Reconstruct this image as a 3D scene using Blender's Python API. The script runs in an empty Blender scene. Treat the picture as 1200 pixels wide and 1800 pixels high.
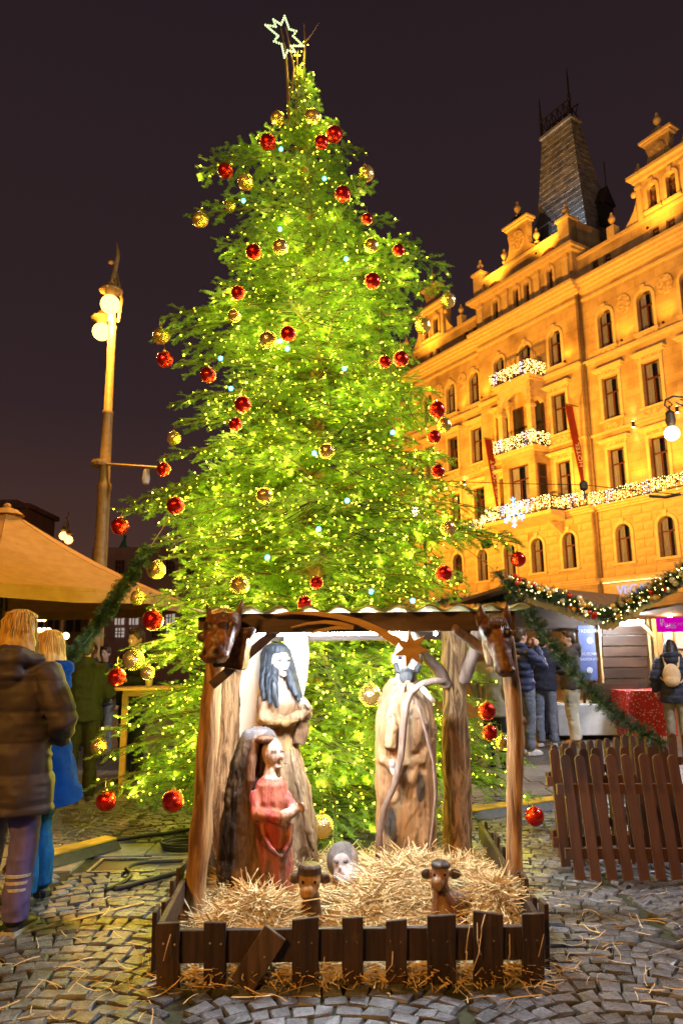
import bpy, bmesh, math, random
import numpy as np
from mathutils import Vector, Matrix, Euler

random.seed(7); np.random.seed(7)
SC = bpy.context.scene
COL = SC.collection
PI = math.pi

# ---------------------------------------------------------------- camera
FPX = 1280.0; TH = math.atan(250/1280.0); ROLL = 0.012; CH = 1.5
cam_d = bpy.data.cameras.new('camera'); cam = bpy.data.objects.new('camera', cam_d); COL.objects.link(cam)
cam_d.sensor_fit = 'VERTICAL'; cam_d.sensor_height = 36.0; cam_d.lens = 36.0*FPX/1800.0
cam_d.clip_start = 0.05; cam_d.clip_end = 2000
_c, _s = math.cos(TH), math.sin(TH)
_fwd = Vector((0, _c, _s)); _up = Vector((0, -_s, _c)); _rt = Vector((1, 0, 0))
_r2 = (_rt - ROLL*_up).normalized(); _u2 = (_up + ROLL*_rt).normalized()
cam.matrix_world = Matrix(((_r2.x, _u2.x, -_fwd.x, 0), (_r2.y, _u2.y, -_fwd.y, 0), (_r2.z, _u2.z, -_fwd.z, CH), (0, 0, 0, 1)))
cam_d.dof.use_dof = True; cam_d.dof.focus_distance = 4.9; cam_d.dof.aperture_fstop = 3.2
SC.camera = cam

def ray(px, py):
    a = (px-600)/FPX; b = (900-py)/FPX
    a2 = a + ROLL*b; b2 = b - ROLL*a
    return (a2, _c - b2*_s, _s + b2*_c)
def U(px, py, Y):
    x, y, z = ray(px, py); t = Y/y
    return Vector((x*t, Y, CH + z*t))
def G(px, py, z=0.0):
    x, y, w = ray(px, py); t = (z-CH)/w
    return Vector((x*t, y*t, z))

# ---------------------------------------------------------------- night sky
W = bpy.data.worlds.new('World'); SC.world = W; W.use_nodes = True
nt = W.node_tree; nt.nodes.clear()
wo = nt.nodes.new('ShaderNodeOutputWorld'); bgn = nt.nodes.new('ShaderNodeBackground')
tcw = nt.nodes.new('ShaderNodeTexCoord'); sep = nt.nodes.new('ShaderNodeSeparateXYZ'); rmp = nt.nodes.new('ShaderNodeValToRGB')
nt.links.new(tcw.outputs['Generated'], sep.inputs[0]); nt.links.new(sep.outputs['Z'], rmp.inputs[0])
rmp.color_ramp.elements[0].position = 0.0; rmp.color_ramp.elements[0].color = (0.085, 0.038, 0.026, 1)
rmp.color_ramp.elements[1].position = 0.75; rmp.color_ramp.elements[1].color = (0.019, 0.0115, 0.0145, 1)
e = rmp.color_ramp.elements.new(0.32); e.color = (0.030, 0.0165, 0.019, 1)
nt.links.new(rmp.outputs[0], bgn.inputs['Color']); bgn.inputs['Strength'].default_value = 0.8
nt.links.new(bgn.outputs[0], wo.inputs[0])

SC.view_settings.view_transform = 'Standard'; SC.view_settings.look = 'None'
SC.view_settings.exposure = 0.4; SC.view_settings.gamma = 1.0; SC.view_settings.use_curve_mapping = False
SC.render.engine = 'CYCLES'
SC.cycles.max_bounces = 5; SC.cycles.diffuse_bounces = 2; SC.cycles.glossy_bounces = 3
SC.cycles.transmission_bounces = 4; SC.cycles.transparent_max_bounces = 12
SC.cycles.sample_clamp_indirect = 3.0; SC.cycles.sample_clamp_direct = 0.0
SC.cycles.use_denoising = True
SC.cycles.denoising_input_passes = 'RGB_ALBEDO_NORMAL'; SC.cycles.denoising_prefilter = 'NONE'
SC.cycles.use_adaptive_sampling = True; SC.cycles.adaptive_threshold = 0.012
SC.cycles.use_light_tree = True
SC.cycles.caustics_reflective = False; SC.cycles.caustics_refractive = False

SODIUM = (1.0, 0.46, 0.07)
def lamp_light(name, loc, power, color, radius=0.2, parent=None):
    d = bpy.data.lights.new(name, 'POINT'); d.energy = power; d.color = color; d.shadow_soft_size = radius
    o = bpy.data.objects.new(name, d); COL.objects.link(o); o.location = loc
    if parent:
        o.parent = parent; o.matrix_parent_inverse = parent.matrix_world.inverted() if False else Matrix.Translation(-parent.location)
    return o
def spot_light(name, loc, target, power, color, angle=100, blend=0.8, radius=0.15):
    d = bpy.data.lights.new(name, 'SPOT'); d.energy = power; d.color = color; d.shadow_soft_size = radius
    d.spot_size = math.radians(angle); d.spot_blend = blend
    o = bpy.data.objects.new(name, d); COL.objects.link(o); o.location = loc
    o.rotation_euler = (Vector(target)-Vector(loc)).to_track_quat('-Z', 'Y').to_euler()
    return o

# ---------------------------------------------------------------- materials
def _mk(name):
    m = bpy.data.materials.new(name); m.use_nodes = True
    n = m.node_tree.nodes; l = m.node_tree.links
    return m, n, l, n['Principled BSDF']
def nmat(name, c1, c2=None, scale=8.0, stretch=(1, 1, 1), rough=0.7, metal=0.0, bump=0.0, detail=6.0, spec=0.4,
         ramp=(0.35, 0.65), dist=0.003, attr=False, rnd=0.0, dirt=None, bscale=None, r2=None, distort=0.0, coat=0.0, sheen=0.0):
    m, n, l, p = _mk(name)
    p.inputs['Roughness'].default_value = rough; p.inputs['Metallic'].default_value = metal
    p.inputs['Specular IOR Level'].default_value = spec
    if coat: p.inputs['Coat Weight'].default_value = coat
    if sheen: p.inputs['Sheen Weight'].default_value = sheen
    tc = n.new('ShaderNodeTexCoord'); mp = n.new('ShaderNodeMapping'); mp.inputs['Scale'].default_value = stretch
    l.new(tc.outputs['Object'], mp.inputs['Vector'])
    nz = n.new('ShaderNodeTexNoise'); nz.inputs['Scale'].default_value = scale; nz.inputs['Detail'].default_value = detail
    nz.inputs['Roughness'].default_value = 0.6; nz.inputs['Distortion'].default_value = distort
    l.new(mp.outputs[0], nz.inputs['Vector'])
    if c2 is None: c2 = tuple(min(1, c*1.25) for c in c1)
    rp = n.new('ShaderNodeValToRGB'); rp.color_ramp.elements[0].position = ramp[0]; rp.color_ramp.elements[1].position = ramp[1]
    rp.color_ramp.elements[0].color = (*c1, 1); rp.color_ramp.elements[1].color = (*c2, 1)
    l.new(nz.outputs[0], rp.inputs[0]); out = rp.outputs[0]
    if attr:
        at = n.new('ShaderNodeAttribute'); at.attribute_name = 'Col'
        mx = n.new('ShaderNodeMix'); mx.data_type = 'RGBA'; mx.blend_type = 'MULTIPLY'; mx.inputs[0].default_value = 1.0
        l.new(at.outputs['Color'], mx.inputs[6]); l.new(out, mx.inputs[7]); out = mx.outputs[2]
    if dirt:                                   # (colour, scale, lo, hi)
        dn = n.new('ShaderNodeTexNoise'); dn.inputs['Scale'].default_value = dirt[1]; dn.inputs['Detail'].default_value = 8
        l.new(tc.outputs['Object'], dn.inputs['Vector'])
        dr = n.new('ShaderNodeMapRange'); dr.inputs[1].default_value = dirt[2]; dr.inputs[2].default_value = dirt[3]
        l.new(dn.outputs[0], dr.inputs[0])
        mx = n.new('ShaderNodeMix'); mx.data_type = 'RGBA'; l.new(dr.outputs[0], mx.inputs[0])
        l.new(out, mx.inputs[6]); mx.inputs[7].default_value = (*dirt[0], 1); out = mx.outputs[2]
    if rnd:
        oi = n.new('ShaderNodeObjectInfo'); mr = n.new('ShaderNodeMapRange')
        mr.inputs[3].default_value = 1-rnd; mr.inputs[4].default_value = 1+rnd
        l.new(oi.outputs['Random'], mr.inputs[0])
        hs = n.new('ShaderNodeHueSaturation'); l.new(mr.outputs[0], hs.inputs['Value']); l.new(out, hs.inputs['Color']); out = hs.outputs[0]
    l.new(out, p.inputs['Base Color'])
    if r2 is not None:
        rr = n.new('ShaderNodeMapRange'); rr.inputs[1].default_value = 0.3; rr.inputs[2].default_value = 0.7
        rr.inputs[3].default_value = rough; rr.inputs[4].default_value = r2
        l.new(nz.outputs[0], rr.inputs[0]); l.new(rr.outputs[0], p.inputs['Roughness'])
    if bump:
        src = nz
        if bscale:
            src = n.new('ShaderNodeTexNoise'); src.inputs['Scale'].default_value = bscale; src.inputs['Detail'].default_value = 6
            l.new(mp.outputs[0], src.inputs['Vector'])
        b = n.new('ShaderNodeBump'); b.inputs['Strength'].default_value = bump; b.inputs['Distance'].default_value = dist
        l.new(src.outputs[0], b.inputs['Height']); l.new(b.outputs[0], p.inputs['Normal'])
    return m
def emat(name, color, strength):
    m = bpy.data.materials.new(name); m.use_nodes = True; n = m.node_tree.nodes; l = m.node_tree.links
    n.remove(n['Principled BSDF']); e = n.new('ShaderNodeEmission'); e.inputs[0].default_value = (*color, 1); e.inputs[1].default_value = strength
    l.new(e.outputs[0], n['Material Output'].inputs[0]); return m
def glassmat(name, tint=(0.75, 0.8, 0.85), refl=0.25):
    m = bpy.data.materials.new(name); m.use_nodes = True; n = m.node_tree.nodes; l = m.node_tree.links
    n.remove(n['Principled BSDF']); t = n.new('ShaderNodeBsdfTransparent'); t.inputs[0].default_value = (*tint, 1)
    g = n.new('ShaderNodeBsdfGlossy'); g.inputs['Roughness'].default_value = 0.05
    mx = n.new('ShaderNodeMixShader'); mx.inputs[0].default_value = refl
    l.new(t.outputs[0], mx.inputs[1]); l.new(g.outputs[0], mx.inputs[2]); l.new(mx.outputs[0], n['Material Output'].inputs[0]); return m

# ---------------------------------------------------------------- mesh builder
class MB:
    def __init__(self): self.v = []; self.f = []; self.mi = []; self.cur = 0
    def _add(self, vs, fs):
        o = len(self.v); self.v.extend([tuple(p) for p in vs])
        for f in fs: self.f.append(tuple(i+o for i in f)); self.mi.append(self.cur)
        return self
    def box(self, c, s, rz=0.0, rot=None):
        c = Vector(c); h = Vector(s)*0.5
        M = rot if rot is not None else Matrix.Rotation(rz, 3, 'Z')
        vs = [c + M @ Vector((x*h.x, y*h.y, z*h.z)) for x in (-1, 1) for y in (-1, 1) for z in (-1, 1)]
        return self._add(vs, [(0, 1, 3, 2), (4, 6, 7, 5), (0, 4, 5, 1), (2, 3, 7, 6), (0, 2, 6, 4), (1, 5, 7, 3)])
    def bb(self, x0, x1, y0, y1, z0, z1): return self.box(((x0+x1)/2, (y0+y1)/2, (z0+z1)/2), (x1-x0, y1-y0, z1-z0))
    def beam(self, a, b, w, h, up=(0, 0, 1)):
        a = Vector(a); b = Vector(b); d = b-a; L = d.length; d.normalize()
        s = d.cross(Vector(up)); s = s.normalized() if s.length > 1e-6 else Vector((1, 0, 0)); u = s.cross(d)
        M = Matrix((d, s, u)).transposed()
        return self.box((a+b)/2, (L, w, h), rot=M)
    def tube(self, pts, rads, n=8, cap=True, flat=1.0, wob=0.0, side=None):
        pts = [Vector(p) for p in pts]
        if not hasattr(rads, '__len__'): rads = [rads]*len(pts)
        vs = []; N = len(pts); ref = None
        for i, p in enumerate(pts):
            t = (pts[min(i+1, N-1)]-pts[max(i-1, 0)])
            t = t.normalized() if t.length > 1e-9 else Vector((0, 0, 1))
            if ref is None:
                ref = Vector(side) if side is not None else (Vector((1, 0, 0)) if abs(t.x) < 0.8 else Vector((0, 1, 0)))
            a = (ref - t*ref.dot(t)); a = a.normalized() if a.length > 1e-6 else t.orthogonal().normalized()
            b = t.cross(a); ref = a
            r = rads[i]; ra, rb = (r if hasattr(r, '__len__') else (r, r*flat))
            for k in range(n):
                q = 2*PI*k/n; w = 1 + (random.uniform(-wob, wob) if wob else 0)
                vs.append(p + a*(math.cos(q)*ra*w) + b*(math.sin(q)*rb*w))
        fs = [(i*n+k, i*n+(k+1) % n, (i+1)*n+(k+1) % n, (i+1)*n+k) for i in range(N-1) for k in range(n)]
        if cap: fs += [tuple(range(n-1, -1, -1)), tuple(range((N-1)*n, N*n))]
        return self._add(vs, fs)
    def lathe(self, prof, c=(0, 0, 0), n=16, sx=1.0, sy=1.0):
        c = Vector(c); vs = []; N = len(prof)
        for r, z in prof:
            for k in range(n):
                q = 2*PI*k/n; vs.append(c + Vector((math.cos(q)*r*sx, math.sin(q)*r*sy, z)))
        fs = [(i*n+k, i*n+(k+1) % n, (i+1)*n+(k+1) % n, (i+1)*n+k) for i in range(N-1) for k in range(n)]
        fs += [tuple(range(n-1, -1, -1)), tuple(range((N-1)*n, N*n))]
        return self._add(vs, fs)
    def ell(self, c, r, nu=16, nv=10, rot=None):
        c = Vector(c); r = Vector(r) if hasattr(r, '__len__') else Vector((r, r, r)); vs = []
        M = rot if rot is not None else Matrix.Identity(3)
        for j in range(1, nv):
            th = PI*j/nv
            for k in range(nu):
                q = 2*PI*k/nu
                vs.append(c + M @ Vector((r.x*math.sin(th)*math.cos(q), r.y*math.sin(th)*math.sin(q), r.z*math.cos(th))))
        vs.append(c + M @ Vector((0, 0, r.z))); vs.append(c + M @ Vector((0, 0, -r.z))); T = len(vs)-2; B = T+1
        fs = [(j*nu+k, (j+1)*nu+k, (j+1)*nu+(k+1) % nu, j*nu+(k+1) % nu) for j in range(nv-2) for k in range(nu)]
        fs += [(T, k, (k+1) % nu) for k in range(nu)] + [(B, (nv-2)*nu+(k+1) % nu, (nv-2)*nu+k) for k in range(nu)]
        return self._add(vs, fs)
    def loft(self, rings):
        n = len(rings[0]); vs = [p for r in rings for p in r]; N = len(rings)
        fs = [(i*n+k, i*n+(k+1) % n, (i+1)*n+(k+1) % n, (i+1)*n+k) for i in range(N-1) for k in range(n)]
        fs += [tuple(range(n-1, -1, -1)), tuple(range((N-1)*n, N*n))]
        return self._add(vs, fs)
    def prism(self, poly, ext):
        poly = [Vector(p) for p in poly]; e = Vector(ext); n = len(poly)
        vs = poly + [p+e for p in poly]
        fs = [tuple(range(n-1, -1, -1)), tuple(range(n, 2*n))] + [(k, (k+1) % n, n+(k+1) % n, n+k) for k in range(n)]
        return self._add(vs, fs)
    def quad(self, a, b, c, d): return self._add([a, b, c, d], [(0, 1, 2, 3)])
    def mesh(self, name, mats, smooth=False):
        me = bpy.data.meshes.new(name); me.from_pydata(self.v, [], self.f)
        for m in (mats if isinstance(mats, (list, tuple)) else [mats]): me.materials.append(m)
        if any(self.mi): me.polygons.foreach_set('material_index', self.mi)
        bm = bmesh.new(); bm.from_mesh(me); bmesh.ops.recalc_face_normals(bm, faces=bm.faces); bm.to_mesh(me); bm.free()
        if smooth: me.polygons.foreach_set('use_smooth', [True]*len(me.polygons))
        me.update(); return me
    def build(self, name, mats, parent=None, smooth=False, bevel=0.0):
        o = obj(name, self.mesh(name, mats, smooth), parent)
        if bevel:
            b = o.modifiers.new('bevel', 'BEVEL'); b.width = bevel; b.segments = 1; b.limit_method = 'ANGLE'
        return o
def obj(name, me, parent=None, local=False):
    o = bpy.data.objects.new(name, me); COL.objects.link(o)
    if parent is not None:
        o.parent = parent
        if not local:
            T = parent.location if parent.get('_w') else Vector((0, 0, 0))
            o.matrix_parent_inverse = Matrix.Translation(-T)
    return o
def tag(o, label, cat, group=None, kind=None):
    o['label'] = label; o['category'] = cat
    if group: o['group'] = group
    if kind: o['kind'] = kind
    return o
def thing(name, label, cat, loc=(0, 0, 0), group=None):
    o = bpy.data.objects.new(name, None); COL.objects.link(o); o.location = loc; o['_w'] = 1
    o.empty_display_size = 0.1
    return tag(o, label, cat, group)
def kind(o, k): o['kind'] = k; return o

# numpy value noise
def vnoise(P, scale=1.0, seed=0):
    Q = np.asarray(P, float)*scale + seed*17.31; I = np.floor(Q).astype(np.int64); Fr = Q-I; Fr = Fr*Fr*(3-2*Fr); r = 0
    for dx in (0, 1):
        for dy in (0, 1):
            for dz in (0, 1):
                h = ((I[:, 0]+dx)*73856093) ^ ((I[:, 1]+dy)*19349663) ^ ((I[:, 2]+dz)*83492791)
                h = (h*2654435761) & 0xFFFFFFFF; h = ((h ^ (h >> 13))*1274126177) & 0xFFFFFFFF
                val = ((h ^ (h >> 16)) & 0xFFFF)/65535.0
                r = r + val*(Fr[:, 0] if dx else 1-Fr[:, 0])*(Fr[:, 1] if dy else 1-Fr[:, 1])*(Fr[:, 2] if dz else 1-Fr[:, 2])
    return r
def coords(me):
    a = np.empty(len(me.vertices)*3); me.vertices.foreach_get('co', a); return a.reshape(-1, 3)
def remesh(mb, voxel=0.012, smooth=3, name='body', mats=None, disp=None):
    me = mb.mesh('tmp', []); o = bpy.data.objects.new('tmp', me); COL.objects.link(o)
    r = o.modifiers.new('r', 'REMESH'); r.mode = 'VOXEL'; r.voxel_size = voxel; r.use_smooth_shade = True
    if smooth:
        s = o.modifiers.new('s', 'SMOOTH'); s.iterations = smooth; s.factor = 0.5
    dg = bpy.context.evaluated_depsgraph_get(); ev = o.evaluated_get(dg)
    m2 = bpy.data.meshes.new_from_object(ev, depsgraph=dg); m2.name = name
    bpy.data.objects.remove(o); bpy.data.meshes.remove(me)
    m2.materials.clear()
    for m in (mats if isinstance(mats, (list, tuple)) else [mats]):
        if m: m2.materials.append(m)
    if disp is not None:
        P = coords(m2); nn = np.empty(len(m2.vertices)*3); m2.vertices.foreach_get('normal', nn); nn = nn.reshape(-1, 3)
        m2.vertices.foreach_set('co', (P + nn*disp(P)[:, None]).ravel())
    m2.polygons.foreach_set('use_smooth', [True]*len(m2.polygons)); m2.update()
    return m2
def paint(me, fn):
    P = coords(me); C = np.ones((len(P), 4)); C[:, :3] = fn(P)
    a = me.color_attributes.new('Col', 'FLOAT_COLOR', 'POINT'); a.data.foreach_set('color', C.ravel())
def copy_tree(o, parent=None):
    c = o.copy(); COL.objects.link(c)
    if parent is not None: c.parent = parent
    for ch in list(o.children): copy_tree(ch, c)
    return c
def interp(t, xs, ys):
    return float(np.interp(t, xs, ys))
def text_mesh(body, size, extrude=0.01, align='CENTER'):
    cu = bpy.data.curves.new('t', 'FONT'); cu.body = body; cu.size = size; cu.extrude = extrude; cu.align_x = align; cu.resolution_u = 3
    o = bpy.data.objects.new('t', cu); COL.objects.link(o)
    dg = bpy.context.evaluated_depsgraph_get(); me = bpy.data.meshes.new_from_object(o.evaluated_get(dg), depsgraph=dg)
    bpy.data.objects.remove(o); return me
# ---------------------------------------------------------------- ground
def ground_material():
    m, n, l, p = _mk('paving_bed')
    tc = n.new('ShaderNodeTexCoord'); vo = n.new('ShaderNodeTexVoronoi'); vo.inputs['Scale'].default_value = 7.5
    l.new(tc.outputs['Object'], vo.inputs['Vector'])
    v2 = n.new('ShaderNodeTexVoronoi'); v2.feature = 'DISTANCE_TO_EDGE'; v2.inputs['Scale'].default_value = 7.5
    l.new(tc.outputs['Object'], v2.inputs['Vector'])
    r = n.new('ShaderNodeValToRGB'); r.color_ramp.elements[0].color = (0.02, 0.019, 0.012, 1); r.color_ramp.elements[1].color = (0.17, 0.16, 0.14, 1)
    r.color_ramp.elements[0].position = 0.02; r.color_ramp.elements[1].position = 0.09
    l.new(v2.outputs[0], r.inputs[0])
    nz = n.new('ShaderNodeTexNoise'); nz.inputs['Scale'].default_value = 5; nz.inputs['Detail'].default_value = 8; l.new(tc.outputs['Object'], nz.inputs['Vector'])
    mx = n.new('ShaderNodeMix'); mx.data_type = 'RGBA'; mx.blend_type = 'MULTIPLY'; mx.inputs[0].default_value = 0.8
    l.new(r.outputs[0], mx.inputs[6]); l.new(nz.outputs[0], mx.inputs[7]); l.new(mx.outputs[2], p.inputs['Base Color'])
    p.inputs['Roughness'].default_value = 0.45
    b = n.new('ShaderNodeBump'); b.inputs['Strength'].default_value = 0.7; b.inputs['Distance'].default_value = 0.02
    l.new(v2.outputs[0], b.inputs['Height']); l.new(b.outputs[0], p.inputs['Normal'])
    return m
M_bed = ground_material()
M_joint = nmat('mossy_joint', (0.022, 0.021, 0.011), (0.045, 0.05, 0.018), scale=20, rough=0.95, bump=0.5, dist=0.006)
M_cob = nmat('granite_cobble', (0.052, 0.055, 0.062), (0.165, 0.168, 0.182), scale=34, detail=10, rough=0.46, r2=0.22, bump=1.0, dist=0.005, rnd=0.34,
             dirt=((0.035, 0.027, 0.016), 4.0, 0.46, 0.72))
M_slab = nmat('paving_slab', (0.16, 0.15, 0.135), (0.27, 0.25, 0.22), scale=14, detail=9, rough=0.5, bump=0.4, rnd=0.15, dirt=((0.06, 0.05, 0.03), 2.0, 0.5, 0.75))

g = MB(); g.quad((-300, -60, -0.02), (300, -60, -0.02), (300, 700, -0.02), (-300, 700, -0.02))
ground = g.build('ground', M_bed); kind(ground, 'structure')
g = MB(); g.quad((-4.2, 2.6, -0.006), (4.4, 2.6, -0.006), (4.4, 8.3, -0.006), (-4.2, 8.3, -0.006))
jb = g.build('joint_bed', M_joint, ground)

def cobble_mesh(l, w, h, j, rr):
    q = lambda s: rr.uniform(-s, s)
    b = [(-l/2+q(j), -w/2+q(j)), (l/2+q(j), -w/2+q(j)), (l/2+q(j), w/2+q(j)), (-l/2+q(j), w/2+q(j))]
    vs = [(x, y, -0.03) for x, y in b] + [(x, y, h*0.35) for x, y in b]
    vs += [(x*0.88+q(.005), y*0.88+q(.005), h+q(.005)) for x, y in b]
    fs = []
    for a in (0, 4):
        for k in range(4): fs.append((a+k, a+(k+1) % 4, a+4+(k+1) % 4, a+4+k))
    fs.append((8, 9, 10, 11)); return vs, fs
rr = random.Random(3)
stones = []
BW = 1.22; Rr = 0.86
def in_slabs(x, y):
    return (x < -0.95 and 5.55 < y < 6.35 and x > -3.4)
for bi in range(-4, 5):
    xc = -1.35 + bi*BW
    for j in range(-8, 78):
        y0 = 2.75 + j*0.100; ph = -0.70; 
        while ph < 0.70:
            ln = rr.uniform(0.078, 0.134); d = ln/Rr
            pm = ph + d/2
            x = xc + Rr*math.sin(pm); y = y0 - Rr + Rr*math.cos(pm) + 0.2
            ph += d
            if abs(x-xc) > BW/2+0.02: continue
            if y < 2.75 or y > 8.1 or x < -4 or x > 4.2: continue
            if in_slabs(x, y): continue
            if -0.75 < x < 0.8 and 4.3 < y < 6.5: continue
            stones.append((x, y, -pm, ln, 0.097*max(0.66, math.cos(pm))))
def seen_rank(s):
    x, y = s[0], s[1]
    ok = abs(x) < 0.47*y*1.06 and y > 3.3 and not (-0.88 < x < 0.93 and 3.75 < y < 6)
    return (0 if ok else 1, y)
stones.sort(key=seen_rank)
cvar = []
for k in range(10):
    vs, fs = cobble_mesh(0.1, 0.1, 0.016, 0.010, rr)
    me = bpy.data.meshes.new('cobblestone'); me.from_pydata(vs, [], fs); me.materials.append(M_cob); cvar.append(me)
for (x, y, a, l, w) in stones[:300]:
    o = obj('cobblestone', rr.choice(cvar), ground, local=True)
    o.location = (x, y, rr.uniform(-0.004, 0.003)); o.rotation_euler = (rr.uniform(-.03, .03), rr.uniform(-.03, .03), a + rr.uniform(-.12, .12) + rr.choice((0, PI)))
    o.scale = ((l-0.009)/0.1, (w-0.009)/0.1, 1)
g = MB()
for (x, y, a, l, w) in stones[300:]:
    vs, fs = cobble_mesh(l-0.009, w-0.009, 0.016, 0.010, rr)
    M = Matrix.Translation((x, y, rr.uniform(-.005, .003))) @ Matrix.Rotation(a+rr.uniform(-.08, .08), 4, 'Z')
    g._add([M @ Vector(v) for v in vs], fs)
kind(g.build('cobblestones', M_cob, ground), 'stuff')
# larger slabs in a strip at the left and behind the tree
def slab(x0, x1, y0, y1, z=0.012):
    g = MB(); j = lambda: rr.uniform(-0.006, 0.006)
    g.box(((x0+x1)/2, (y0+y1)/2, z-0.03+rr.uniform(-.003, .003)), (x1-x0-0.014, y1-y0-0.014, 0.06), rz=j())
    return g.build('paving_slab', M_slab, ground, bevel=0.004)
for row, (y0, y1) in enumerate(((5.56, 5.94), (5.95, 6.34))):
    x = -3.35 + row*0.2
    while x < -1.0:
        w = rr.uniform(0.33, 0.52); x1 = min(x+w, -0.96)
        if not (row == 0 and -1.75 < (x+x1)/2 < -1.42): slab(x, x1, y0, y1)
        x = x1+0.004
for row in range(5):
    y0 = 8.15 + row*0.42; x = -4.6 + rr.uniform(0, .3)
    while x < 4.6:
        w = rr.uniform(0.4, 0.75)
        slab(x, x+w, y0, y0+0.41, z=0.010); x += w+0.004
# steel frame of the drain box and a flat metal strip
M_steel = nmat('worn_steel', (0.16, 0.15, 0.14), (0.34, 0.32, 0.3), scale=25, rough=0.45, metal=0.8, bump=0.2)
M_black = nmat('black_rubber', (0.012, 0.012, 0.013), (0.03, 0.03, 0.03), scale=20, rough=0.5, bump=0.2)
t = thing('drain_box', 'open square steel-framed drain box sunk in cobbles near the black cables', 'drain', (-1.6, 5.68, 0))
a = G(150, 1572); b = G(252, 1566)
g = MB(); 
for p, q in (((-1.82, 5.52), (-1.36, 5.52)), ((-1.82, 5.86), (-1.36, 5.86)), ((-1.82, 5.52), (-1.82, 5.86)), ((-1.36, 5.52), (-1.36, 5.86))):
    g.beam((p[0], p[1], 0.012), (q[0], q[1], 0.012), 0.018, 0.014)
g.build('steel_frame', M_steel, t)
g = MB(); g.bb(-1.80, -1.38, 5.54, 5.84, -0.002, 0.003); g.build('opening_shade_sheet', M_black, t)  # flat black sheet stands in for the shade inside the box
g = MB(); g.beam(G(40, 1640, 0.014), G(255, 1586, 0.014), 0.035, 0.008); tag(g.build('metal_strip', M_steel), 'thin flat grey metal strip lying across the cobbles beside the boots', 'strip')
# ---------------------------------------------------------------- hotel facade   (local frame: x along the street to the far left, y out of the wall, z up)
ANG = math.radians(32.1); DV = Vector((-math.sin(ANG), math.cos(ANG), 0)); NV = Vector((-math.cos(ANG), -math.sin(ANG), 0)); FA = Vector((13.9, 35.0, 0))
def FP(s, z, o=0.0): return FA + DV*s + NV*o + Vector((0, 0, z))
M_stone = nmat('ochre_render', (0.50, 0.36, 0.17), (0.62, 0.47, 0.25), scale=1.6, detail=10, rough=0.85, bump=0.25, bscale=18, dist=0.01, dirt=((0.26, 0.16, 0.07), 0.7, 0.45, 0.75))
def add_joints(m, bw=1.1, bh=.46, dark=.62):
    n = m.node_tree.nodes; l = m.node_tree.links; p = n['Principled BSDF']; src = p.inputs['Base Color'].links[0].from_socket
    tc = n.new('ShaderNodeTexCoord'); sp_ = n.new('ShaderNodeSeparateXYZ'); cb = n.new('ShaderNodeCombineXYZ'); l.new(tc.outputs['Object'], sp_.inputs[0]); l.new(sp_.outputs['X'], cb.inputs[0]); l.new(sp_.outputs['Z'], cb.inputs[1])
    br = n.new('ShaderNodeTexBrick'); br.inputs['Scale'].default_value = 1.0; br.inputs['Brick Width'].default_value = bw; br.inputs['Row Height'].default_value = bh; br.inputs['Mortar Size'].default_value = .012; br.inputs['Mortar Smooth'].default_value = .3
    br.inputs['Color1'].default_value = (1, 1, 1, 1); br.inputs['Color2'].default_value = (.86, .85, .83, 1); br.inputs['Mortar'].default_value = (dark, dark*.95, dark*.9, 1); l.new(cb.outputs[0], br.inputs['Vector'])
    mx = n.new('ShaderNodeMix'); mx.data_type = 'RGBA'; mx.blend_type = 'MULTIPLY'; mx.inputs[0].default_value = 1.0; l.new(src, mx.inputs[6]); l.new(br.outputs[0], mx.inputs[7]); l.new(mx.outputs[2], p.inputs['Base Color'])
add_joints(M_stone)
M_trim = nmat('pale_stone_trim', (0.56, 0.42, 0.22), (0.68, 0.53, 0.30), scale=4, detail=8, rough=0.8, bump=0.3, bscale=25, dist=0.01)
M_carve = nmat('carved_relief', (0.38, 0.26, 0.12), (0.66, 0.5, 0.28), scale=7, detail=4, rough=0.85, bump=1.0, dist=0.06, ramp=(0.42, 0.58))
M_wframe = nmat('dark_red_frame', (0.07, 0.018, 0.012), (0.11, 0.03, 0.02), scale=9, rough=0.5)
M_pane = glassmat('window_glass', (0.85, 0.86, 0.88), 0.07)
M_curt = nmat('grey_curtain', (0.42, 0.42, 0.42), (0.68, 0.67, 0.65), scale=3, stretch=(9, 1, 0.5), rough=0.9)
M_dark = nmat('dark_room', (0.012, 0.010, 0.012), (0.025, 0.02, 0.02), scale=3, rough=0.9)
M_slate = nmat('grey_slate', (0.10, 0.105, 0.11), (0.29, 0.30, 0.31), scale=2.2, stretch=(1, 1, 2.5), detail=9, rough=0.48, r2=0.7, bump=0.35, dist=0.02, rnd=0.12)
M_darkroof = nmat('dark_metal_roof', (0.016, 0.013, 0.012), (0.035, 0.03, 0.026), scale=4, rough=0.5)
M_pipe = nmat('zinc_pipe', (0.16, 0.11, 0.06), (0.24, 0.17, 0.09), scale=5, rough=0.5)
M_iron = nmat('dark_iron', (0.015, 0.013, 0.012), (0.03, 0.026, 0.022), scale=14, rough=0.55, metal=0.3)

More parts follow.
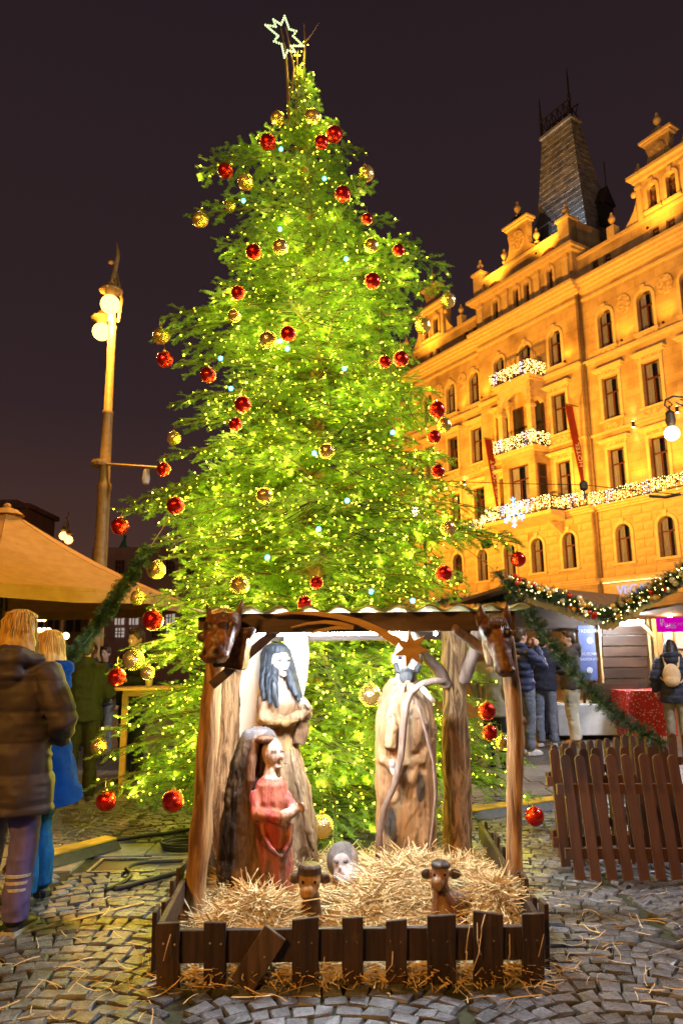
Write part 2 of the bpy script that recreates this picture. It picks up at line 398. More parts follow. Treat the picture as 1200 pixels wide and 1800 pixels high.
H = thing('hotel_building', 'long ochre floodlit hotel with arched windows, gables and slate tower', 'building', FA)
H.rotation_euler = (0, 0, math.atan2(DV.y, DV.x)); del H['_w']
def hb(mb, name, mat, parent=None, **k):
    smooth = k.get('smooth', False); o = obj(name, mb.mesh(name, mat, smooth), parent or H, local=True)
    if k.get('bevel'):
        b = o.modifiers.new('bevel', 'BEVEL'); b.width = k['bevel']; b.segments = 1; b.limit_method = 'ANGLE'
    return o
def arch_pts(x, w, zs, y, n=10, r=None):
    r = r or w/2
    return [Vector((x + r*math.cos(PI*i/n), y, zs + r*math.sin(PI*i/n))) for i in range(n+1)]
def wall(name, x0, x1, z0, z1, y, opens, mat=M_stone, depth=0.28):
    xs = sorted({x0, x1} | {v for o in opens for v in (o[0]-o[1]/2, o[0]+o[1]/2) if x0 < v < x1}); zs = sorted({z0, z1} | {v for o in opens for v in (o[2], o[3]) if z0 < v < z1})
    g = MB()
    for i in range(len(xs)-1):
        for j in range(len(zs)-1):
            cx = (xs[i]+xs[i+1])/2; cz = (zs[j]+zs[j+1])/2
            if any(abs(cx-o[0]) < o[1]/2 and o[2] < cz < o[3] for o in opens): continue
            g.quad((xs[i], y, zs[j]), (xs[i], y, zs[j+1]), (xs[i+1], y, zs[j+1]), (xs[i+1], y, zs[j]))
    for (cx, w, a, b, ar) in opens:
        l, r = cx-w/2, cx+w/2
        g.quad((l, y, a), (l, y-depth, a), (l, y-depth, b), (l, y, b)); g.quad((r, y, a), (r, y, b), (r, y-depth, b), (r, y-depth, a))
        g.quad((l, y, a), (r, y, a), (r, y-depth, a), (l, y-depth, a)); g.quad((l, y, b), (l, y-depth, b), (r, y-depth, b), (r, y, b))
        if ar:                                   # solid spandrels of the arch, slightly behind the wall face
            p = arch_pts(cx, w, b-w/2, y-0.01)
            g.prism([Vector((r, y-0.01, b-w/2))] + p[1:5] + [Vector((cx, y-0.01, b)), Vector((r, y-0.01, b))], (0, -depth+0.02, 0))
            g.prism([Vector((l, y-0.01, b-w/2)), Vector((l, y-0.01, b)), Vector((cx, y-0.01, b))] + p[6:10], (0, -depth+0.02, 0))
    # room behind: a dark box face
    return hb(g, name, mat)
wcache = {}
def window(cx, w, a, b, ar, y, trim=True, curt=True, hood=None):
    key = (round(w, 2), round(b-a, 2), ar); h = b-a
    if key not in wcache:
        f = MB(); t = 0.055
        f.bb(-w/2, -w/2+t, -0.05, 0.0, 0, h); f.bb(w/2-t, w/2, -0.05, 0.0, 0, h); f.bb(-w/2+t, w/2-t, -0.05, 0.0, 0, t); f.bb(-w/2+t, w/2-t, -0.05, 0, h-t, h)
        f.bb(-w/2+t, w/2-t, -0.045, 0.012, h*0.62, h*0.62+0.075); f.bb(-0.035, 0.035, -0.045, 0.006, t, h*0.62)
        p = MB(); p.bb(-w/2+0.02, w/2-0.02, -0.038, -0.028, 0.02, h-0.02)
        c = MB(); n = 16
        for sgn in (-1, 1):
            vs = []
            for i in range(n+1):
                x = sgn*(w/2 - 0.03 - (w*0.33)*i/n); yy = -0.09 + 0.025*math.sin(i*2.3)
                vs += [(x, yy, 0.04), (x, yy, h-0.06)]
            c._add(vs, [(2*i, 2*i+1, 2*i+3, 2*i+2) for i in range(n)])
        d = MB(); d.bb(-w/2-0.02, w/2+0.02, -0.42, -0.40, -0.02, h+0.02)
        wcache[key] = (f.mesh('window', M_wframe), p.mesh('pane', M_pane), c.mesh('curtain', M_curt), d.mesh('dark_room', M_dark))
    F_, P_, C_, D_ = wcache[key]
    o = obj('window', F_, H, local=True); o.location = (cx, y-0.18, a)
    obj('pane', P_, o, local=True); obj('dark_room', D_, o, local=True)
    if curt and random.random() < 0.8: obj('curtain', C_, o, local=True)
    if trim:
        g = MB(); t = 0.16; e = 0.07
        if ar:
            po = arch_pts(cx, w, b-w/2, y, 12, w/2+t); pi = arch_pts(cx, w, b-w/2, y, 12, w/2+0.004)
            for i in range(12):
                g._add([po[i], po[i+1], pi[i+1], pi[i], po[i]+Vector((0, e, 0)), po[i+1]+Vector((0, e, 0)), pi[i+1]+Vector((0, e, 0)), pi[i]+Vector((0, e, 0))],
                       [(0, 1, 2, 3), (7, 6, 5, 4), (0, 4, 5, 1), (3, 2, 6, 7)])
            for s in (-1, 1): g.bb(min(cx+s*(w/2+.004), cx+s*(w/2+t)), max(cx+s*(w/2+.004), cx+s*(w/2+t)), y, y+e, a, b-w/2-0.002)
            g.prism([(cx-0.09, y, b-0.02), (cx+0.09, y, b-0.02), (cx+0.13, y, b+t+0.12), (cx-0.13, y, b+t+0.12)], (0, e+0.06, 0))
        else:
            for s in (-1, 1): g.bb(min(cx+s*(w/2+.004), cx+s*(w/2+t)), max(cx+s*(w/2+.004), cx+s*(w/2+t)), y, y+e, a, b)
            g.bb(cx-w/2-t, cx+w/2+t, y, y+e, b+0.004, b+t)
        g.bb(cx-w/2-t-0.08, cx+w/2+t+0.08, y, y+0.16, a-0.12, a-0.004)
        hb(g, 'window_surround', M_trim, o).matrix_parent_inverse = Matrix.Translation(-Vector(o.location))
    if hood:
        g = MB(); z = b+0.34
        g.bb(cx-w/2-0.2, cx+w/2+0.2, y, y+0.05, b+0.18, z-0.002); hb(g, 'frieze', M_carve, o).matrix_parent_inverse = Matrix.Translation(-Vector(o.location))
        g = MB(); g.bb(cx-w/2-0.34, cx+w/2+0.34, y, y+0.26, z, z+0.09); g.bb(cx-w/2-0.42, cx+w/2+0.42, y, y+0.34, z+0.092, z+0.17)
        hb(g, 'hood_moulding', M_trim, o).matrix_parent_inverse = Matrix.Translation(-Vector(o.location))
        g = MB(); g.bb(cx-w/2-0.1, cx+w/2+0.1, y+0.002, y+0.06, a-0.62, a-0.14); hb(g, 'carved_panel', M_carve, o).matrix_parent_inverse = Matrix.Translation(-Vector(o.location))
    return o
XR0, XC0, XC1, XL1 = -9.0, 1.75, 9.35, 23.5
RC = [0.25, -2.1, -4.45, -6.8]; LC = [10.2, 12.45, 14.8, 17.1, 19.4, 21.7]; CC = [3.3, 5.5, 7.6]
CO = 0.35
FL1 = (5.72, 7.62); FL2 = (9.33, 11.48); FL3 = (13.02, 15.28); FL4 = (16.85, 18.95)
for (x0, x1, cols, y) in ((XR0, XC0, RC, 0.0), (XC1, XL1, LC, 0.0), (XC0, XC1, CC, CO)):
    ctr = y > 0
    ops = []
    for c in cols:
        mid = ctr and c == CC[1]
        ops.append((c, 0.88, FL1[0], FL1[1], True))
        if not mid: ops += [(c, 0.96, FL2[0], FL2[1], False), (c, 0.98, FL3[0], FL3[1], False)]
        ops.append((c, 0.86, FL4[0], FL4[1], True))
    wall('front_wall', x0, x1, -0.5, 21.0, y, ops)
    for (c, w, a, b, ar) in ops:
        window(c, w, a, b, ar, y, hood=(not ar))
# inner faces so that no light leaks through the openings
g = MB(); g.bb(XR0, XL1, -9.0, -0.6, -0.5, 22.6); hb(g, 'rear_block', M_stone)
for x0, x1 in ((XC0, XC1),):
    g = MB(); g.bb(x0, x0+0.02, -0.6, CO-0.003, -0.5, 21.0); g.bb(x1-0.02, x1, -0.6, CO-0.003, -0.5, 21.0); hb(g, 'side_wall', M_stone)
# string courses, ledge and cornices, butted between the three fronts
def course(z0, z1, out, name='cornice', mat=M_trim, steps=1, x=None):
    for (x0, x1, y) in (x or ((XR0, XC0-0.003, 0.0), (XC1+0.003, XL1, 0.0), (XC0-out*0.5, XC1+out*0.5, CO))):
        g = MB(); n = steps
        for k in range(n):
            zz0 = z0+(z1-z0)*k/n; zz1 = z0+(z1-z0)*(k+1)/n-0.002
            g.bb(x0, x1, y+0.001, y+out*(k+1)/n, zz0, zz1)
        hb(g, name, mat)
course(4.75, 5.05, 0.34, steps=3); course(8.42, 8.72, 0.42, steps=3)
course(12.32, 12.46, 0.14, 'string_course'); course(16.3, 16.5, 0.2, 'string_course', steps=2); course(19.95, 20.1, 0.1, 'string_course')
course(20.35, 21.02, 0.62, steps=4)
# rusticated blocks of the first floor and the band above it, one by one
bm_ = MB(); bm_.box((0, 0, 0), (1, 1, 1)); blk = bm_.mesh('stone_block', M_stone)
rr = random.Random(11)
def blocks(x0, x1, z0, z1, y, cols, wv, rowh=0.415):
    nrow = int(round((z1-z0)/rowh)); rh = (z1-z0)/nrow
    for j in range(nrow):
        za = z0+j*rh; x = x0 + (0.0 if j % 2 else -0.5)
        while x < x1:
            l = 1.15
            a, b = max(x, x0)+0.012, min(x+l, x1)-0.012; x += l
            segs = [(a, b)]
            for c in cols:
                if za+rh > wv[0]-0.14 and za < wv[1]+0.2:
                    ns = []
                    for (p, q) in segs:
                        L, R = c-0.64, c+0.64
                        if q <= L or p >= R: ns.append((p, q))
                        else:
                            if p < L-0.1: ns.append((p, L))
                            if q > R+0.1: ns.append((R, q))
                    segs = ns
            for (p, q) in segs:
                if q-p < 0.12: continue
                o = obj('stone_block', blk, H, local=True)
                o.location = ((p+q)/2, y+0.014+rr.uniform(0, .006), za+rh/2); o.scale = (q-p, 0.03, rh-0.03)
blocks(-5.5, XC0-0.05, 5.08, 8.38, 0.0, RC, FL1); blocks(XC1+0.05, 17.0, 5.08, 8.38, 0.0, LC, FL1, 0.55); blocks(XC0+0.02, XC1-0.02, 5.08, 8.38, CO, CC, FL1)
# shallow carved panels and roundels between the upper windows
for c in (RC[:3]+LC[:4]):
    g = MB(); g.bb(c-0.62, c+0.62, 0.002, 0.05, 16.52, 16.72); hb(g, 'carved_panel', M_carve)
for xs_ in ((-0.92), (-3.27), (11.3), (13.6)):
    g = MB(); g.prism([(xs_+0.42*math.cos(q), 0.001, 18.75+0.5*math.sin(q)) for q in [2*PI*i/20 for i in range(20)]], (0, 0.06, 0)); hb(g, 'shell_roundel', M_carve)
# parapet storey with small attic windows (left and right fronts)
for (x0, x1, at) in ((XR0, XC0, (0.68, -0.12, -2.95, -3.8, -6.6)), (XC1, XL1, (10.1, 10.95, 13.7, 14.5, 17.4, 18.2))):
    ops = [(c, 0.46, 21.2, 22.0, False) for c in at]
    wall('parapet', x0, x1, 21.02, 22.5, -0.12, ops, depth=0.2)
    for o_ in ops: window(*o_, -0.12, trim=False, curt=True)
    g = MB(); g.bb(x0, x1, -0.4, 0.0, 22.502, 22.66); hb(g, 'parapet_coping', M_trim)
g = MB(); g.prism([(XR0, -0.45, 22.5), (XR0, -4.0, 25.3), (XR0, -8.0, 25.3), (XR0, -8.5, 22.5)], (XL1-XR0, 0, 0)); hb(g, 'mansard_roof', M_darkroof)
def urn(x, y, z, s=1.0, name='urn'):
    g = MB(); g.lathe([(.16*s, 0), (.16*s, .06*s), (.06*s, .12*s), (.07*s, .2*s), (.2*s, .42*s), (.22*s, .58*s), (.12*s, .66*s), (.14*s, .72*s), (.07*s, .8*s), (.09*s, .9*s), (.02*s, 1.05*s)], (x, y, z), 14)
    return hb(g, name, M_trim, smooth=True)
def gable(cx, y):
    # ornate gable: two arched windows, side scrolls, cornice, crowning piece
    z0 = 22.66; hw = 1.72
    ops = [(cx-0.52, 0.5, 22.95, 24.3, True), (cx+0.52, 0.5, 22.95, 24.3, True)]
    wall('gable_wall', cx-hw*0.82, cx+hw*0.82, z0, 24.75, y, ops)
    for o_ in ops: window(*o_, y, trim=True, curt=False)
    g = MB(); g.bb(cx-hw*.82, cx+hw*.82, y-0.6, y-0.35, z0, 24.75); hb(g, 'gable_back', M_stone)
    for s in (-1, 1):
        p = [(cx+s*(hw*0.82+0.003), y-0.05, z0)]
        for i in range(9):
            t = i/8; p.append((cx+s*(hw*0.82+0.003+1.0*(1-t)**2.2), y-0.05, z0+1.75*t))
        p.append((cx+s*(hw*0.82+0.003), y-0.05, z0+1.9))
        g = MB(); g.prism(p, (0, -0.3, 0)); g.ell((cx+s*(hw*.82+0.12), y+0.0, z0+1.62), (0.16, 0.12, 0.18)); hb(g, 'scroll', M_trim)
        g = MB(); g.bb(cx+s*1.22-0.13, cx+s*1.22+0.13, y+0.002, y+0.1, z0, 24.72); g.bb(cx+s*1.22-0.17, cx+s*1.22+0.17, y+0.002, y+0.14, 24.4, 24.55); hb(g, 'pilaster', M_trim)
    g = MB(); g.bb(cx-hw*0.86, cx+hw*0.86, y-0.62, y+0.2, 24.752, 24.95); g.bb(cx-hw*.95, cx+hw*.95, y-0.66, y+0.42, 24.953, 25.12); hb(g, 'cornice', M_trim)
    prof = [(1.0, 25.12), (0.92, 25.3), (0.62, 25.55), (0.55, 25.9), (0.66, 26.2), (0.66, 26.5)]
    p = [(cx-a, y-0.02, z) for a, z in prof] + [(cx+a, y-0.02, z) for a, z in reversed(prof)]
    g = MB(); g.prism(p, (0, -0.4, 0)); hb(g, 'crown_panel', M_stone)
    g = MB(); g.prism([(cx+0.42*math.cos(q), y-0.018, 25.85+0.42*math.sin(q)) for q in [2*PI*i/18 for i in range(18)]], (0, 0.07, 0)); hb(g, 'cartouche', M_carve)
    g = MB(); g.bb(cx-0.78, cx+0.78, y-0.5, y+0.12, 26.502, 26.62); g.bb(cx-0.9, cx+0.9, y-0.55, y+0.2, 26.622, 26.74); hb(g, 'crown_cornice', M_trim)
    g = MB(); g.prism([(cx-0.55, y-0.1, 26.742), (cx-0.4, y-0.1, 27.0), (cx-0.2, y-0.1, 27.15), (cx+0.2, y-0.1, 27.15), (cx+0.4, y-0.1, 27.0), (cx+0.55, y-0.1, 26.742)], (0, -0.3, 0)); hb(g, 'crest', M_carve)
    urn(cx, y-0.25, 27.152, 0.95); urn(cx-1.28, y-0.2, 25.122, 0.85); urn(cx+1.28, y-0.2, 25.122, 0.85)
    for s in (-1, 1):
        g = MB(); g.bb(cx+s*3.0-0.22, cx+s*3.0+0.22, -0.45, 0.02, 22.662, 23.3); hb(g, 'urn_pedestal', M_trim); urn(cx+s*3.0, -0.2, 23.302, 0.85)
gable(-3.55, -0.1); gable(14.3, -0.1); gable(21.8, -0.1)
# centre pavilion storey above the main cornice
ops = [(c, 0.42, 21.35, 22.68, True) for c in (3.3, 5.05, 5.9, 7.6)]
wall('pavilion_wall', XC0-0.02, XC1+0.02, 21.02, 22.95, CO, ops)
for o_ in ops: window(*o_, CO, trim=True, curt=False)
g = MB(); g.bb(XC0-0.02, XC0+0.02, -2.2, CO-0.003, 21.02, 25.0); g.bb(XC1-0.02, XC1+0.02, -2.2, CO-0.003, 21.02, 25.0); g.bb(XC0, XC1, -2.2, -2.1, 21.02, 24.6); hb(g, 'side_wall', M_stone)
for xp in (XC0+0.42, 4.25, 6.75, XC1-0.42):
    g = MB(); g.bb(xp-0.2, xp+0.2, CO+0.002, CO+0.12, 21.04, 22.93); g.bb(xp-0.25, xp+0.25, CO+0.002, CO+0.16, 22.6, 22.74); hb(g, 'pilaster', M_trim)
g = MB(); g.bb(XC0-0.25, XC1+0.25, -2.2, CO+0.3, 22.952, 23.1); g.bb(XC0-0.4, XC1+0.4, -2.2, CO+0.5, 23.102, 23.28); hb(g, 'cornice', M_trim)
# parapet of the pavilion with corner piers, shallow arched vents and a central crown
g = MB(); g.bb(XC0+0.7, XC1-0.7, CO-0.32, CO-0.06, 23.282, 24.35); hb(g, 'pavilion_parapet', M_stone)
g = MB(); g.bb(XC0+0.72, XC1-0.72, CO-0.4, CO+0.06, 24.352, 24.5); hb(g, 'parapet_coping', M_trim)
for xv in (3.35, 7.7):
    g = MB(); g.prism([Vector((xv-0.75, CO-0.058, 23.5))]+[Vector((xv-0.75+1.5*i/10, CO-0.058, 23.5+0.42*math.sin(PI*i/10))) for i in range(1, 10)]+[Vector((xv+0.75, CO-0.058, 23.5))], (0, 0.03, 0)); hb(g, 'arched_vent', M_wframe)
for s, xp in ((-1, XC0+0.34), (1, XC1-0.34)):
    g = MB(); g.bb(xp-0.36, xp+0.36, CO-0.62, CO+0.1, 23.282, 24.95); g.bb(xp-0.46, xp+0.46, CO-0.7, CO+0.2, 24.952, 25.1); hb(g, 'corner_pier', M_trim); urn(xp, CO-0.25, 25.102, 1.0)
cx = 5.55; y = CO+0.05
prof = [(1.45, 24.502), (1.2, 24.75), (0.85, 25.0), (0.72, 25.6), (0.8, 26.1), (0.8, 26.55)]
g = MB(); g.prism([(cx-a, y-0.1, z) for a, z in prof] + [(cx+a, y-0.1, z) for a, z in reversed(prof)], (0, -0.4, 0)); hb(g, 'crown_panel', M_stone)
g = MB(); g.prism([(cx+0.5*math.cos(q), y-0.098, 25.6+0.62*math.sin(q)) for q in [2*PI*i/18 for i in range(18)]], (0, 0.08, 0)); hb(g, 'cartouche', M_carve)
g = MB(); g.bb(cx-0.92, cx+0.92, y-0.55, y+0.05, 26.552, 26.68); g.bb(cx-1.02, cx+1.02, y-0.6, y+0.14, 26.682, 26.8); hb(g, 'crown_cornice', M_trim)
g = MB(); g.prism([(cx-0.62, y-0.1, 26.802)]+[(cx-0.62*math.cos(PI*i/8), y-0.1, 26.802+0.45*math.sin(PI*i/8)) for i in range(1, 8)]+[(cx+0.62, y-0.1, 26.802)], (0, -0.3, 0)); hb(g, 'crest', M_darkroof)
urn(cx, y-0.25, 27.22, 1.0); urn(cx-1.3, y-0.25, 24.83, 0.9); urn(cx+1.3, y-0.25, 24.83, 0.9)
# slate tower: lapped courses narrowing upwards
TX0, TX1, TY0, TY1 = 2.55, 7.6, -6.8, -2.6
tz0, tz1 = 23.5, 33.55
def trect(t):
    q = t**0.72
    return (TX0+(3.32-TX0)*q, TX1+(5.62-TX1)*q, TY0+(-3.35-TY0)*q, TY1+(-2.55-TY1)*q)
NC = 26
for k in range(NC):
    t0, t1 = k/NC, (k+1)/NC; a = trect(t0); b = trect(t1); e = 0.05
    z0 = tz0+(tz1-tz0)*t0; z1 = tz0+(tz1-tz0)*t1; e = 0.022
    g = MB(); g._add([(a[0]-e, a[2]-e, z0), (a[1]+e, a[2]-e, z0), (a[1]+e, a[3]+e, z0), (a[0]-e, a[3]+e, z0), (b[0], b[2], z1), (b[1], b[2], z1), (b[1], b[3], z1), (b[0], b[3], z1)],
                    [(3, 2, 1, 0), (4, 5, 6, 7), (0, 1, 5, 4), (1, 2, 6, 5), (2, 3, 7, 6), (3, 0, 4, 7)])
    hb(g, 'slate_course', M_slate)
b = trect(1)
g = MB(); g.bb(b[0]-0.12, b[1]+0.12, b[2]-0.12, b[3]+0.12, tz1+0.002, tz1+0.2); hb(g, 'tower_coping', M_slate)
g = MB(); zr = tz1+0.2
for yy in (b[2], b[3]):
    for zz in (zr+0.08, zr+1.15): g.beam((b[0], yy, zz), (b[1], yy, zz), 0.05, 0.06)
    n = 5
    for i in range(n):
        xa = b[0]+(b[1]-b[0])*i/n; xb = b[0]+(b[1]-b[0])*(i+1)/n
        g.tube([(xa, yy, zr+.1), (xb, yy, zr+1.1)], 0.03, 5); g.tube([(xb, yy, zr+.1), (xa, yy, zr+1.1)], 0.03, 5); g.tube([(xb, yy, zr), (xb, yy, zr+1.15)], 0.035, 5)
hb(g, 'crest_railing', M_iron)
for xx, ht in ((b[0], 3.4), (b[1], 2.9)):
    g = MB(); g.lathe([(0.1, 0), (0.08, 1.0), (0.14, 1.15), (0.06, 1.3), (0.12, 1.42), (0.05, 1.55), (0.05, ht*0.75), (0.015, ht)], (xx, b[3], zr), 8); hb(g, 'spire_rod', M_iron)
def dormer(x, y, z, face):
    g = MB()
    if face == 'front':
        g.bb(x-0.5, x+0.5, y-1.4, y+0.2, z, z+1.3); g.prism([(x-0.7, y+0.28, z+1.302), (x+0.7, y+0.28, z+1.302), (x, y+0.28, z+2.3)], (0, -1.8, 0))
    else:
        g.bb(x-0.2, x+1.4, y-0.5, y+0.5, z, z+1.5); g.prism([(x-0.28, y-0.7, z+1.502), (x-0.28, y+0.7, z+1.502), (x-0.28, y, z+2.7)], (1.8, 0, 0)); g.tube([(x-0.2, y, z+2.6), (x-0.2, y, z+4.3)], 0.04, 5)
    return hb(g, 'dormer', M_darkroof)
dormer(5.9, -2.5, 26.2, 'front'); dormer(2.75, -4.3, 26.4, 'side')
# balcony bay in the middle of the pavilion: two stacked bays and three railings hung with light curtains
BX0, BX1, BO = 4.2, 6.95, CO+1.15
g = MB(); g.bb(BX0+0.1, BX1-0.1, CO+0.002, BO-0.1, 8.73, 9.3); hb(g, 'bay_base', M_trim)
# lower bay with glazed front and side
wall('bay_front', BX0+0.15, BX1-0.15, 9.3, 12.2, BO-0.12, [((BX0+BX1)/2, 1.45, 9.4, 11.6, False)], depth=0.2)
window((BX0+BX1)/2, 1.45, 9.4, 11.6, False, BO-0.12, trim=False)
for q_ in ((BX0+0.15, BX0+0.2), (BX1-0.2, BX1-0.15)):
    g = MB(); g.bb(*q_, CO, BO-0.123, 9.3, 12.2); hb(g, 'bay_side', M_stone)
def bay_side_window(z0, z1, arch=False):
    f = MB(); x = BX0+0.148
    f.bb(x-0.05, x, CO+0.22, CO+0.3, z0, z1); f.bb(x-0.05, x, CO+0.78, CO+0.86, z0, z1); f.bb(x-0.05, x, CO+0.302, CO+0.778, z1-0.07, z1); f.bb(x-0.05, x, CO+.302, CO+.778, z0, z0+0.07); f.bb(x-0.05, x, CO+.302, CO+.778, z0+(z1-z0)*.62, z0+(z1-z0)*.62+.07)
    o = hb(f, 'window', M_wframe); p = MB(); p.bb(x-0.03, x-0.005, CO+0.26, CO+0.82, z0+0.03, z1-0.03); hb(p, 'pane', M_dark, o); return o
bay_side_window(9.45, 11.5)
def slab_at(z, ex=0.0):
    g = MB(); g.bb(BX0-ex, BX1+ex, CO+0.003, BO+0.1+ex, z, z+0.14); g.bb(BX0-ex-0.1, BX1+ex+0.1, CO+0.003, BO+0.2+ex, z+0.142, z+0.26); hb(g, 'balcony_slab', M_trim)
slab_at(12.2); slab_at(16.25)
# loggia between the two slabs: arches on corner piers
for xx in (BX0+0.28, BX1-0.28):
    g = MB(); g.bb(xx-0.16, xx+0.16, BO-0.35, BO-0.02, 12.47, 14.7); g.bb(xx-0.22, xx+0.22, BO-0.41, BO+0.04, 14.702, 14.86); hb(g, 'loggia_pier', M_trim)
def arch_wall(pts_fn, w, zs, z1, n=14):
    g = MB(); r = w/2
    for i in range(n):
        a0, a1 = PI*i/n, PI*(i+1)/n
        p = [(r*math.cos(a0), zs+r*math.sin(a0)), (r*math.cos(a1), zs+r*math.sin(a1)), (r*math.cos(a1), z1), (r*math.cos(a0), z1)]
        f = [pts_fn(u, z, 0) for u, z in p]; k = [pts_fn(u, z, 1) for u, z in p]
        g._add(f+k, [(0, 1, 2, 3), (7, 6, 5, 4), (0, 4, 5, 1), (3, 2, 6, 7)])
    return g
xm = (BX0+BX1)/2
hb(arch_wall(lambda u, z, k: (xm+u, BO-0.04-0.28*k, z), 2.0, 14.87, 16.24), 'loggia_arch', M_trim)
ym = (CO+BO)/2-0.1
hb(arch_wall(lambda u, z, k: (BX0+0.13+0.28*k, ym+u, z), 0.95, 14.87, 16.24), 'loggia_arch', M_trim)
for q_ in ((BX0+0.12, BX0+0.44), (BX1-0.44, BX1-0.12)):
    g = MB(); g.bb(*q_, BO-0.35, BO-0.05, 14.87, 16.24); hb(g, 'spandrel', M_carve)
for c in (4.75, 6.3):
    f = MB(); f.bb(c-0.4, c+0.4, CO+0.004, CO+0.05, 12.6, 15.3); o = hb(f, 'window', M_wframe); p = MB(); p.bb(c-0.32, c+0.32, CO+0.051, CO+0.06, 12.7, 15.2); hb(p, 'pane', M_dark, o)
def railing(z, x0, x1, y, side=True, h=0.75):
    g = MB(); 
    g.bb(x0, x1, y-0.05, y+0.05, z+h-0.08, z+h); g.bb(x0, x1, y-0.05, y+0.05, z, z+0.07)
    n = max(2, int((x1-x0)/0.35))
    for i in range(n+1): xx = x0+(x1-x0)*i/n; g.bb(xx-0.025, xx+0.025, y-0.025, y+0.025, z+0.07, z+h-0.08)
    if side:
        for xx in (x0, x1): g.bb(xx-0.05, xx+0.05, CO, y-0.051, z+h-0.08, z+h); g.bb(xx-0.05, xx+0.05, CO, y-0.051, z, z+0.07)
    return hb(g, 'balcony_railing', M_iron)
railing(12.46, BX0-0.05, BX1+0.05, BO+0.12); railing(16.51, BX0-0.05, BX1+0.05, BO+0.12); railing(8.73, BX0-1.0, BX1+1.0, CO+1.3)
g = MB(); g.prism([(BX0-1.1, CO+0.42, 8.2), (BX0-1.1, CO+1.45, 8.5), (BX0-1.1, CO+1.45, 8.7), (BX0-1.1, CO+0.42, 8.7)], (BX1-BX0+2.2, 0, 0)); hb(g, 'balcony_slab', M_trim)
for xx in (BX0-0.6, BX1+0.4):
    g = MB(); g.prism([(xx, CO+0.002, 7.5), (xx, CO+1.1, 8.18), (xx, CO+0.4, 8.18), (xx, CO+0.002, 8.18)], (0.25, 0, 0)); hb(g, 'console', M_trim)
for (x0, x1) in ((XR0, XC0-0.5), (XC1+0.5, 17.0)):
    n = railing(8.73, x0, x1, 0.32, side=False, h=0.6)
railing(8.73, XC0, BX0-1.1, CO+0.34, side=False, h=0.6); railing(8.73, BX1+1.1, XC1, CO+0.34, side=False, h=0.6)
# drain pipes
for xx, yy in ((XC0-0.1, 0.12), (XC1+0.12, 0.12)):
    g = MB(); g.tube([(xx, yy, 4.0), (xx, yy, 21.0)], 0.07, 8); hb(g, 'drain_pipe', M_pipe, smooth=True)
# ground floor band with sign board light strips
g = MB(); g.bb(XR0, XL1, 0.002, 0.12, 4.05, 4.74); hb(g, 'sign_band', M_trim)
# warm light curtains on the railings
rr = random.Random(5)
M_led = emat('warm_white_led', (1.0, 0.60, 0.16), 10.0); M_ledc = emat('cool_white_led', (1.0, 0.75, 0.72), 4.5)
def light_curtain(label, segs, per_m=10):
    T = thing('light_curtain', label, 'string lights', FP(*segs[0][0][:2]), 'light curtains on the hotel railings')
    wv = MB(); b1 = MB(); b2 = MB()
    for (p, q, h) in segs:
        p = Vector(p); q = Vector(q); L = math.hypot(q.x-p.x, q.z-p.z); n = int(L*per_m)
        for i in range(n+1):
            t = i/max(n, 1); s = p.x+(q.x-p.x)*t; o = p.z+(q.z-p.z)*t; zt = p.y
            k = rr.randint(5, 8); zb = zt - h*rr.uniform(0.6, 1.0)
            wv.tube([FP(s, zt, o), FP(s, zb, o)], 0.003, 3, cap=False)
            for m in range(k):
                z = zt - (zt-zb)*(m+rr.random())/k; c = FP(s+rr.uniform(-.03, .03), z, o+rr.uniform(0, .03)); r = rr.choice((0.014, 0.016, 0.018, 0.022, 0.03))
                (b2 if (math.sin(s*3.1) > 0.75) else b1).ell(c, r, 4, 3)
    kind(wv.build('wire', M_trim, T), 'stuff'); kind(b1.build('bulbs', M_led, T), 'stuff'); 
    if b2.v: kind(b2.build('cool_bulbs', M_ledc, T), 'stuff')
# (s, z, out)
S = lambda s, z, o: (s, z, o)
yb = BO+0.2
light_curtain('curtain of warm fairy lights along the highest bay balcony of hotel', [(S(BX0-0.1, 17.3, yb), S(BX1+.1, 17.3, yb), 0.85), (S(BX0-.14, 17.3, CO+.1), S(BX0-.14, 17.3, yb), 0.85)])
light_curtain('curtain of warm fairy lights along the middle loggia balcony of hotel', [(S(BX0-0.1, 13.25, yb), S(BX1+.1, 13.25, yb), 0.85), (S(BX0-.14, 13.25, CO+.1), S(BX0-.14, 13.25, yb), 0.85)])
light_curtain('long curtain of fairy lights along the hotel ledge over arched windows',
              [(S(-6, 9.4, 0.4), S(XC0, 9.4, 0.45), 0.8), (S(XC0, 9.5, CO+.42), S(BX0-1.0, 9.5, CO+.42), .8), (S(BX0-1.0, 9.52, CO+.42), S(BX0-1.0, 9.52, CO+1.4), .85), (S(BX0-1, 9.52, CO+1.4), S(BX1+1, 9.52, CO+1.4), .85), (S(BX1+1.0, 9.5, CO+.42), S(XC1, 9.5, CO+.42), .8), (S(XC1, 9.4, .4), S(11.5, 9.4, .4), .7)], 9)
# snowflake
M_blue = emat('ice_blue_led', (0.25, 0.5, 1.0), 3.0)
T = thing('snowflake_light', 'glowing blue snowflake ornament hung on the hotel ledge lights', 'ornament', FP(5.67, 8.9, CO+1.5))
g = MB(); c = (5.67, 8.95, CO+1.48)
for k in range(6):
    q = PI/2+k*PI/3; p2 = lambda r, a: FP(c[0]+r*math.cos(a), c[1]+r*math.sin(a), c[2])
    g.tube([p2(0, q), p2(0.85, q)], 0.028, 5)
    for r in (0.35, 0.6):
        for s in (-1, 1):
            a = p2(r, q); x, z = r*math.cos(q), r*math.sin(q); e2 = 0.24
            g.tube([a, FP(c[0]+x+e2*math.cos(q+s*PI/4), c[1]+z+e2*math.sin(q+s*PI/4), c[2])], 0.022, 5)
g.build('snowflake_arms', M_blue, T)
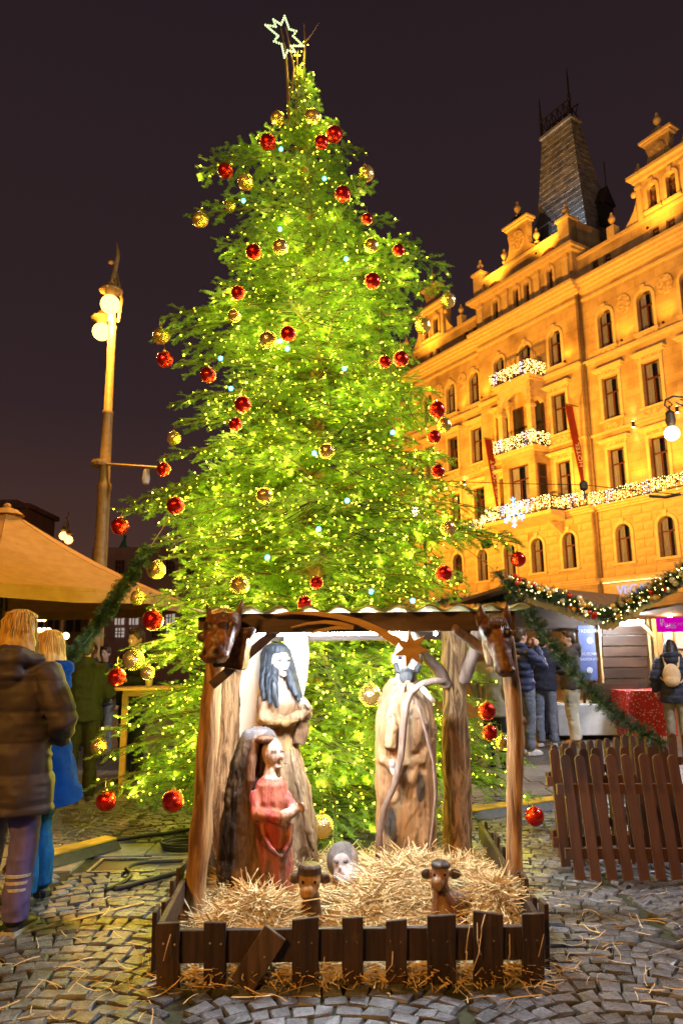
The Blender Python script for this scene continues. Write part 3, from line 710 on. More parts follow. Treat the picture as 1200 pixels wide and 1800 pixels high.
# wall sconces throwing light up and down
M_scon = emat('sconce_lens', (1.0, 0.7, 0.3), 30)
for sc_i, (s, z) in enumerate(((-0.95, 12.35), (-3.3, 12.4), (11.35, 12.0), (13.6, 12.0))):
    T = thing('wall_sconce', ['small up-and-down wall sconce on hotel right of the drain pipe', 'small up-and-down wall sconce behind the hanging globe lamp at right edge', 'small up-and-down wall sconce on hotel just left of the left banner', 'small up-and-down wall sconce on hotel behind the tree edge'][sc_i], 'wall lamp', FP(s, z, 0.1), 'wall sconces on hotel')
    g = MB(); g.tube([FP(s, z-0.14, 0.16), FP(s, z+0.14, 0.16)], 0.075, 10); g.beam(FP(s, z, 0.0), FP(s, z, 0.14), 0.08, 0.08); g.build('housing', M_iron, T)
    for sg in (-1, 1):
        g = MB(); g.tube([FP(s, z+sg*0.142, 0.16), FP(s, z+sg*0.15, 0.16)], 0.06, 10); g.build('lens', M_scon, T)
        l = spot_light('sconce_beam', FP(s, z+sg*0.2, 0.17), FP(s, z+sg*3, 0.05), 45, (1.0, .62, .2), 50, 0.7, 0.05); l.parent = T; l.matrix_parent_inverse = Matrix.Translation(-T.location)
# banners on slanted poles
M_ban = nmat('red_banner', (0.20, 0.018, 0.012), (0.27, 0.03, 0.018), scale=5, stretch=(1, 1, .4), rough=0.75, bump=0.3, dist=0.02)
M_btext = nmat('white_print', (0.7, 0.66, 0.6), (0.8, 0.76, 0.7), scale=9, rough=0.7)
def banner(label, s, z0, z1, o, txt):
    T = thing('hotel_banner', label, 'banner', FP(s, z0, o), 'red banners on the hotel'); g = MB(); n = 8
    pts = []
    for i in range(n+1):
        t = i/n; z = z1+(z0-z1)*t; ox = o*(0.25+0.75*(1-t))
        pts.append((FP(s+0.02*math.sin(4*t), z, ox-0.28), FP(s+0.02*math.sin(4*t+.3), z, ox+0.28)))
    vs = []
    for a, b in pts: vs += [a+DV*0.012, b+DV*0.012, b-DV*0.012, a-DV*0.012]
    fs = [(4*i+k, 4*i+(k+1) % 4, 4*i+4+(k+1) % 4, 4*i+4+k) for i in range(n) for k in range(4)] + [(0, 1, 2, 3), (4*n+3, 4*n+2, 4*n+1, 4*n)]
    g._add(vs, fs); g.build('cloth', M_ban, T)
    g = MB(); g.tube([FP(s, z1+0.05, 0.0), FP(s, z1+0.05, o+0.32)], 0.025, 6); g.build('pole', M_iron, T)
    g = MB(); g.tube([FP(s, z0-0.03, 0), FP(s, z0-0.03, o*.25+.3)], 0.02, 6); g.build('pole', M_iron, T)
    me = text_mesh(txt, 0.42, 0.004); me.materials.append(M_btext); tx = obj('lettering', me, T)
    # reads bottom to top on the side facing the square
    zm = z0+(z1-z0)*0.38; ox = o*(0.25+0.75*0.38)
    d = Vector(FP(s, z1, o)-FP(s, z0, o*0.25)).normalized(); nx = -DV; yv = nx.cross(d)
    M = Matrix((d, yv, nx)).transposed().to_4x4(); M.translation = FP(s, zm, ox) - DV*0.02 - yv*0.15
    tx.matrix_parent_inverse = Matrix.Translation(-T.location); tx.matrix_basis = M
banner('long red vertical banner lettered HOTEL on the hotel right of bay', 2.1, 9.9, 14.1, 1.05, 'HOTEL')
banner("long red vertical banner lettered KING'S COURT on hotel left of bay", 8.3, 9.6, 13.9, 0.9, "KING'S COURT")
# shop sign VEGAS
M_sig = emat('sign_letter_glow', (0.62, 0.62, 0.9), 0.8)
me = text_mesh('VEGAS', 0.62, 0.03); me.materials.append(M_sig); T = thing('shop_sign', 'glowing white VEGAS letters above the ground floor of the hotel', 'sign', FP(-0.2, 4.2, 0.2))
tx = obj('lettering', me, T); M = Matrix((-DV, Vector((0, 0, 1)), NV)).transposed().to_4x4(); M.translation = FP(-0.2, 4.18, 0.22); tx.matrix_parent_inverse = Matrix.Translation(-T.location); tx.matrix_basis = M
M_strip = emat('shopfront_strip_light', (1.0, 0.62, 0.2), 3.5)
for i, (a, b_) in enumerate(((-2.6, 1.4), (2.2, 6.0), (9.6, 16.5))):
    g = MB(); g.bb(a, b_, 0.36, 0.4, 4.76, 4.8); o = hb(g, 'strip_light', M_strip)
# ---------------------------------------------------------------- the fir tree
def leaf_material():
    m, n, l, p = _mk('fir_needles')
    tc = n.new('ShaderNodeTexCoord'); nz = n.new('ShaderNodeTexNoise'); nz.inputs['Scale'].default_value = 3.5; nz.inputs['Detail'].default_value = 5
    l.new(tc.outputs['Object'], nz.inputs['Vector'])
    r = n.new('ShaderNodeValToRGB'); r.color_ramp.elements[0].position = 0.3; r.color_ramp.elements[1].position = 0.7
    r.color_ramp.elements[0].color = (0.060, 0.165, 0.018, 1); r.color_ramp.elements[1].color = (0.165, 0.300, 0.030, 1)
    l.new(nz.outputs[0], r.inputs[0])
    oi = n.new('ShaderNodeObjectInfo'); mr = n.new('ShaderNodeMapRange'); mr.inputs[3].default_value = 0.65; mr.inputs[4].default_value = 1.3
    l.new(oi.outputs['Random'], mr.inputs[0]); hs = n.new('ShaderNodeHueSaturation'); l.new(mr.outputs[0], hs.inputs['Value']); l.new(r.outputs[0], hs.inputs['Color'])
    l.new(hs.outputs[0], p.inputs['Base Color']); p.inputs['Roughness'].default_value = 0.5; p.inputs['Specular IOR Level'].default_value = 0.35
    tr = n.new('ShaderNodeBsdfTranslucent'); l.new(hs.outputs[0], tr.inputs[0])
    mx = n.new('ShaderNodeMixShader'); mx.inputs[0].default_value = 0.35; l.new(p.outputs[0], mx.inputs[1]); l.new(tr.outputs[0], mx.inputs[2]); l.new(mx.outputs[0], n['Material Output'].inputs[0])
    return m
M_needle = leaf_material()
M_bark = nmat('fir_bark', (0.10, 0.055, 0.022), (0.2, 0.12, 0.05), scale=20, stretch=(1, 1, .3), rough=0.9, bump=0.5)
M_twig = nmat('green_twig', (0.07, 0.055, 0.018), (0.12, 0.09, 0.03), scale=20, rough=0.8)

def needles(segs, rng, per=210, nl=0.027, nw=0.0062):
    """segs: list of (p0, p1, side vector). Returns vertex/face arrays of thin triangles set along both sides."""
    V = []
    for p0, p1, sd in segs:
        p0 = np.array(p0); p1 = np.array(p1); d = p1-p0; L = np.linalg.norm(d)
        if L < 1e-4: continue
        d = d/L; sd = np.array(sd); sd = sd - d*np.dot(sd, d); sd /= (np.linalg.norm(sd)+1e-9); up = np.cross(d, sd)
        n = max(3, int(L*per)); t = (np.arange(n)+rng.random(n))/n
        sg = np.where(np.arange(n) % 2 == 0, 1.0, -1.0)
        b = p0 + d*(t*L)[:, None]
        dirs = sd*sg[:, None]*(0.85+0.2*rng.random(n))[:, None] + d*(0.55+0.25*rng.random(n))[:, None] + up*(rng.random(n)*0.75-0.2)[:, None]
        dirs /= np.linalg.norm(dirs, axis=1)[:, None]
        ln = nl*(0.75+0.45*rng.random(n))*np.clip(1.25-t*0.4, 0.6, 1.2)
        w = d*(nw/2)
        tip = b+dirs*ln[:, None]
        V.append(np.stack([b-w, b+w, tip+w*.75, tip-w*.75], axis=1).reshape(-1, 3))
    V = np.concatenate(V); F_ = np.arange(len(V)).reshape(-1, 4)
    return V, F_
def frond(L, seed, side=1.0, dens=1.0):
    """One bough along +X: limb, side twigs and sub-twigs with needles; also a list of places for bulbs."""
    rng = np.random.default_rng(seed); rd = random.Random(seed)
    limb = lambda t: np.array((t*L, 0.03*L*math.sin(t*5+seed), L*(0.10*t-0.20*t*t)))
    stems = MB(); segs = []; bulbs = []
    stems.tube([limb(i/8) for i in range(9)], [max(0.004, 0.016*L*(1-i/8.6)) for i in range(9)], 4)
    for i in range(12):
        t0 = 0.25+0.75*i/12; segs.append((limb(t0), limb(t0+0.0625), (0, 1, 0)))
    t = 0.10; k = 0
    while t < 0.99:
        sg = 1 if k % 2 else -1; k += 1
        l = side*(0.40*min(L, 1.5)*(1-t)**0.75*min(1, t*4.5+0.2) + 0.07)*rd.uniform(0.75, 1.2)
        p0 = limb(t); a = math.radians(rd.uniform(42, 60)); dz = rd.uniform(-0.42, 0.28)
        d = np.array((math.cos(a), sg*math.sin(a), dz)); d /= np.linalg.norm(d)
        crv = lambda u: p0 + d*(u*l) + np.array((0.10*l*u*u, 0, -0.22*l*u*u))
        n = max(2, int(l/0.08))
        stems.tube([crv(i/n) for i in range(n+1)], [0.0045*(1-0.6*i/n) for i in range(n+1)], 3, cap=False)
        sd = np.cross(d, (0, 0, 1.0)); sd = sd + np.array((0, 0, rd.uniform(-.35, .35)))
        for i in range(n): segs.append((crv(i/n), crv((i+1)/n), sd))
        u = 0.22; kk = 0
        while u < 0.97 and l > 0.09:
            s2 = 1 if kk % 2 else -1; kk += 1
            sl = (0.42*l*(1-u)+0.035)*rd.uniform(0.8, 1.2); q0 = crv(u)
            sdn = sd/np.linalg.norm(sd); e = d*0.72 + sdn*s2*0.70 + np.array((0, 0, rd.uniform(-.42, .32))); e /= np.linalg.norm(e)
            q1 = q0+e*sl+np.array((0, 0, -0.06*sl)); segs.append((q0, q1, np.cross(e, (0, 0, 1.0))+np.array((0, 0, rd.uniform(-.3, .3)))))
            u += 0.072/max(l, 0.14)
        if rd.random() < 0.75:
            for u_ in ((rd.uniform(.25, .6), rd.uniform(.6, 1.0)) if l > 0.22 else (rd.uniform(.3, 1),)):
                bulbs.append(crv(u_)+np.array((0, 0, rd.uniform(-0.012, 0.03))))
        t += 0.066/L*rd.uniform(0.85, 1.2)
    V, F_ = needles(segs, rng, per=235*dens)
    me = bpy.data.meshes.new('branch'); o = len(stems.v)
    allv = np.concatenate([np.array(stems.v).reshape(-1, 3), V]); faces = stems.f + (F_+o).tolist()
    me.from_pydata(allv.tolist(), [], faces)
    me.materials.append(M_needle); me.materials.append(M_twig)
    mi = np.zeros(len(faces), int); mi[:len(stems.f)] = 1; me.polygons.foreach_set('material_index', mi.tolist()); me.update()
    return me, bulbs
LENS = [0.38, 0.62, 0.9, 1.2, 1.55, 1.95]
FR = {}
for li, L in enumerate(LENS): FR[L] = [frond(L, 100*li+k) for k in range(4)]

TX, TYc = -0.30, 7.4
TREE = thing('fir_tree', 'tall green fir hung with baubles and fairy lights behind the nativity', 'tree', (TX, TYc, 0))
trunk_x = lambda z: TX + interp(z, (0, 4.3, 8.3, 9.2), (-0.02, 0.06, -0.1, -0.12))
g = MB(); zz = [0, 0.5, 1.5, 3, 4.5, 6, 7.2, 8.1]
g.tube([(trunk_x(z), TYc, z) for z in zz], [0.13, 0.115, 0.105, 0.09, 0.072, 0.05, 0.036, 0.016], 10, wob=0.06)
g.build('trunk', M_bark, TREE, smooth=True)
PZ = (0.15, 0.5, 1.5, 2.05, 2.6, 3.0, 3.5, 4.05, 4.6, 5.15, 5.7, 6.2, 6.95, 7.3, 7.6)
PR = (1.5, 1.9, 1.85, 1.6, 1.7, 1.75, 1.45, 1.38, 1.12, 1.25, 1.08, 0.80, 0.50, 0.30, 0.2)
rr = random.Random(21)
BULBS = []; WIRES = []
def add_branch(z, az, L, pitch, roll=None):
    v = min(LENS, key=lambda q: abs(q-L)); me, bl = rr.choice(FR[v])
    o = obj('branch', me, TREE, local=False)
    s = L/v
    M = Matrix.Translation((trunk_x(z), TYc, z)) @ Matrix.Rotation(az, 4, 'Z') @ Matrix.Rotation(-pitch, 4, 'Y') @ Matrix.Rotation(rr.uniform(-.5, .5) if roll is None else roll, 4, 'X') @ Matrix.Diagonal((s, max(s, .85), s, 1))
    o.matrix_basis = M
    pts = [M @ Vector(b) for b in bl if rr.random() < 0.6]
    front = math.sin(az) < 0.35            # strings of bulbs everywhere, fewer at the back
    if not front: pts = pts[::2]
    BULBS.extend(pts)
    if len(pts) > 3: WIRES.append(pts)
    return o
z = 0.32; nb = 0
while z < 7.25:
    R = interp(z, PZ, PR); n = int((8+R*3.2)*(1.0 if z < 5.3 else .74)) if z < 6.85 else 4; a0 = rr.uniform(0, 6.28)
    for k in range(n):
        az = a0+2*PI*k/n+rr.uniform(-.22, .22); L = R*rr.uniform(0.72, 1.02)
        pit = interp(z, (0.2, 1.5, 4, 6.5, 7.8), (-0.06, 0.02, 0.08, 0.14, 0.2)) + rr.uniform(-.12, .12)
        zz_ = z+rr.uniform(-.08, .08)
        if -PI < (az+PI) % (2*PI)-PI and math.sin(az) < -0.15 and zz_ < 1.95 and L > 1.35: L = min(L, 1.60/max(0.5, abs(math.sin(az)))) if abs(math.cos(az)) < 0.72 else L
        add_branch(zz_, az, max(0.25, L), pit); nb += 1
    z += 0.225 if z > 2 else 0.175
def branch_to(px, py, Y, rise=0.12):
    p = U(px, py, Y); dx, dy = p.x-trunk_x(p.z), p.y-TYc; L = math.hypot(dx, dy)
    z0 = p.z + 0.10*L - rise*L*0.0; z0 = min(z0, 8.0)
    pit = math.atan2(p.z-z0, L)+0.095
    add_branch(z0, math.atan2(dy, dx), min(2.25, math.hypot(L, p.z-z0)), pit, roll=rr.uniform(-.15, .15))
for tp in ((334, 378, 7.3), (386, 284, 7.3), (352, 300, 7.6), (598, 226, 7.2), (640, 262, 7.3), (655, 330, 7.3), (690, 395, 7.4), (792, 470, 7.3), (788, 505, 7.3), (735, 430, 7.2), (742, 560, 7.1),
           (288, 556, 7.3), (272, 590, 7.3), (310, 640, 7.0), (330, 610, 7.2), (380, 520, 7.0), (716, 612, 7.0), (772, 690, 7.2), (782, 738, 7.0), (700, 655, 7), (300, 706, 7.2), (310, 740, 7.0), (284, 800, 7.1), (780, 805, 7.2),
           (206, 896, 7.35), (222, 880, 7.2), (235, 900, 7.0), (265, 880, 6.9), (840, 865, 7.2), (872, 900, 7.0), (914, 958, 7.3), (905, 950, 7.1), (890, 940, 6.8), (820, 950, 6.7), (250, 960, 6.9), (280, 985, 6.8),
           (240, 1055, 6.9), (270, 1070, 6.8), (220, 1140, 7.0), (196, 1175, 6.9), (172, 1290, 6.9), (160, 1330, 6.8), (155, 1385, 6.9), (186, 1390, 6.6), (230, 1400, 6.5), (300, 1395, 6.4), (330, 1420, 6.4), (212, 1260, 6.8), (250, 1240, 6.6),
           (868, 1235, 6.9), (885, 1290, 6.9), (930, 1340, 6.8), (938, 1400, 6.7), (905, 1370, 6.6), (870, 1330, 6.7), (770, 1060, 6.4), (820, 1015, 6.6)):
    branch_to(*tp)
# bare leader shoots above the crown
g = MB()
def shoot(pts, r0, r1):
    P = [U(x, y, Y) for x, y, Y in pts]; n = len(P); g.tube(P, [r0+(r1-r0)*i/(n-1) for i in range(n)], 6)
shoot([(510, 230, 7.4), (506, 160, 7.38), (503, 105, 7.36), (500, 80, 7.35), (493, 45, 7.35)], 0.022, 0.006)
shoot([(533, 330, 7.4), (536, 250, 7.4), (533, 160, 7.4), (536, 80, 7.38), (534, 42, 7.38)], 0.026, 0.006)
shoot([(535, 76, 7.38), (548, 60, 7.4), (560, 40, 7.42)], 0.012, 0.006)
shoot([(520, 220, 7.3), (524, 150, 7.32), (522, 100, 7.35), (524, 88, 7.35)], 0.016, 0.006)
shoot([(512, 170, 7.3), (516, 120, 7.3), (505, 60, 7.34), (502, 48, 7.34)], 0.014, 0.006)
shoot([(528, 210, 7.4), (520, 150, 7.4), (516, 110, 7.4)], 0.012, 0.005)
g.build('bare_shoot', M_bark, TREE, smooth=True)
for tp in ((562, 172, 7.4), (596, 218, 7.35), (460, 236, 7.35), (545, 215, 7.1), (505, 222, 7.2)): branch_to(*tp, rise=-0.4)
for k in range(26):
    zk = 7.1+1.05*k/26; add_branch(zk, k*2.4, interp(zk, (7.1, 8.2), (.34, .13)), interp(zk, (7.1, 8.2), (.35, .95)))

# fairy lights: dark wire and bulbs
M_bulb = emat('warm_bulb', (1.0, 0.84, 0.030), 24.0); M_bulb2 = emat('blue_bulb', (0.05, 0.45, 1.0), 16.0)
M_wire = nmat('green_black_wire', (0.006, 0.01, 0.006), (0.012, 0.018, 0.01), scale=30, rough=0.6)
FL = thing('fairy_lights', 'strings of tiny warm yellow fairy lights wound through the fir tree', 'string lights', (TX, TYc, 0.3))
for z_, x_, y_ in [(interp(t, (0, 1), (7.7, 8.6)), 0, 0) for t in np.linspace(0, 1, 26)]:
    BULBS.append(Vector((trunk_x(z_)+rr.uniform(-.09, .09), TYc-0.05+rr.uniform(-.06, .03), z_)))
b = MB(); sizes = (0.004, 0.005, 0.005, 0.005, 0.006, 0.006, 0.007, 0.008, 0.010)
for p in BULBS: b.ell(p, rr.choice(sizes), 4, 2 if False else 3)
kind(b.build('bulbs', M_bulb, FL), 'stuff')
w = MB()
for pts in WIRES:
    q = [pts[0]]
    for p in pts[1:]:
        if (p-q[-1]).length < 0.75:
            m = (p+q[-1])/2+Vector((rr.uniform(-.03, .03), rr.uniform(-.03, .03), -0.02)); w.tube([q[-1], m, p], 0.0035, 3, cap=False)
        q.append(p)
kind(w.build('wire', M_wire, FL), 'stuff')
for i, (px, py) in enumerate(((494, 262), (570, 314), (428, 353), (492, 403), (505, 613), (492, 600), (388, 630), (406, 683), (552, 797), (605, 648), (652, 1040), (725, 1056), (608, 455), (560, 930), (610, 880), (470, 980), (690, 760))):
    Rz = 1.0; zc = U(px, py, 6.6).z; R = interp(zc, PZ, PR); b = MB(); b.ell(U(px, py, TYc-R*0.86), 0.02, 8, 6); b.build('blue_bulb', M_bulb2, FL, smooth=True)
cand = [p for p in BULBS if p.y < TYc+0.4]; rr.shuffle(cand); glow = []
for p in cand:
    if len(glow) < 420 and all((p-q).length_squared > 0.034 for q in glow): glow.append(p)
for p in glow: lamp_light('bulb_glow', p+Vector((0, -0.03, 0.02)), 3.6, (1.0, 0.84, 0.09), 0.04, FL)
print('bulbs', len(BULBS), 'branches', nb)

# star on the tip: rope light bent into an eight-pointed outline, beaded
M_rope = emat('rope_light', (0.75, 1.0, 0.45), 1.6)
ST = thing('star_topper', 'glowing rope-light star outline tied to the bare top of tree', 'star ornament', U(500, 100, 7.3))
sp = [(552, 92), (578, 166), (618, 178), (600, 206), (660, 262), (588, 262), (612, 296), (570, 288), (551, 328), (535, 252), (492, 236), (515, 205), (443, 143), (502, 152), (488, 112), (532, 140)]
sp = [U(330+x/3.243, y/3.243, 7.28) for x, y in sp]
g = MB(); bd = MB()
for i in range(len(sp)):
    a, b_ = sp[i], sp[(i+1) % len(sp)]; g.tube([a, b_], 0.008, 5); n = max(2, int((b_-a).length/0.028))
    for k in range(n): bd.ell(a+(b_-a)*(k/n), 0.013, 5, 4)
g.build('rope', nmat('clear_rope', (0.35, 0.4, 0.25), scale=9), ST); kind(bd.build('light_beads', M_rope, ST), 'stuff')

# baubles
def bauble_mat(name, c, glit):
    m, n, l, p = _mk(name)
    p.inputs['Base Color'].default_value = (*c, 1); p.inputs['Metallic'].default_value = 0.86; p.inputs['Roughness'].default_value = 0.18; p.inputs['Coat Weight'].default_value = 0.6; p.inputs['Coat Roughness'].default_value = 0.06
    tc = n.new('ShaderNodeTexCoord'); vo = n.new('ShaderNodeTexVoronoi'); vo.inputs['Scale'].default_value = 90; l.new(tc.outputs['Object'], vo.inputs['Vector'])
    b = n.new('ShaderNodeBump'); b.inputs['Strength'].default_value = glit; b.inputs['Distance'].default_value = 0.004
    l.new(vo.outputs[0], b.inputs['Height']); l.new(b.outputs[0], p.inputs['Normal']); return m
M_red = bauble_mat('red_mirror_bauble', (0.80, 0.020, 0.012), 0.16); M_gold = bauble_mat('gold_mirror_bauble', (1.0, 0.70, 0.22), 0.22)
M_cap = nmat('gold_cap', (0.5, 0.35, 0.1), (0.7, 0.5, 0.2), scale=40, rough=0.3, metal=1.0)
g = MB(); g.ell((0, 0, 0), 1.0, 28, 18); ball_r = g.mesh('ball', M_red, True); g = MB(); g.ell((0, 0, 0), 1.0, 28, 18); ball_g = g.mesh('ball', M_gold, True)
g = MB(); g.lathe([(0.2, 0.93), (0.2, 1.12), (0.12, 1.16)], n=10); g.tube([(0.0, 0, 1.14), (0.07, 0, 1.24), (0, 0, 1.32), (-0.07, 0, 1.24), (0, 0, 1.14)], 0.022, 5); g.tube([(0, 0, 1.3), (0.02, 0, 1.8), (0, 0.05, 2.3)], 0.012, 4); capm = g.mesh('cap', M_cap)
REDS = [(471, 250, 14), (565, 250, 12), (587, 236, 14), (396, 300, 13), (602, 341, 14), (645, 385, 10), (446, 443, 14), (700, 440, 11), (654, 494, 15), (419, 515, 13), (507, 587, 15), (290, 632, 15), (366, 659, 15), (427, 711, 16), (414, 746, 13),
        (676, 636, 12), (704, 631, 15), (767, 720, 16), (762, 768, 13), (769, 828, 13), (288, 825, 13), (309, 889, 17), (211, 925, 16), (910, 983, 14), (779, 1008, 16), (269, 1090, 19), (556, 1024, 13), (535, 1060, 14), (206, 1190, 16), (187, 1408, 17), (304, 1408, 19), (855, 1250, 16), (860, 1288, 14), (939, 1435, 16)]
GOLDS = [(549, 205, 13), (488, 208, 12), (643, 305, 14), (432, 320, 14), (352, 386, 14), (493, 434, 14), (652, 432, 13), (787, 528, 14), (743, 573, 15), (283, 591, 15), (471, 597, 16), (780, 747, 14), (574, 793, 15), (465, 871, 16), (306, 770, 13), (787, 929, 15), (275, 1002, 17),
         (422, 1028, 18), (243, 1050, 14), (235, 1160, 19), (260, 1183, 13), (650, 1222, 21), (565, 1453, 21), (174, 1312, 14), (883, 1305, 14), (412, 555, 12), (405, 360, 10)]
ORD = ['topmost', 'second', 'third', 'fourth', 'fifth', 'sixth', 'seventh', 'eighth', 'ninth', 'tenth', 'eleventh', 'twelfth', 'thirteenth', 'fourteenth', 'fifteenth', 'sixteenth', 'seventeenth', 'eighteenth', 'nineteenth', 'twentieth', 'twenty-first', 'twenty-second', 'twenty-third']
for cname, lst, bm2 in (('red', REDS, ball_r), ('gold', GOLDS, ball_g)):
    for half in ('left', 'right'):
        sel = sorted([q for q in lst if (q[0] < 545) == (half == 'left')], key=lambda q: q[1])
        for i, (px, py, pr) in enumerate(sel):
            Y = 6.6
            for _ in range(4):
                p = U(px, py, Y); R = interp(p.z, PZ, PR); dx = p.x-trunk_x(p.z); Y = TYc - math.sqrt(max(0.0, R*R-dx*dx))*0.99 - 0.05
            if py > 1180 and 500 < px < 760: Y = 5.72
            if (px, py) in ((939, 1435), (304, 1408), (187, 1408)): Y = min(Y, 6.6)
            p = U(px, py, Y); r = pr*(p-Vector((0, 0, CH))).length/FPX*0.93
            lab = f'{ORD[i]} {cname} mirror bauble' + (' from the top' if i else '') + f' on the {half} half of the tree'
            o = obj('bauble', bm2); o.location = p; o.scale = (r, r, r); o.rotation_euler = (rr.uniform(-.15, .15), rr.uniform(-.15, .15), rr.uniform(0, 6))
            tag(o, lab, 'bauble', f'{cname} baubles on the tree'); obj('cap', capm, o, local=True)
# ---------------------------------------------------------------- nativity shelter
M_post = nmat('barkless_post', (0.13, 0.055, 0.018), (0.50, 0.28, 0.11), scale=26, stretch=(1, 1, 0.10), detail=8, rough=0.75, bump=0.9, dist=0.012, ramp=(0.36, 0.62), distort=0.6)
M_rough = nmat('rough_bark_post', (0.11, 0.055, 0.022), (0.42, 0.25, 0.115), scale=24, stretch=(1, 1, 0.16), detail=5, rough=0.85, bump=1.0, dist=0.03, ramp=(0.40, 0.58), distort=1.2)
M_beam = nmat('dark_brown_board', (0.040, 0.020, 0.012), (0.095, 0.052, 0.030), scale=16, stretch=(0.12, 1, 1), detail=8, rough=0.55, bump=0.5, dist=0.004)
M_picket = nmat('stained_picket', (0.018, 0.010, 0.007), (0.062, 0.032, 0.018), scale=26, stretch=(1, 1, 0.07), detail=10, rough=0.55, bump=1.0, dist=0.008, rnd=0.3, distort=0.8, dirt=((0.10, 0.058, 0.032), 7, 0.62, 0.78))
M_fence = nmat('red_brown_fence_paint', (0.075, 0.030, 0.017), (0.125, 0.054, 0.031), scale=24, stretch=(1, 1, 0.09), detail=9, rough=0.6, bump=0.7, dist=0.005, rnd=0.2, dirt=((0.035, 0.018, 0.012), 6, .55, .8))
M_branch = nmat('grey_brown_branch', (0.16, 0.10, 0.075), (0.30, 0.21, 0.16), scale=30, stretch=(1, 1, .3), rough=0.7, bump=0.4)
M_comet = nmat('carved_yellow_wood', (0.42, 0.22, 0.055), (0.62, 0.36, 0.10), scale=16, stretch=(0.3, 1, 1), detail=6, rough=0.5, bump=0.4, dist=0.003)
M_tin = nmat('corrugated_sheet', (0.30, 0.27, 0.24), (0.48, 0.44, 0.38), scale=8, rough=0.6, dirt=((0.15, 0.12, 0.09), 3, 0.5, 0.8))
M_nail = nmat('steel_nail', (0.4, 0.36, 0.3), (0.6, 0.55, 0.5), scale=40, rough=0.35, metal=1)
HUT = thing('wooden_shelter', 'rustic log shelter with corrugated roof over the carved nativity figures', 'shelter', (0.05, 4.9, 0))
def log(name, pts, rad, mat, n=16, sub=9, seed=0, parent=None, knots=()):
    pts = [Vector(p) for p in pts]; P = []; Rd = []
    for i in range(len(pts)-1):
        for k in range(sub): t = k/sub; P.append(pts[i].lerp(pts[i+1], t)); Rd.append(rad[i]+(rad[i+1]-rad[i])*t)
    P.append(pts[-1]); Rd.append(rad[-1])
    g = MB(); g.tube(P, Rd, n)
    for c, r in knots: g.ell(c, r, 10, 8)
    me = g.mesh(name, mat, True); V = coords(me)
    d = vnoise(V*np.array((1, 1, .25)), 38, seed)-.5 + 1.2*(vnoise(V*np.array((1, 1, .5)), 9, seed+5)-.5)
    nn = np.empty(len(me.vertices)*3); me.vertices.foreach_get('normal', nn); V = V + nn.reshape(-1, 3)*(d*max(rad)*0.22)[:, None]
    me.vertices.foreach_set('co', V.ravel()); me.update()
    return obj(name, me, parent or HUT)
log('post', [U(337, 1625, 4.5), U(350, 1500, 4.5), U(362, 1350, 4.5), U(374, 1200, 4.47), U(386, 1118, 4.44)], [.062, .064, .060, .057, .055], M_post, seed=1)
log('post', [U(905, 1560, 4.5), U(903, 1450, 4.5), U(906, 1300, 4.5), U(901, 1220, 4.48), U(888, 1120, 4.45)], [.045, .046, .050, .046, .046], M_post, seed=2, knots=((U(916, 1268, 4.5), .028),))
log('post', [U(385, 1530, 5.5), U(393, 1400, 5.5), U(400, 1250, 5.5), U(406, 1095, 5.5)], [.125, .11, .105, .095], M_rough, seed=3, n=24, sub=14)
log('post', [U(803, 1530, 5.5), U(802, 1400, 5.5), U(799, 1250, 5.5), U(798, 1085, 5.5)], [.10, .095, .092, .088], M_rough, seed=4, n=24, sub=14)
log('forked_branch', [U(787, 1205, 5.45), U(768, 1175, 5.4), U(745, 1150, 5.36), U(735, 1135, 5.35)], [.05, .042, .036, .02], M_branch, n=10, seed=5)
log('forked_branch', [U(815, 1198, 5.45), U(824, 1170, 5.42), U(834, 1140, 5.4), U(838, 1105, 5.38)], [.055, .05, .045, .04], M_branch, n=10, seed=6)
log('brace', [U(902, 1188, 4.46), U(862, 1152, 4.44), U(830, 1128, 4.42), U(797, 1104, 4.33)], [.028, .032, .034, .026], M_branch, n=10, seed=7)
g = MB(); g.beam(U(372, 1205, 4.40), U(492, 1103, 4.46), 0.03, 0.055); g.build('brace', M_beam, HUT, bevel=.003)
zb0, zb1 = 1.628, 1.742
g = MB(); g.bb(-0.80, 1.02, 4.36, 4.43, zb0, zb1); g.build('front_beam', M_beam, HUT, bevel=0.004)
g = MB(); g.bb(-0.86, 1.06, 5.58, 5.65, 1.60, 1.69); g.build('rear_beam', M_beam, HUT, bevel=0.004)
for xx in (-0.84, 1.00):
    g = MB(); g.beam((xx, 4.432, 1.69), (xx, 5.62, 1.71), 0.06, 0.08); g.build('side_beam', M_beam, HUT, bevel=0.004)
# corrugated roof sheet, waves running front to back
g = MB(); nx = 150; x0, x1 = -0.92, 1.10
top = []; 
for i in range(nx+1):
    x = x0+(x1-x0)*i/nx; w = 0.017*math.cos(2*PI*(x+0.02)/0.178)
    top.append((x, w))
vs = []
for x, w in top: vs += [(x, 4.30, 1.768+w), (x, 5.72, 1.778+w), (x, 5.72, 1.772+w), (x, 4.30, 1.762+w)]
fs = [(4*i+k, 4*i+(k+1) % 4, 4*i+4+(k+1) % 4, 4*i+4+k) for i in range(nx) for k in range(4)]
g._add(vs, fs); g.build('corrugated_roof', M_tin, HUT, smooth=False)
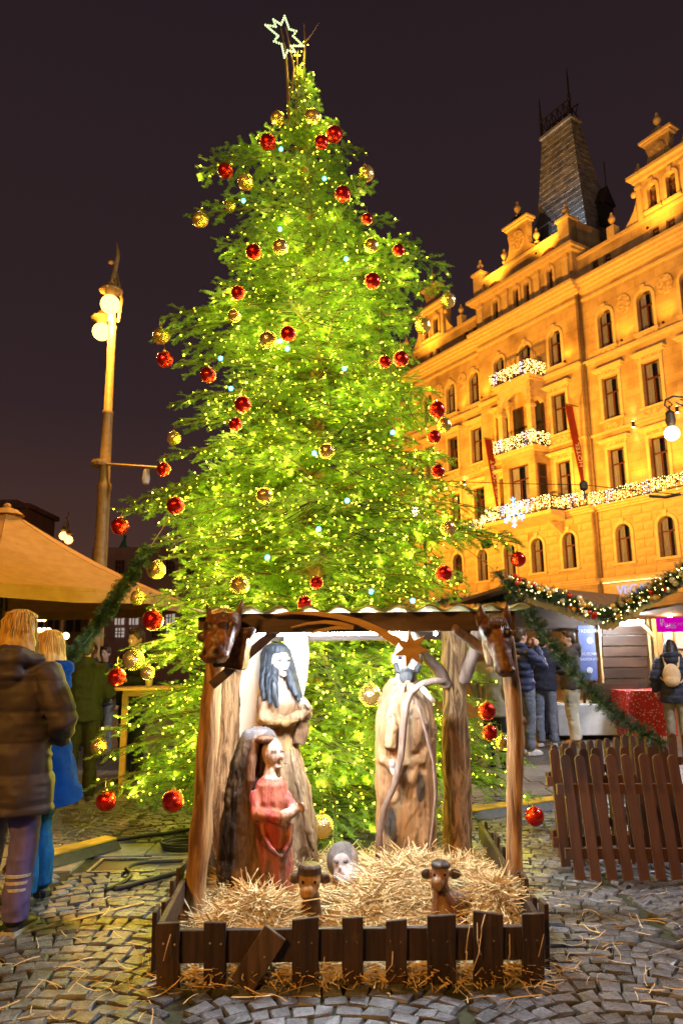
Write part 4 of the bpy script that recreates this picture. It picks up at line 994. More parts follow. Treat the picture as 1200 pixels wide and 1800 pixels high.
# LED tube under the front beam
M_tube = emat('cold_led_tube', (0.84, 0.92, 1.0), 600.0)
LT = thing('led_tube', 'cold white tube light fixed under the front beam of the shelter', 'lamp', (0.0, 4.47, 1.63))
g = MB(); g.tube([(-0.52, 4.475, 1.628), (0.36, 4.475, 1.628)], 0.015, 8); g.build('tube', M_tube, LT)
g = MB(); g.bb(-0.55, 0.40, 4.455, 4.495, 1.645, 1.672); g.build('housing', M_steel, LT)
g = MB(); c = U(765, 1114, 4.44); g.ell(c, 0.012, 8, 6); g.build('spot_bulb', emat('blue_white_bulb', (0.6, 0.8, 1.0), 120), LT)

# ---------------------------------------------------------------- low pen fence
PEN = thing('pen_fence', 'low dark plank fence with a broken leaning picket around the straw', 'fence', (0, 3.68, 0))
def nails(o, pts):
    for p in pts:
        g = MB(); g.ell(p, 0.0055, 6, 4); g.build('nail', M_nail, o)
def picket(x0, x1, yt, yb, Y=3.675, th=0.022, skew=0.0):
    a, b = U(x0, yb, Y), U(x1, yb, Y); c, d = U(x1, yt, Y), U(x0, yt+skew, Y)
    a.z = max(a.z, 0.012); b.z = max(b.z, 0.012)
    g = MB(); g.prism([a, b, c, d], (0, th, 0)); o = g.build('picket', M_picket, PEN, bevel=0.003)
    zm = 0.20
    w = b.x-a.x; nails(o, [(a.x+w*.25, Y-0.002, zm), (a.x+w*.75, Y-0.002, zm-.004)])
for q in ((275, 315, 1622, 1741, 2), (358, 397, 1622, 1740, 0), (513, 560, 1612, 1740, 6), (601, 638, 1612, 1736, 2), (678, 715, 1616, 1734, 4), (751, 801, 1608, 1736, 3), (832, 884, 1608, 1734, -6), (918, 957, 1606, 1733, 1)):
    picket(*q[:4], skew=q[4])
a = U(484, 1640, 3.655); b = U(424, 1738, 3.64); b.z = max(b.z, 0.03)
g = MB(); g.beam(a, b, 0.022, 0.115, up=(0, -1, 0)) if False else None
d = (b-a).normalized(); s = Vector((-d.z, 0, d.x))*0.058
g = MB(); g.prism([a+s, a-s, b-s, b+s], (0, 0.022, 0)); o = g.build('picket', nmat('worn_picket', (.035, .02, .013), (.12, .068, .04), scale=26, stretch=(1, 1, .1), rough=.6, bump=.8), PEN, bevel=0.003); o['label'] = 'broken picket leaning over to the right'
nails(o, [a+(b-a)*.45+Vector((0.02, -0.002, 0))])
g = MB(); g.bb(-0.80, 0.91, 3.70, 3.735, 0.105, 0.245); g.build('rail', M_picket, PEN, bevel=0.003)
rr = random.Random(9)
LSX = lambda y: interp(y, (3.7, 5.75), (-0.90, -1.02)); RSX = lambda y: interp(y, (3.7, 5.75), (0.935, 1.02))
for sd, fx in ((-1, LSX), (1, RSX)):
    y = 3.80
    while y < 5.75:
        h = rr.uniform(.27, .33); x = fx(y); g = MB(); tl = rr.uniform(-.05, .05)
        g.prism([(x, y, 0.012), (x, y+0.10, 0.012), (x+rr.uniform(-.01, .01), y+0.10+tl, h+rr.uniform(-.01, .01)), (x, y+tl, h)], (0.022*sd, 0, 0)); g.build('picket', M_picket, PEN, bevel=0.003)
        y += 0.225
    g = MB(); g.beam((fx(3.74)-sd*0.019, 3.74, 0.19), (fx(5.75)-sd*0.019, 5.75, 0.20), 0.03, 0.12); g.build('rail', M_picket, PEN, bevel=0.003)

# ---------------------------------------------------------------- straw
HEAPS = ((-0.48, 4.20, .18, .20, .20), (0.28, 4.62, .16, .27, .26), (0.40, 4.98, .14, .25, .22), (0.82, 4.22, .22, .15, .18), (0.72, 4.72, .12, .25, .3), (0.08, 4.30, .05, .18, .2), (-0.55, 4.9, .06, .3, .3), (0.98, 5.35, .18, .12, .3), (-0.185, 4.14, -.12, .10, .18), (0.53, 4.14, -.08, .10, .14), (-0.03, 4.75, -.05, .14, .16))
def mound(x, y):
    h = 0.05
    for (cx, cy, a, sx, sy) in HEAPS: h += a*math.exp(-((x-cx)/sx)**2-((y-cy)/sy)**2)
    e = min(1, max(0, (y-3.74)/0.25), max(0, (x+0.9)/0.1), max(0, (0.95-x)/0.08))
    return 0.012+max(h, .012)*e*0.97
M_straw = nmat('straw', (0.56, 0.36, 0.12), (0.88, 0.70, 0.40), scale=9, detail=6, rough=0.6, spec=0.3, ramp=(0.3, 0.7))
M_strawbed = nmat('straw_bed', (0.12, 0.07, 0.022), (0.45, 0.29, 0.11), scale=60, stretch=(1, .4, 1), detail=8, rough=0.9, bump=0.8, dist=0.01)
ST_ = thing('straw', 'loose golden straw heaped inside the low pen under the figures', 'straw', (0, 4.5, 0)); ST_['kind'] = 'stuff'
g = MB(); nx, ny = 60, 70; vs = []
for j in range(ny+1):
    for i in range(nx+1):
        x = -0.88+1.80*i/nx; y = 3.74+2.02*j/ny; vs.append((x, y, mound(x, y)-0.02))
g._add(vs, [(j*(nx+1)+i, j*(nx+1)+i+1, (j+1)*(nx+1)+i+1, (j+1)*(nx+1)+i) for j in range(ny) for i in range(nx)])
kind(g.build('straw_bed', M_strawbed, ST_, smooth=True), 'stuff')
def strands(n, place, rng, lmin=.09, lmax=.34, w=.0052, seg=4, bk=.8):
    V = []; Fc_ = []
    for _ in range(n):
        p, tilt = place(rng); L = rng.uniform(lmin, lmax); az = rng.uniform(0, 2*PI); el = rng.gauss(0.10, tilt)
        d = Vector((math.cos(az)*math.cos(el), math.sin(az)*math.cos(el), math.sin(el))); s = d.cross(Vector((0, 0, 1))); s = s.normalized() if s.length > .01 else Vector((1, 0, 0)); u = s.cross(d)
        bend = rng.gauss(0, bk)*L; bu = rng.gauss(-.05, .16)*L; ww = w*rng.uniform(.6, 1.25); rot = rng.uniform(0, PI); off = (s*math.cos(rot)+u*math.sin(rot))*ww/2
        kink = rng.random() < .25; o = len(V)
        for k in range(seg+1):
            t = k/seg-.5; q = p + d*(t*L) + s*(bend*(t*t if not kink else abs(t)*.8)) + u*(bu*4*t*t*.5)
            V.append(q-off); V.append(q+off)
        Fc_ += [(o+2*k, o+2*k+1, o+2*k+3, o+2*k+2) for k in range(seg)]
    g = MB(); g.v = [tuple(v) for v in V]; g.f = Fc_; g.mi = [0]*len(Fc_); return g
def place_heap(r):
    while True:
        if r.random() < .62:
            c = r.choice(HEAPS[:7]); x = r.gauss(c[0], c[3]*.75); y = r.gauss(c[1], c[4]*.75)
        else: x = r.uniform(-.86, .92); y = r.uniform(3.76, 5.7)
        if -.87 < x < .94 and 3.76 < y < 5.72: break
    return Vector((x, y, mound(x, y)+r.uniform(-.025, .03))), .34
rng = random.Random(4)
kind(strands(12500, place_heap, rng).build('straw_strands', M_straw, ST_), 'stuff')
def place_floor(r):
    if r.random() < .42: x = r.uniform(-1.15, 1.2); y = r.gauss(3.72, .11)
    elif r.random() < .5: x = r.gauss(-1.3, .5); y = r.uniform(3.3, 5.2)
    else: x = r.gauss(1.3, .35); y = r.uniform(3.4, 5.0)
    return Vector((x, max(y, 3.2), 0.022+r.uniform(0, .012))), .03
SF = strands(420, place_floor, rng, .05, .21, .0042, bk=.3).build('loose_straw', M_straw); tag(SF, 'thin straws scattered over cobbles around the pen', 'straw', kind='stuff')
def place_rail(r):
    return Vector((r.uniform(-.8, .88), r.uniform(3.70, 3.80), r.uniform(.02, .09))), .12
kind(strands(1300, place_rail, rng, .06, .24).build('straw_under_rail', M_straw, ST_), 'stuff')
g = MB()
for (px, py) in ((838, 1640), (828, 1628), (845, 1660), (852, 1625), (895, 1660), (570, 1700), (690, 1690), (955, 1660), (820, 1690), (300, 1660)):
    a = U(px, py-18, 3.655); b = U(px+rng.uniform(-18, 10), py+rng.uniform(20, 55), 3.65); m = (a+b)/2+Vector((rng.uniform(-.02, .02), -.02, 0)); g.tube([a, m, b], .0022, 4)
kind(g.build('hanging_straw', M_straw, ST_), 'stuff')

# ---------------------------------------------------------------- carved figures
M_carvedwood = nmat('painted_carved_wood', (0.70, 0.66, 0.62), (1.0, 1.0, 1.0), scale=40, stretch=(1, 1, .12), detail=9, rough=0.72, bump=0.9, dist=0.008, attr=True)
M_varnish = nmat('varnished_carved_wood', (0.45, 0.42, 0.4), (1.0, 1.0, 1.0), scale=22, stretch=(1, 1, .3), detail=7, rough=0.42, bump=0.8, dist=0.006, attr=True, distort=.8)
def invxz(P, Y):
    """pixel-like coordinates of points by their x and z on the plane y = Y (used to lay paint out on a figure's front)"""
    X = P[:, 0]; Z = P[:, 2]-CH; fwd = Y*_c + Z*_s; up = -Y*_s + Z*_c
    a = X/fwd; b = up/fwd; return 600+FPX*(a-ROLL*b), 900-FPX*(b+ROLL*a)
def rings(mb, lst, Y, flat=.78, n=24, dy=0.0, fold=0.0, seed=0):
    R = []
    for (py, cx, hw) in lst:
        c = U(cx, py, Y); k = (U(cx+1, py, Y)-c).x; r = []
        for i in range(n):
            q = 2*PI*i/n; w = 1+fold*math.sin(q*7+seed+py*.01)
            r.append(c+Vector((math.cos(q)*hw*k*w, math.sin(q)*hw*k*flat*w+dy, 0)))
        R.append(r)
    mb.loft(R)
def mixc(C, mask, col): m = np.clip(mask, 0, 1)[:, None]; return C*(1-m)+np.array(col)*m
def sstep(x, a, b): t = np.clip((x-a)/(b-a), 0, 1); return t*t*(3-2*t)
def crackm(P, seed): return np.clip(1-np.abs(vnoise(P*np.array((1, 1, .07)), 15, seed+31)-.5)/.022, 0, 1)*(vnoise(P, 5, seed+7) > .42)
def chisel(P, seed, k=1.0):
    n1 = vnoise(P*np.array((1, 1, .45)), 15, seed); n2 = vnoise(P*np.array((1, 1, .22)), 34, seed+1); n3 = vnoise(P*np.array((1, 1, .5)), 75, seed+2)
    fac = np.floor(vnoise(P*np.array((1, 1, .5)), 22, seed+4)*6)/6
    return k*(.010*(n1-.5)+.008*(.5-np.abs(2*n2-1))+.009*(n3-.5)+.018*(fac-.5)-.012*crackm(P, seed))
def weather(C, P, seed, k=1.0):
    g1 = vnoise(P*np.array((1, 1, .10)), 34, seed+50); g2 = vnoise(P*np.array((1, 1, .35)), 11, seed+60)
    C = C*np.reshape(1-.40*k*sstep(g1, .55, .8), (-1, 1)); C = mixc(C, k*.6*sstep(g2, .64, .76), (.22, .11, .045)); return mixc(C, crackm(P, seed)*.9, (.025, .015, .01))
def turn(me, c, a):
    R = Matrix.Translation(c) @ Matrix.Rotation(a, 4, 'Z') @ Matrix.Translation(-Vector(c)); me.transform(R); me.update(); return me
def hand(g, c, d, r=.028, curl=Vector((0, -1, -.3)), L=.05, side=Vector((0, 0, 1))):
    """palm and five curled fingers; d = pointing direction"""
    c = Vector(c); d = Vector(d).normalized(); s = Vector(side); s = (s-d*s.dot(d)).normalized(); curl = Vector(curl).normalized()
    g.ell(c, (r, r*.8, r), 10, 8)
    for k in range(4):
        o = c+s*((k-1.5)*r*.55)+d*r*.6; l = L*(.85, 1.0, .97, .8)[k]
        g.tube([o, o+d*l*.5+curl*l*.12, o+d*l*.75+curl*l*.5, o+d*l*.6+curl*l*.85], [r*.30, r*.29, r*.26, r*.2], 6)
    o = c+s*r*.8; g.tube([o, o+(d*.6+s*.7)*L*.4, o+(d*.9+s*.4+curl*.4)*L*.7], [r*.32, r*.29, r*.22], 6)

M_wing0 = nmat('whitened_wood', (.48, .44, .40), (.66, .62, .58), scale=20, rough=.6, bump=.4)
# --- standing man
Ym = 5.2; g = MB(); B = lambda px, py, dy=0.0: U(px, py, Ym)+Vector((0, dy, 0))
rings(g, [(1528, 712, 50), (1450, 712, 53), (1380, 713, 54), (1300, 712, 53), (1260, 711, 50), (1228, 710, 44), (1206, 710, 34), (1192, 710, 20)], Ym, .82, fold=.012)
rot = Matrix.Rotation(.1, 3, 'Z')
g.ell(B(715, 1157, -.03), (.088, .10, .135), 20, 14); g.tube([B(712, 1200), B(714, 1165, -.02)], [.075, .07], 12)
cap_ = MB(); cap_.ell(B(716, 1126, 0), (.100, .110, .072), 18, 10)
g.ell(B(711, 1160, -.128), (.016, .03, .04), 10, 8); g.tube([B(697, 1150, -.105), B(727, 1150, -.105)], [.014, .014], 8)
brd = MB(); brd.ell(B(712, 1189, -.09), (.052, .045, .052), 14, 10); brd.tube([B(697, 1180, -.10), B(711, 1175, -.125), B(727, 1180, -.10)], [.012, .015, .012], 8); brd.tube([B(693, 1165, -.06), B(697, 1182, -.085)], [.016, .02], 8); brd.tube([B(736, 1165, -.06), B(730, 1182, -.085)], [.016, .02], 8)
for s_ in (-1, 1): g.ell(B(715+s_*24, 1158, 0), (.018, .026, .035), 8, 6)
# sleeve recess, drape ridges and hands
g.tube([B(748, 1222, -.02), B(755, 1290, -.05), B(735, 1330, -.13), B(690, 1345, -.15), B(668, 1330, -.10)], [.03, .045, .05, .04, .02], 10)
g.tube([B(742, 1300, -.12), B(722, 1360, -.15), B(690, 1400, -.13), B(668, 1425, -.08)], [.02, .035, .03, .015], 10)
g.tube([B(690, 1225, -.10), B(688, 1280, -.15), B(684, 1310, -.16)], [.05, .055, .04], 12); g.tube([B(725, 1225, -.08), B(735, 1270, -.14), B(722, 1315, -.15)], [.05, .06, .035], 12)
g.tube([B(700, 1400, -.12), B(694, 1460, -.13), B(690, 1520, -.12)], [.03, .04, .045], 10); g.tube([B(740, 1390, -.10), B(742, 1460, -.12), B(745, 1520, -.1)], [.03, .04, .045], 10)
hand(g, B(685, 1335, -.20), (B(691, 1352)-B(683, 1330)), r=.026, L=.075, curl=Vector((.3, -.6, -.4)), side=Vector((1, 0, .2)))
hand(g, B(719, 1206, -.20), Vector((-1, 0, .1)), r=.032, L=.07, curl=Vector((.1, -.7, -.3)))
me = remesh(g, .0095, 2, 'robed_man_figure', M_carvedwood, lambda P: chisel(P, 2))
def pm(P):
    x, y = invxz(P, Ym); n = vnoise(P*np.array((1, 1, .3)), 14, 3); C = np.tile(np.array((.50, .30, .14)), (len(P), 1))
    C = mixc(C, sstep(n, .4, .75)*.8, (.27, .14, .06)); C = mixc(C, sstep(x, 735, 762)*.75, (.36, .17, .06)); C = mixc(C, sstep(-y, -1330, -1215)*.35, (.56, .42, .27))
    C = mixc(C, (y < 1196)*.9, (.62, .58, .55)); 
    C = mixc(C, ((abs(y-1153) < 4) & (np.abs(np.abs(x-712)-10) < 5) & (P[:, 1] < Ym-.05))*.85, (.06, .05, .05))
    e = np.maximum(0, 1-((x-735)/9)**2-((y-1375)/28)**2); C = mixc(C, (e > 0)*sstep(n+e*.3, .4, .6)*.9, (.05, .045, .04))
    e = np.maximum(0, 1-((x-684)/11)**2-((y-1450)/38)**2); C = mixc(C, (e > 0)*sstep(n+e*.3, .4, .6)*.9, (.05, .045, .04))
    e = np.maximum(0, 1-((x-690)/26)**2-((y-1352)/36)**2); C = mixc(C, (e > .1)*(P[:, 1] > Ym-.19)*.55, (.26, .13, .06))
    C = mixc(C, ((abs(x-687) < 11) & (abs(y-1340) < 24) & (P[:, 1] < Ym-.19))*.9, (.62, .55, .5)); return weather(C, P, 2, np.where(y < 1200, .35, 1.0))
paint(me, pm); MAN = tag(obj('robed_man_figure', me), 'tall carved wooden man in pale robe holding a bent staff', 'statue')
M_beard = nmat('painted_dark_grey', (.035, .035, .038), (.10, .10, .105), scale=60, stretch=(1, 1, .15), rough=.6, bump=.6)
M_eyep = nmat('painted_dark_eye', (.012, .01, .01), (.02, .018, .018), scale=20, rough=.35)
for x_ in (701, 723):
    g = MB(); g.ell(B(x_, 1157, -.108), (.016, .012, .008), 10, 6); g.build('eye', M_eyep, MAN)
obj('beard', remesh(brd, .007, 1, 'beard', M_beard, lambda P: .006*(vnoise(P*np.array((1, 1, .3)), 60, 4)-.5)), MAN); obj('carved_hair', remesh(cap_, .008, 1, 'carved_hair', M_wing0, lambda P: .006*(vnoise(P, 40, 4)-.5)), MAN)
SF_ = thing('walking_staff', 'crooked grey branch staff held by the carved wooden man', 'staff', B(662, 1500, -.24))
g = MB(); g.tube([B(662, 1508, -.25), B(663, 1450, -.25), B(672, 1405, -.26), B(690, 1362, -.27), B(699, 1320, -.27), B(703, 1270, -.27), B(708, 1232, -.27), B(717, 1212, -.26), B(735, 1200, -.25), B(755, 1194, -.24), B(773, 1197, -.24)], [.022, .022, .021, .021, .022, .024, .024, .022, .024, .024, .022], 10); g.build('stem', M_branch, SF_, smooth=True)
g = MB(); g.tube([B(731, 1203, -.25), B(742, 1215, -.27), B(754, 1231, -.28)], [.02, .02, .016], 8); g.build('side_fork', nmat('pale_cut_branch', (.45, .38, .3), (.6, .52, .42), scale=20), SF_, smooth=True)
g = MB(); g.tube([B(721, 1222, -.25), B(731, 1248, -.25), B(742, 1285, -.25), B(753, 1330, -.25), B(757, 1380, -.25), B(753, 1430, -.25), B(747, 1470, -.26), B(740, 1515, -.27)], [.009, .01, .012, .011, .01, .009, .008, .007], 7); g.build('thin_stick', M_branch, SF_, smooth=True)

# --- angel
Ya = 5.35; g = MB(); B = lambda px, py, dy=0.0: U(px, py, Ya)+Vector((0, dy, 0))
rings(g, [(1530, 522, 40), (1450, 516, 41), (1380, 508, 38), (1330, 500, 31), (1295, 493, 27), (1262, 489, 31), (1235, 490, 36), (1215, 490, 33), (1203, 490, 20), (1194, 489, 12)], Ya, .72, fold=.015)
g.tube([B(489, 1205), B(488, 1180, -.02)], [.045, .045], 12); g.ell(B(490, 1164, -.025), (.074, .088, .105), 18, 14)
hr_ = MB(); hr_.ell(B(483, 1158, .045), (.094, .088, .112), 18, 14); hr_.ell(B(487, 1143, .0), (.080, .095, .048), 16, 10)
g.ell(B(497, 1167, -.112), (.011, .024, .024), 8, 6); g.ell(B(494, 1185, -.080), (.03, .03, .022), 10, 8); g.tube([B(482, 1157, -.098), B(506, 1157, -.095)], [.009, .009], 8)
for k, (x0, x1, x2, yb, dy) in enumerate(((466, 460, 459, 1228, -.02), (474, 468, 468, 1235, -.07), (480, 474, 478, 1240, -.10), (470, 463, 464, 1215, .03), (503, 512, 520, 1232, -.04), (507, 517, 528, 1238, .0), (500, 507, 513, 1222, -.07))):
    hr_.tube([B(x0+(6 if x0 < 490 else -4), 1142, dy*.4), B(x0+(0 if x0 < 490 else 4), 1170, dy*.6+.01), B(x1, 1200, dy-.03), B(x2, yb, dy-.07)], [.028, .030, .030, .012], 9)
g.tube([B(464, 1222, -.02), B(460, 1262, -.05), B(492, 1266, -.17), B(520, 1254, -.20)], [.05, .055, .045, .034], 12)
g.tube([B(518, 1222, -.02), B(536, 1248, -.07), B(528, 1254, -.19)], [.045, .05, .035], 12); g.tube([B(527, 1262, -.12), B(524, 1285, -.11), B(520, 1306, -.09)], [.045, .05, .04], 12, flat=.7)
hand(g, B(524, 1250, -.215), Vector((.5, -.3, .6)), r=.026, L=.055, curl=Vector((-.5, -.3, .3)))
g.tube([B(502, 1310, -.15), B(515, 1380, -.20), B(530, 1450, -.20), B(548, 1520, -.16)], [.012, .022, .025, .02], 8); g.tube([B(485, 1330, -.15), B(486, 1420, -.2), B(490, 1520, -.2)], [.02, .035, .04], 8)
me = remesh(g, .009, 2, 'body', M_carvedwood, lambda P: chisel(P, 8, np.where(P[:, 2] > 1.27, .35, .9)))
def pa(P):
    x, y = invxz(P, Ya); n = vnoise(P*np.array((1, 1, .25)), 15, 9); C = np.tile(np.array((.46, .30, .17)), (len(P), 1)); C = mixc(C, sstep(n, .45, .72)*.8, (.26, .14, .065))
    C = mixc(C, sstep(-y, -1245, -1225)*.8, (.60, .54, .48)); C = mixc(C, ((y > 1262) & (y < 1318) & (x < 512))*.8, (.48, .26, .09)); C = mixc(C, ((x > 512) & (y > 1258) & (y < 1310))*.8, (.20, .10, .05))
    f = (y < 1204); C = mixc(C, f*.8, (.64, .50, .42))
    C = mixc(C, (f & (abs(y-1161) < 2.8) & (np.abs(np.abs(x-495)-7) < 3.6) & (P[:, 1] < Ya-.05))*.8, (.06, .06, .07)); C = mixc(C, (f & (abs(y-1178) < 1.6) & (abs(x-496) < 5.5) & (P[:, 1] < Ya-.05))*.6, (.35, .14, .12)); return weather(C, P, 8, np.where(y < 1205, .1, .9))
turn_a = B(490, 1400); paint(me, pa); turn(me, turn_a, .30)
def pa0(*_): pass
0 and paint(me, pa); AN = thing('angel_figure', 'carved wooden angel with long black hair and pale board wings', 'statue', B(520, 1515)); obj('body', me, AN)
M_ahair = nmat('painted_black_hair', (.012, .014, .018), (.07, .08, .10), scale=55, stretch=(1, 1, .08), rough=.5, bump=.9, dist=.006)
obj('hair', remesh(hr_, .007, 1, 'hair', M_ahair, lambda P: .020*(np.abs(vnoise(P*np.array((1, 1, .10)), 60, 8)-.5))), AN); turn(AN.children[-1].data, turn_a, .30)
for x_, y_, w_, h_, nm in ((486, 1161, .013, .006, 'eye'), (503, 1161, .012, .006, 'eye'), (495, 1178, .014, .005, 'mouth'), (485, 1155, .017, .003, 'eyebrow'), (504, 1155, .015, .003, 'eyebrow')):
    g = MB(); g.ell(B(x_, y_, -.104 if nm != 'mouth' else -.113), (w_, .012, h_), 10, 6); turn(g.build(nm, M_eyep, AN).data, turn_a, .30)
M_wing = nmat('pale_wing_board', (0.60, 0.50, 0.38), (0.78, 0.70, 0.58), scale=12, stretch=(1, 1, .12), detail=7, rough=0.7, bump=0.3)
for pts in ([(424, 1098), (412, 1140), (399, 1190), (401, 1230), (412, 1275), (420, 1312), (440, 1330), (470, 1320), (478, 1260), (474, 1180), (472, 1098)], [(498, 1098), (538, 1098), (542, 1150), (539, 1190), (532, 1225), (520, 1262), (505, 1290), (492, 1270), (494, 1180)]):
    g = MB(); g.prism([B(x, y, .11) for x, y in pts], (0, .05, 0)); g.build('wing', M_wing, AN, bevel=.006)

# --- kneeling woman
Yk = 4.85; g = MB(); B = lambda px, py, dy=0.0: U(px, py, Yk)+Vector((0, dy, 0))
rings(g, [(1585, 440, 60), (1520, 437, 57), (1460, 436, 51), (1400, 438, 45), (1360, 440, 40), (1330, 446, 38), (1300, 453, 33), (1286, 455, 24), (1279, 456, 12)], Yk, .8, dy=.03)
me_c = remesh(g, .010, 2, 'cloak', M_carvedwood, lambda P: chisel(P, 12, 1.1))
def pc(P):
    x, y = invxz(P, Yk); n = vnoise(P*np.array((1, 1, .15)), 20, 13); C = np.tile(np.array((.105, .055, .028)), (len(P), 1)); C = mixc(C, sstep(n, .55, .8)*.8, (.30, .17, .07)); C = mixc(C, sstep(n, .3, .1)*.7, (.035, .02, .012))
    C = mixc(C, sstep(-y, -1302, -1288)*.8, (.16, .15, .16)); return weather(C, P, 12)
paint(me_c, pc); KN = thing('kneeling_woman_figure', 'carved kneeling woman in red dress and dark brown hooded cloak', 'statue', B(440, 1565)); obj('cloak', me_c, KN)
g = MB(); 
rings(g, [(1572, 480, 27), (1520, 476, 31), (1470, 470, 31), (1440, 467, 30), (1400, 466, 32), (1372, 466, 27), (1358, 466, 13), (1340, 467, 11)], Yk, .9, dy=-.125, fold=.02)
g.ell(B(469, 1320, -.115), (.062, .075, .092), 16, 12); g.ell(B(480, 1326, -.185), (.010, .022, .022), 8, 6); g.ell(B(475, 1343, -.16), (.026, .026, .018), 8, 6)
g.tube([B(441, 1385, -.12), B(436, 1420, -.17), B(470, 1425, -.25), B(492, 1416, -.28)], [.04, .042, .038, .03], 12); g.tube([B(486, 1385, -.14), B(494, 1410, -.22), B(492, 1415, -.28)], [.035, .035, .028], 12)
hand(g, B(497, 1412, -.29), Vector((.7, -.4, .35)), r=.026, L=.05, curl=Vector((-.4, -.4, .3)))
g.tube([B(444, 1440, -.18), B(452, 1475, -.24), B(470, 1490, -.27), B(488, 1470, -.25), B(495, 1440, -.2)], [.012, .018, .02, .018, .012], 8)
kh = MB(); kh.tube([B(453, 1300, -.08), B(447, 1330, -.11), B(444, 1365, -.13), B(440, 1390, -.12)], [.026, .028, .028, .015], 8); kh.tube([B(481, 1298, -.09), B(488, 1330, -.09), B(491, 1366, -.11)], [.016, .02, .015], 8)
kh.ell(B(468, 1296, -.10), (.060, .062, .026), 12, 8)
me = remesh(g, .0075, 2, 'dress_and_face', M_carvedwood, lambda P: chisel(P, 15, np.where(P[:, 2] > .76, .22, .7)))
def pk(P):
    x, y = invxz(P, Yk); n = vnoise(P*np.array((1, 1, .22)), 22, 16); C = np.tile(np.array((.42, .055, .032)), (len(P), 1)); C = mixc(C, sstep(n, .42, .7)*.85, (.44, .17, .055)); C = mixc(C, sstep(-y, -1425, -1400)*.5, (.56, .14, .13))
    C = mixc(C, sstep(y, 1468, 1490)*.45, (.42, .2, .15)); C = mixc(C, ((y > 1478) & (n > .55))*.7, (.22, .11, .09)); ring_ = np.abs((((x-468)/30)**2+((y-1440)/44)**2)-1); C = mixc(C, ((ring_ < .2) & (y > 1440))*.8, (.06, .02, .015))
    face = (y < 1362); C = mixc(C, face*1., (.62, .40, .30)); f = face & (P[:, 1] < Yk-.15); C = mixc(C, (f & (abs(y-1317) < 3) & (np.abs(np.abs(x-474)-8) < 5))*.85, (.05, .03, .03)); C = mixc(C, (f & (abs(y-1339) < 2) & (abs(x-475) < 5))*.7, (.4, .1, .08))
    hnd = (P[:, 1] < Yk-.25) & (x > 470) & (y > 1398) & (y < 1435); C = mixc(C, hnd*.9, (.60, .42, .32)); return weather(C, P, 15, np.where(y < 1360, .12, .9))
paint(me, pk); turn(me, B(450, 1400), .42); obj('dress_and_face', me, KN)
for x_, y_, w_, h_, nm in ((465, 1317, .012, .005, 'eye'), (483, 1317, .010, .005, 'eye'), (475, 1340, .011, .004, 'mouth')):
    g = MB(); g.ell(B(x_, y_, -.174), (w_, .010, h_), 10, 6); turn(g.build(nm, M_eyep, KN).data, B(450, 1400), .42)
obj('hair', remesh(kh, .007, 1, 'hair', nmat('painted_auburn_hair', (.06, .022, .010), (.19, .08, .035), scale=50, stretch=(1, 1, .1), rough=.55, bump=.8, dist=.005), lambda P: .012*np.abs(vnoise(P*np.array((1, 1, .15)), 60, 8)-.5)), KN); turn(KN.children[-1].data, B(450, 1400), .42)

# --- swaddled baby
Yb = 4.92; g = MB(); B = lambda px, py, dy=0.0: U(px, py, Yb)+Vector((0, dy, 0))
g.ell(B(602, 1512), (.102, .09, .112), 20, 14); g.ell(B(600, 1513, -.075), (.060, .045, .066), 16, 12); g.ell(B(598, 1514, -.14), (.011, .014, .015), 8, 6)
g.tube([B(606, 1530, -.05), B(635, 1560, -.25), B(650, 1580, -.4)], [.09, .10, .07], 12)
me = remesh(g, .0085, 2, 'baby_figure', M_carvedwood, lambda P: .006*(vnoise(P, 30, 20)-.5))
def pb(P):
    x, y = invxz(P, Yb); n = vnoise(P, 24, 21); C = np.tile(np.array((.34, .20, .10)), (len(P), 1)); r = ((x-600)/19)**2+((y-1512)/22)**2
    hood = (r < 2.6) & (y < 1535); C = mixc(C, hood*.85, (.13, .14, .16)); C = mixc(C, ((x > 618) & (y < 1525))*.6, (.36, .27, .2)); f = (r < 1.0) & (P[:, 1] < Yb-.08); C = mixc(C, f*.9, (.46, .40, .40))
    C = mixc(C, (f & (abs(y-1506) < 2.2) & (np.abs(np.abs(x-599)-8) < 4.5))*.8, (.08, .07, .07)); C = mixc(C, (f & (abs(y-1521) < 1.8) & (abs(x-599) < 6))*.7, (.35, .15, .13)); return C
paint(me, pb); BB = tag(obj('baby_figure', me), 'carved swaddled baby with round face lying in the straw', 'statue')

for x_, y_, w_, h_, nm in ((592, 1507, .012, .005, 'eye'), (607, 1507, .012, .005, 'eye'), (600, 1522, .013, .005, 'mouth')):
    g = MB(); g.ell(B(x_, y_, -.112 if nm == 'eye' else -.108), (w_, .012, h_), 10, 6); g.build(nm, M_eyep, BB)
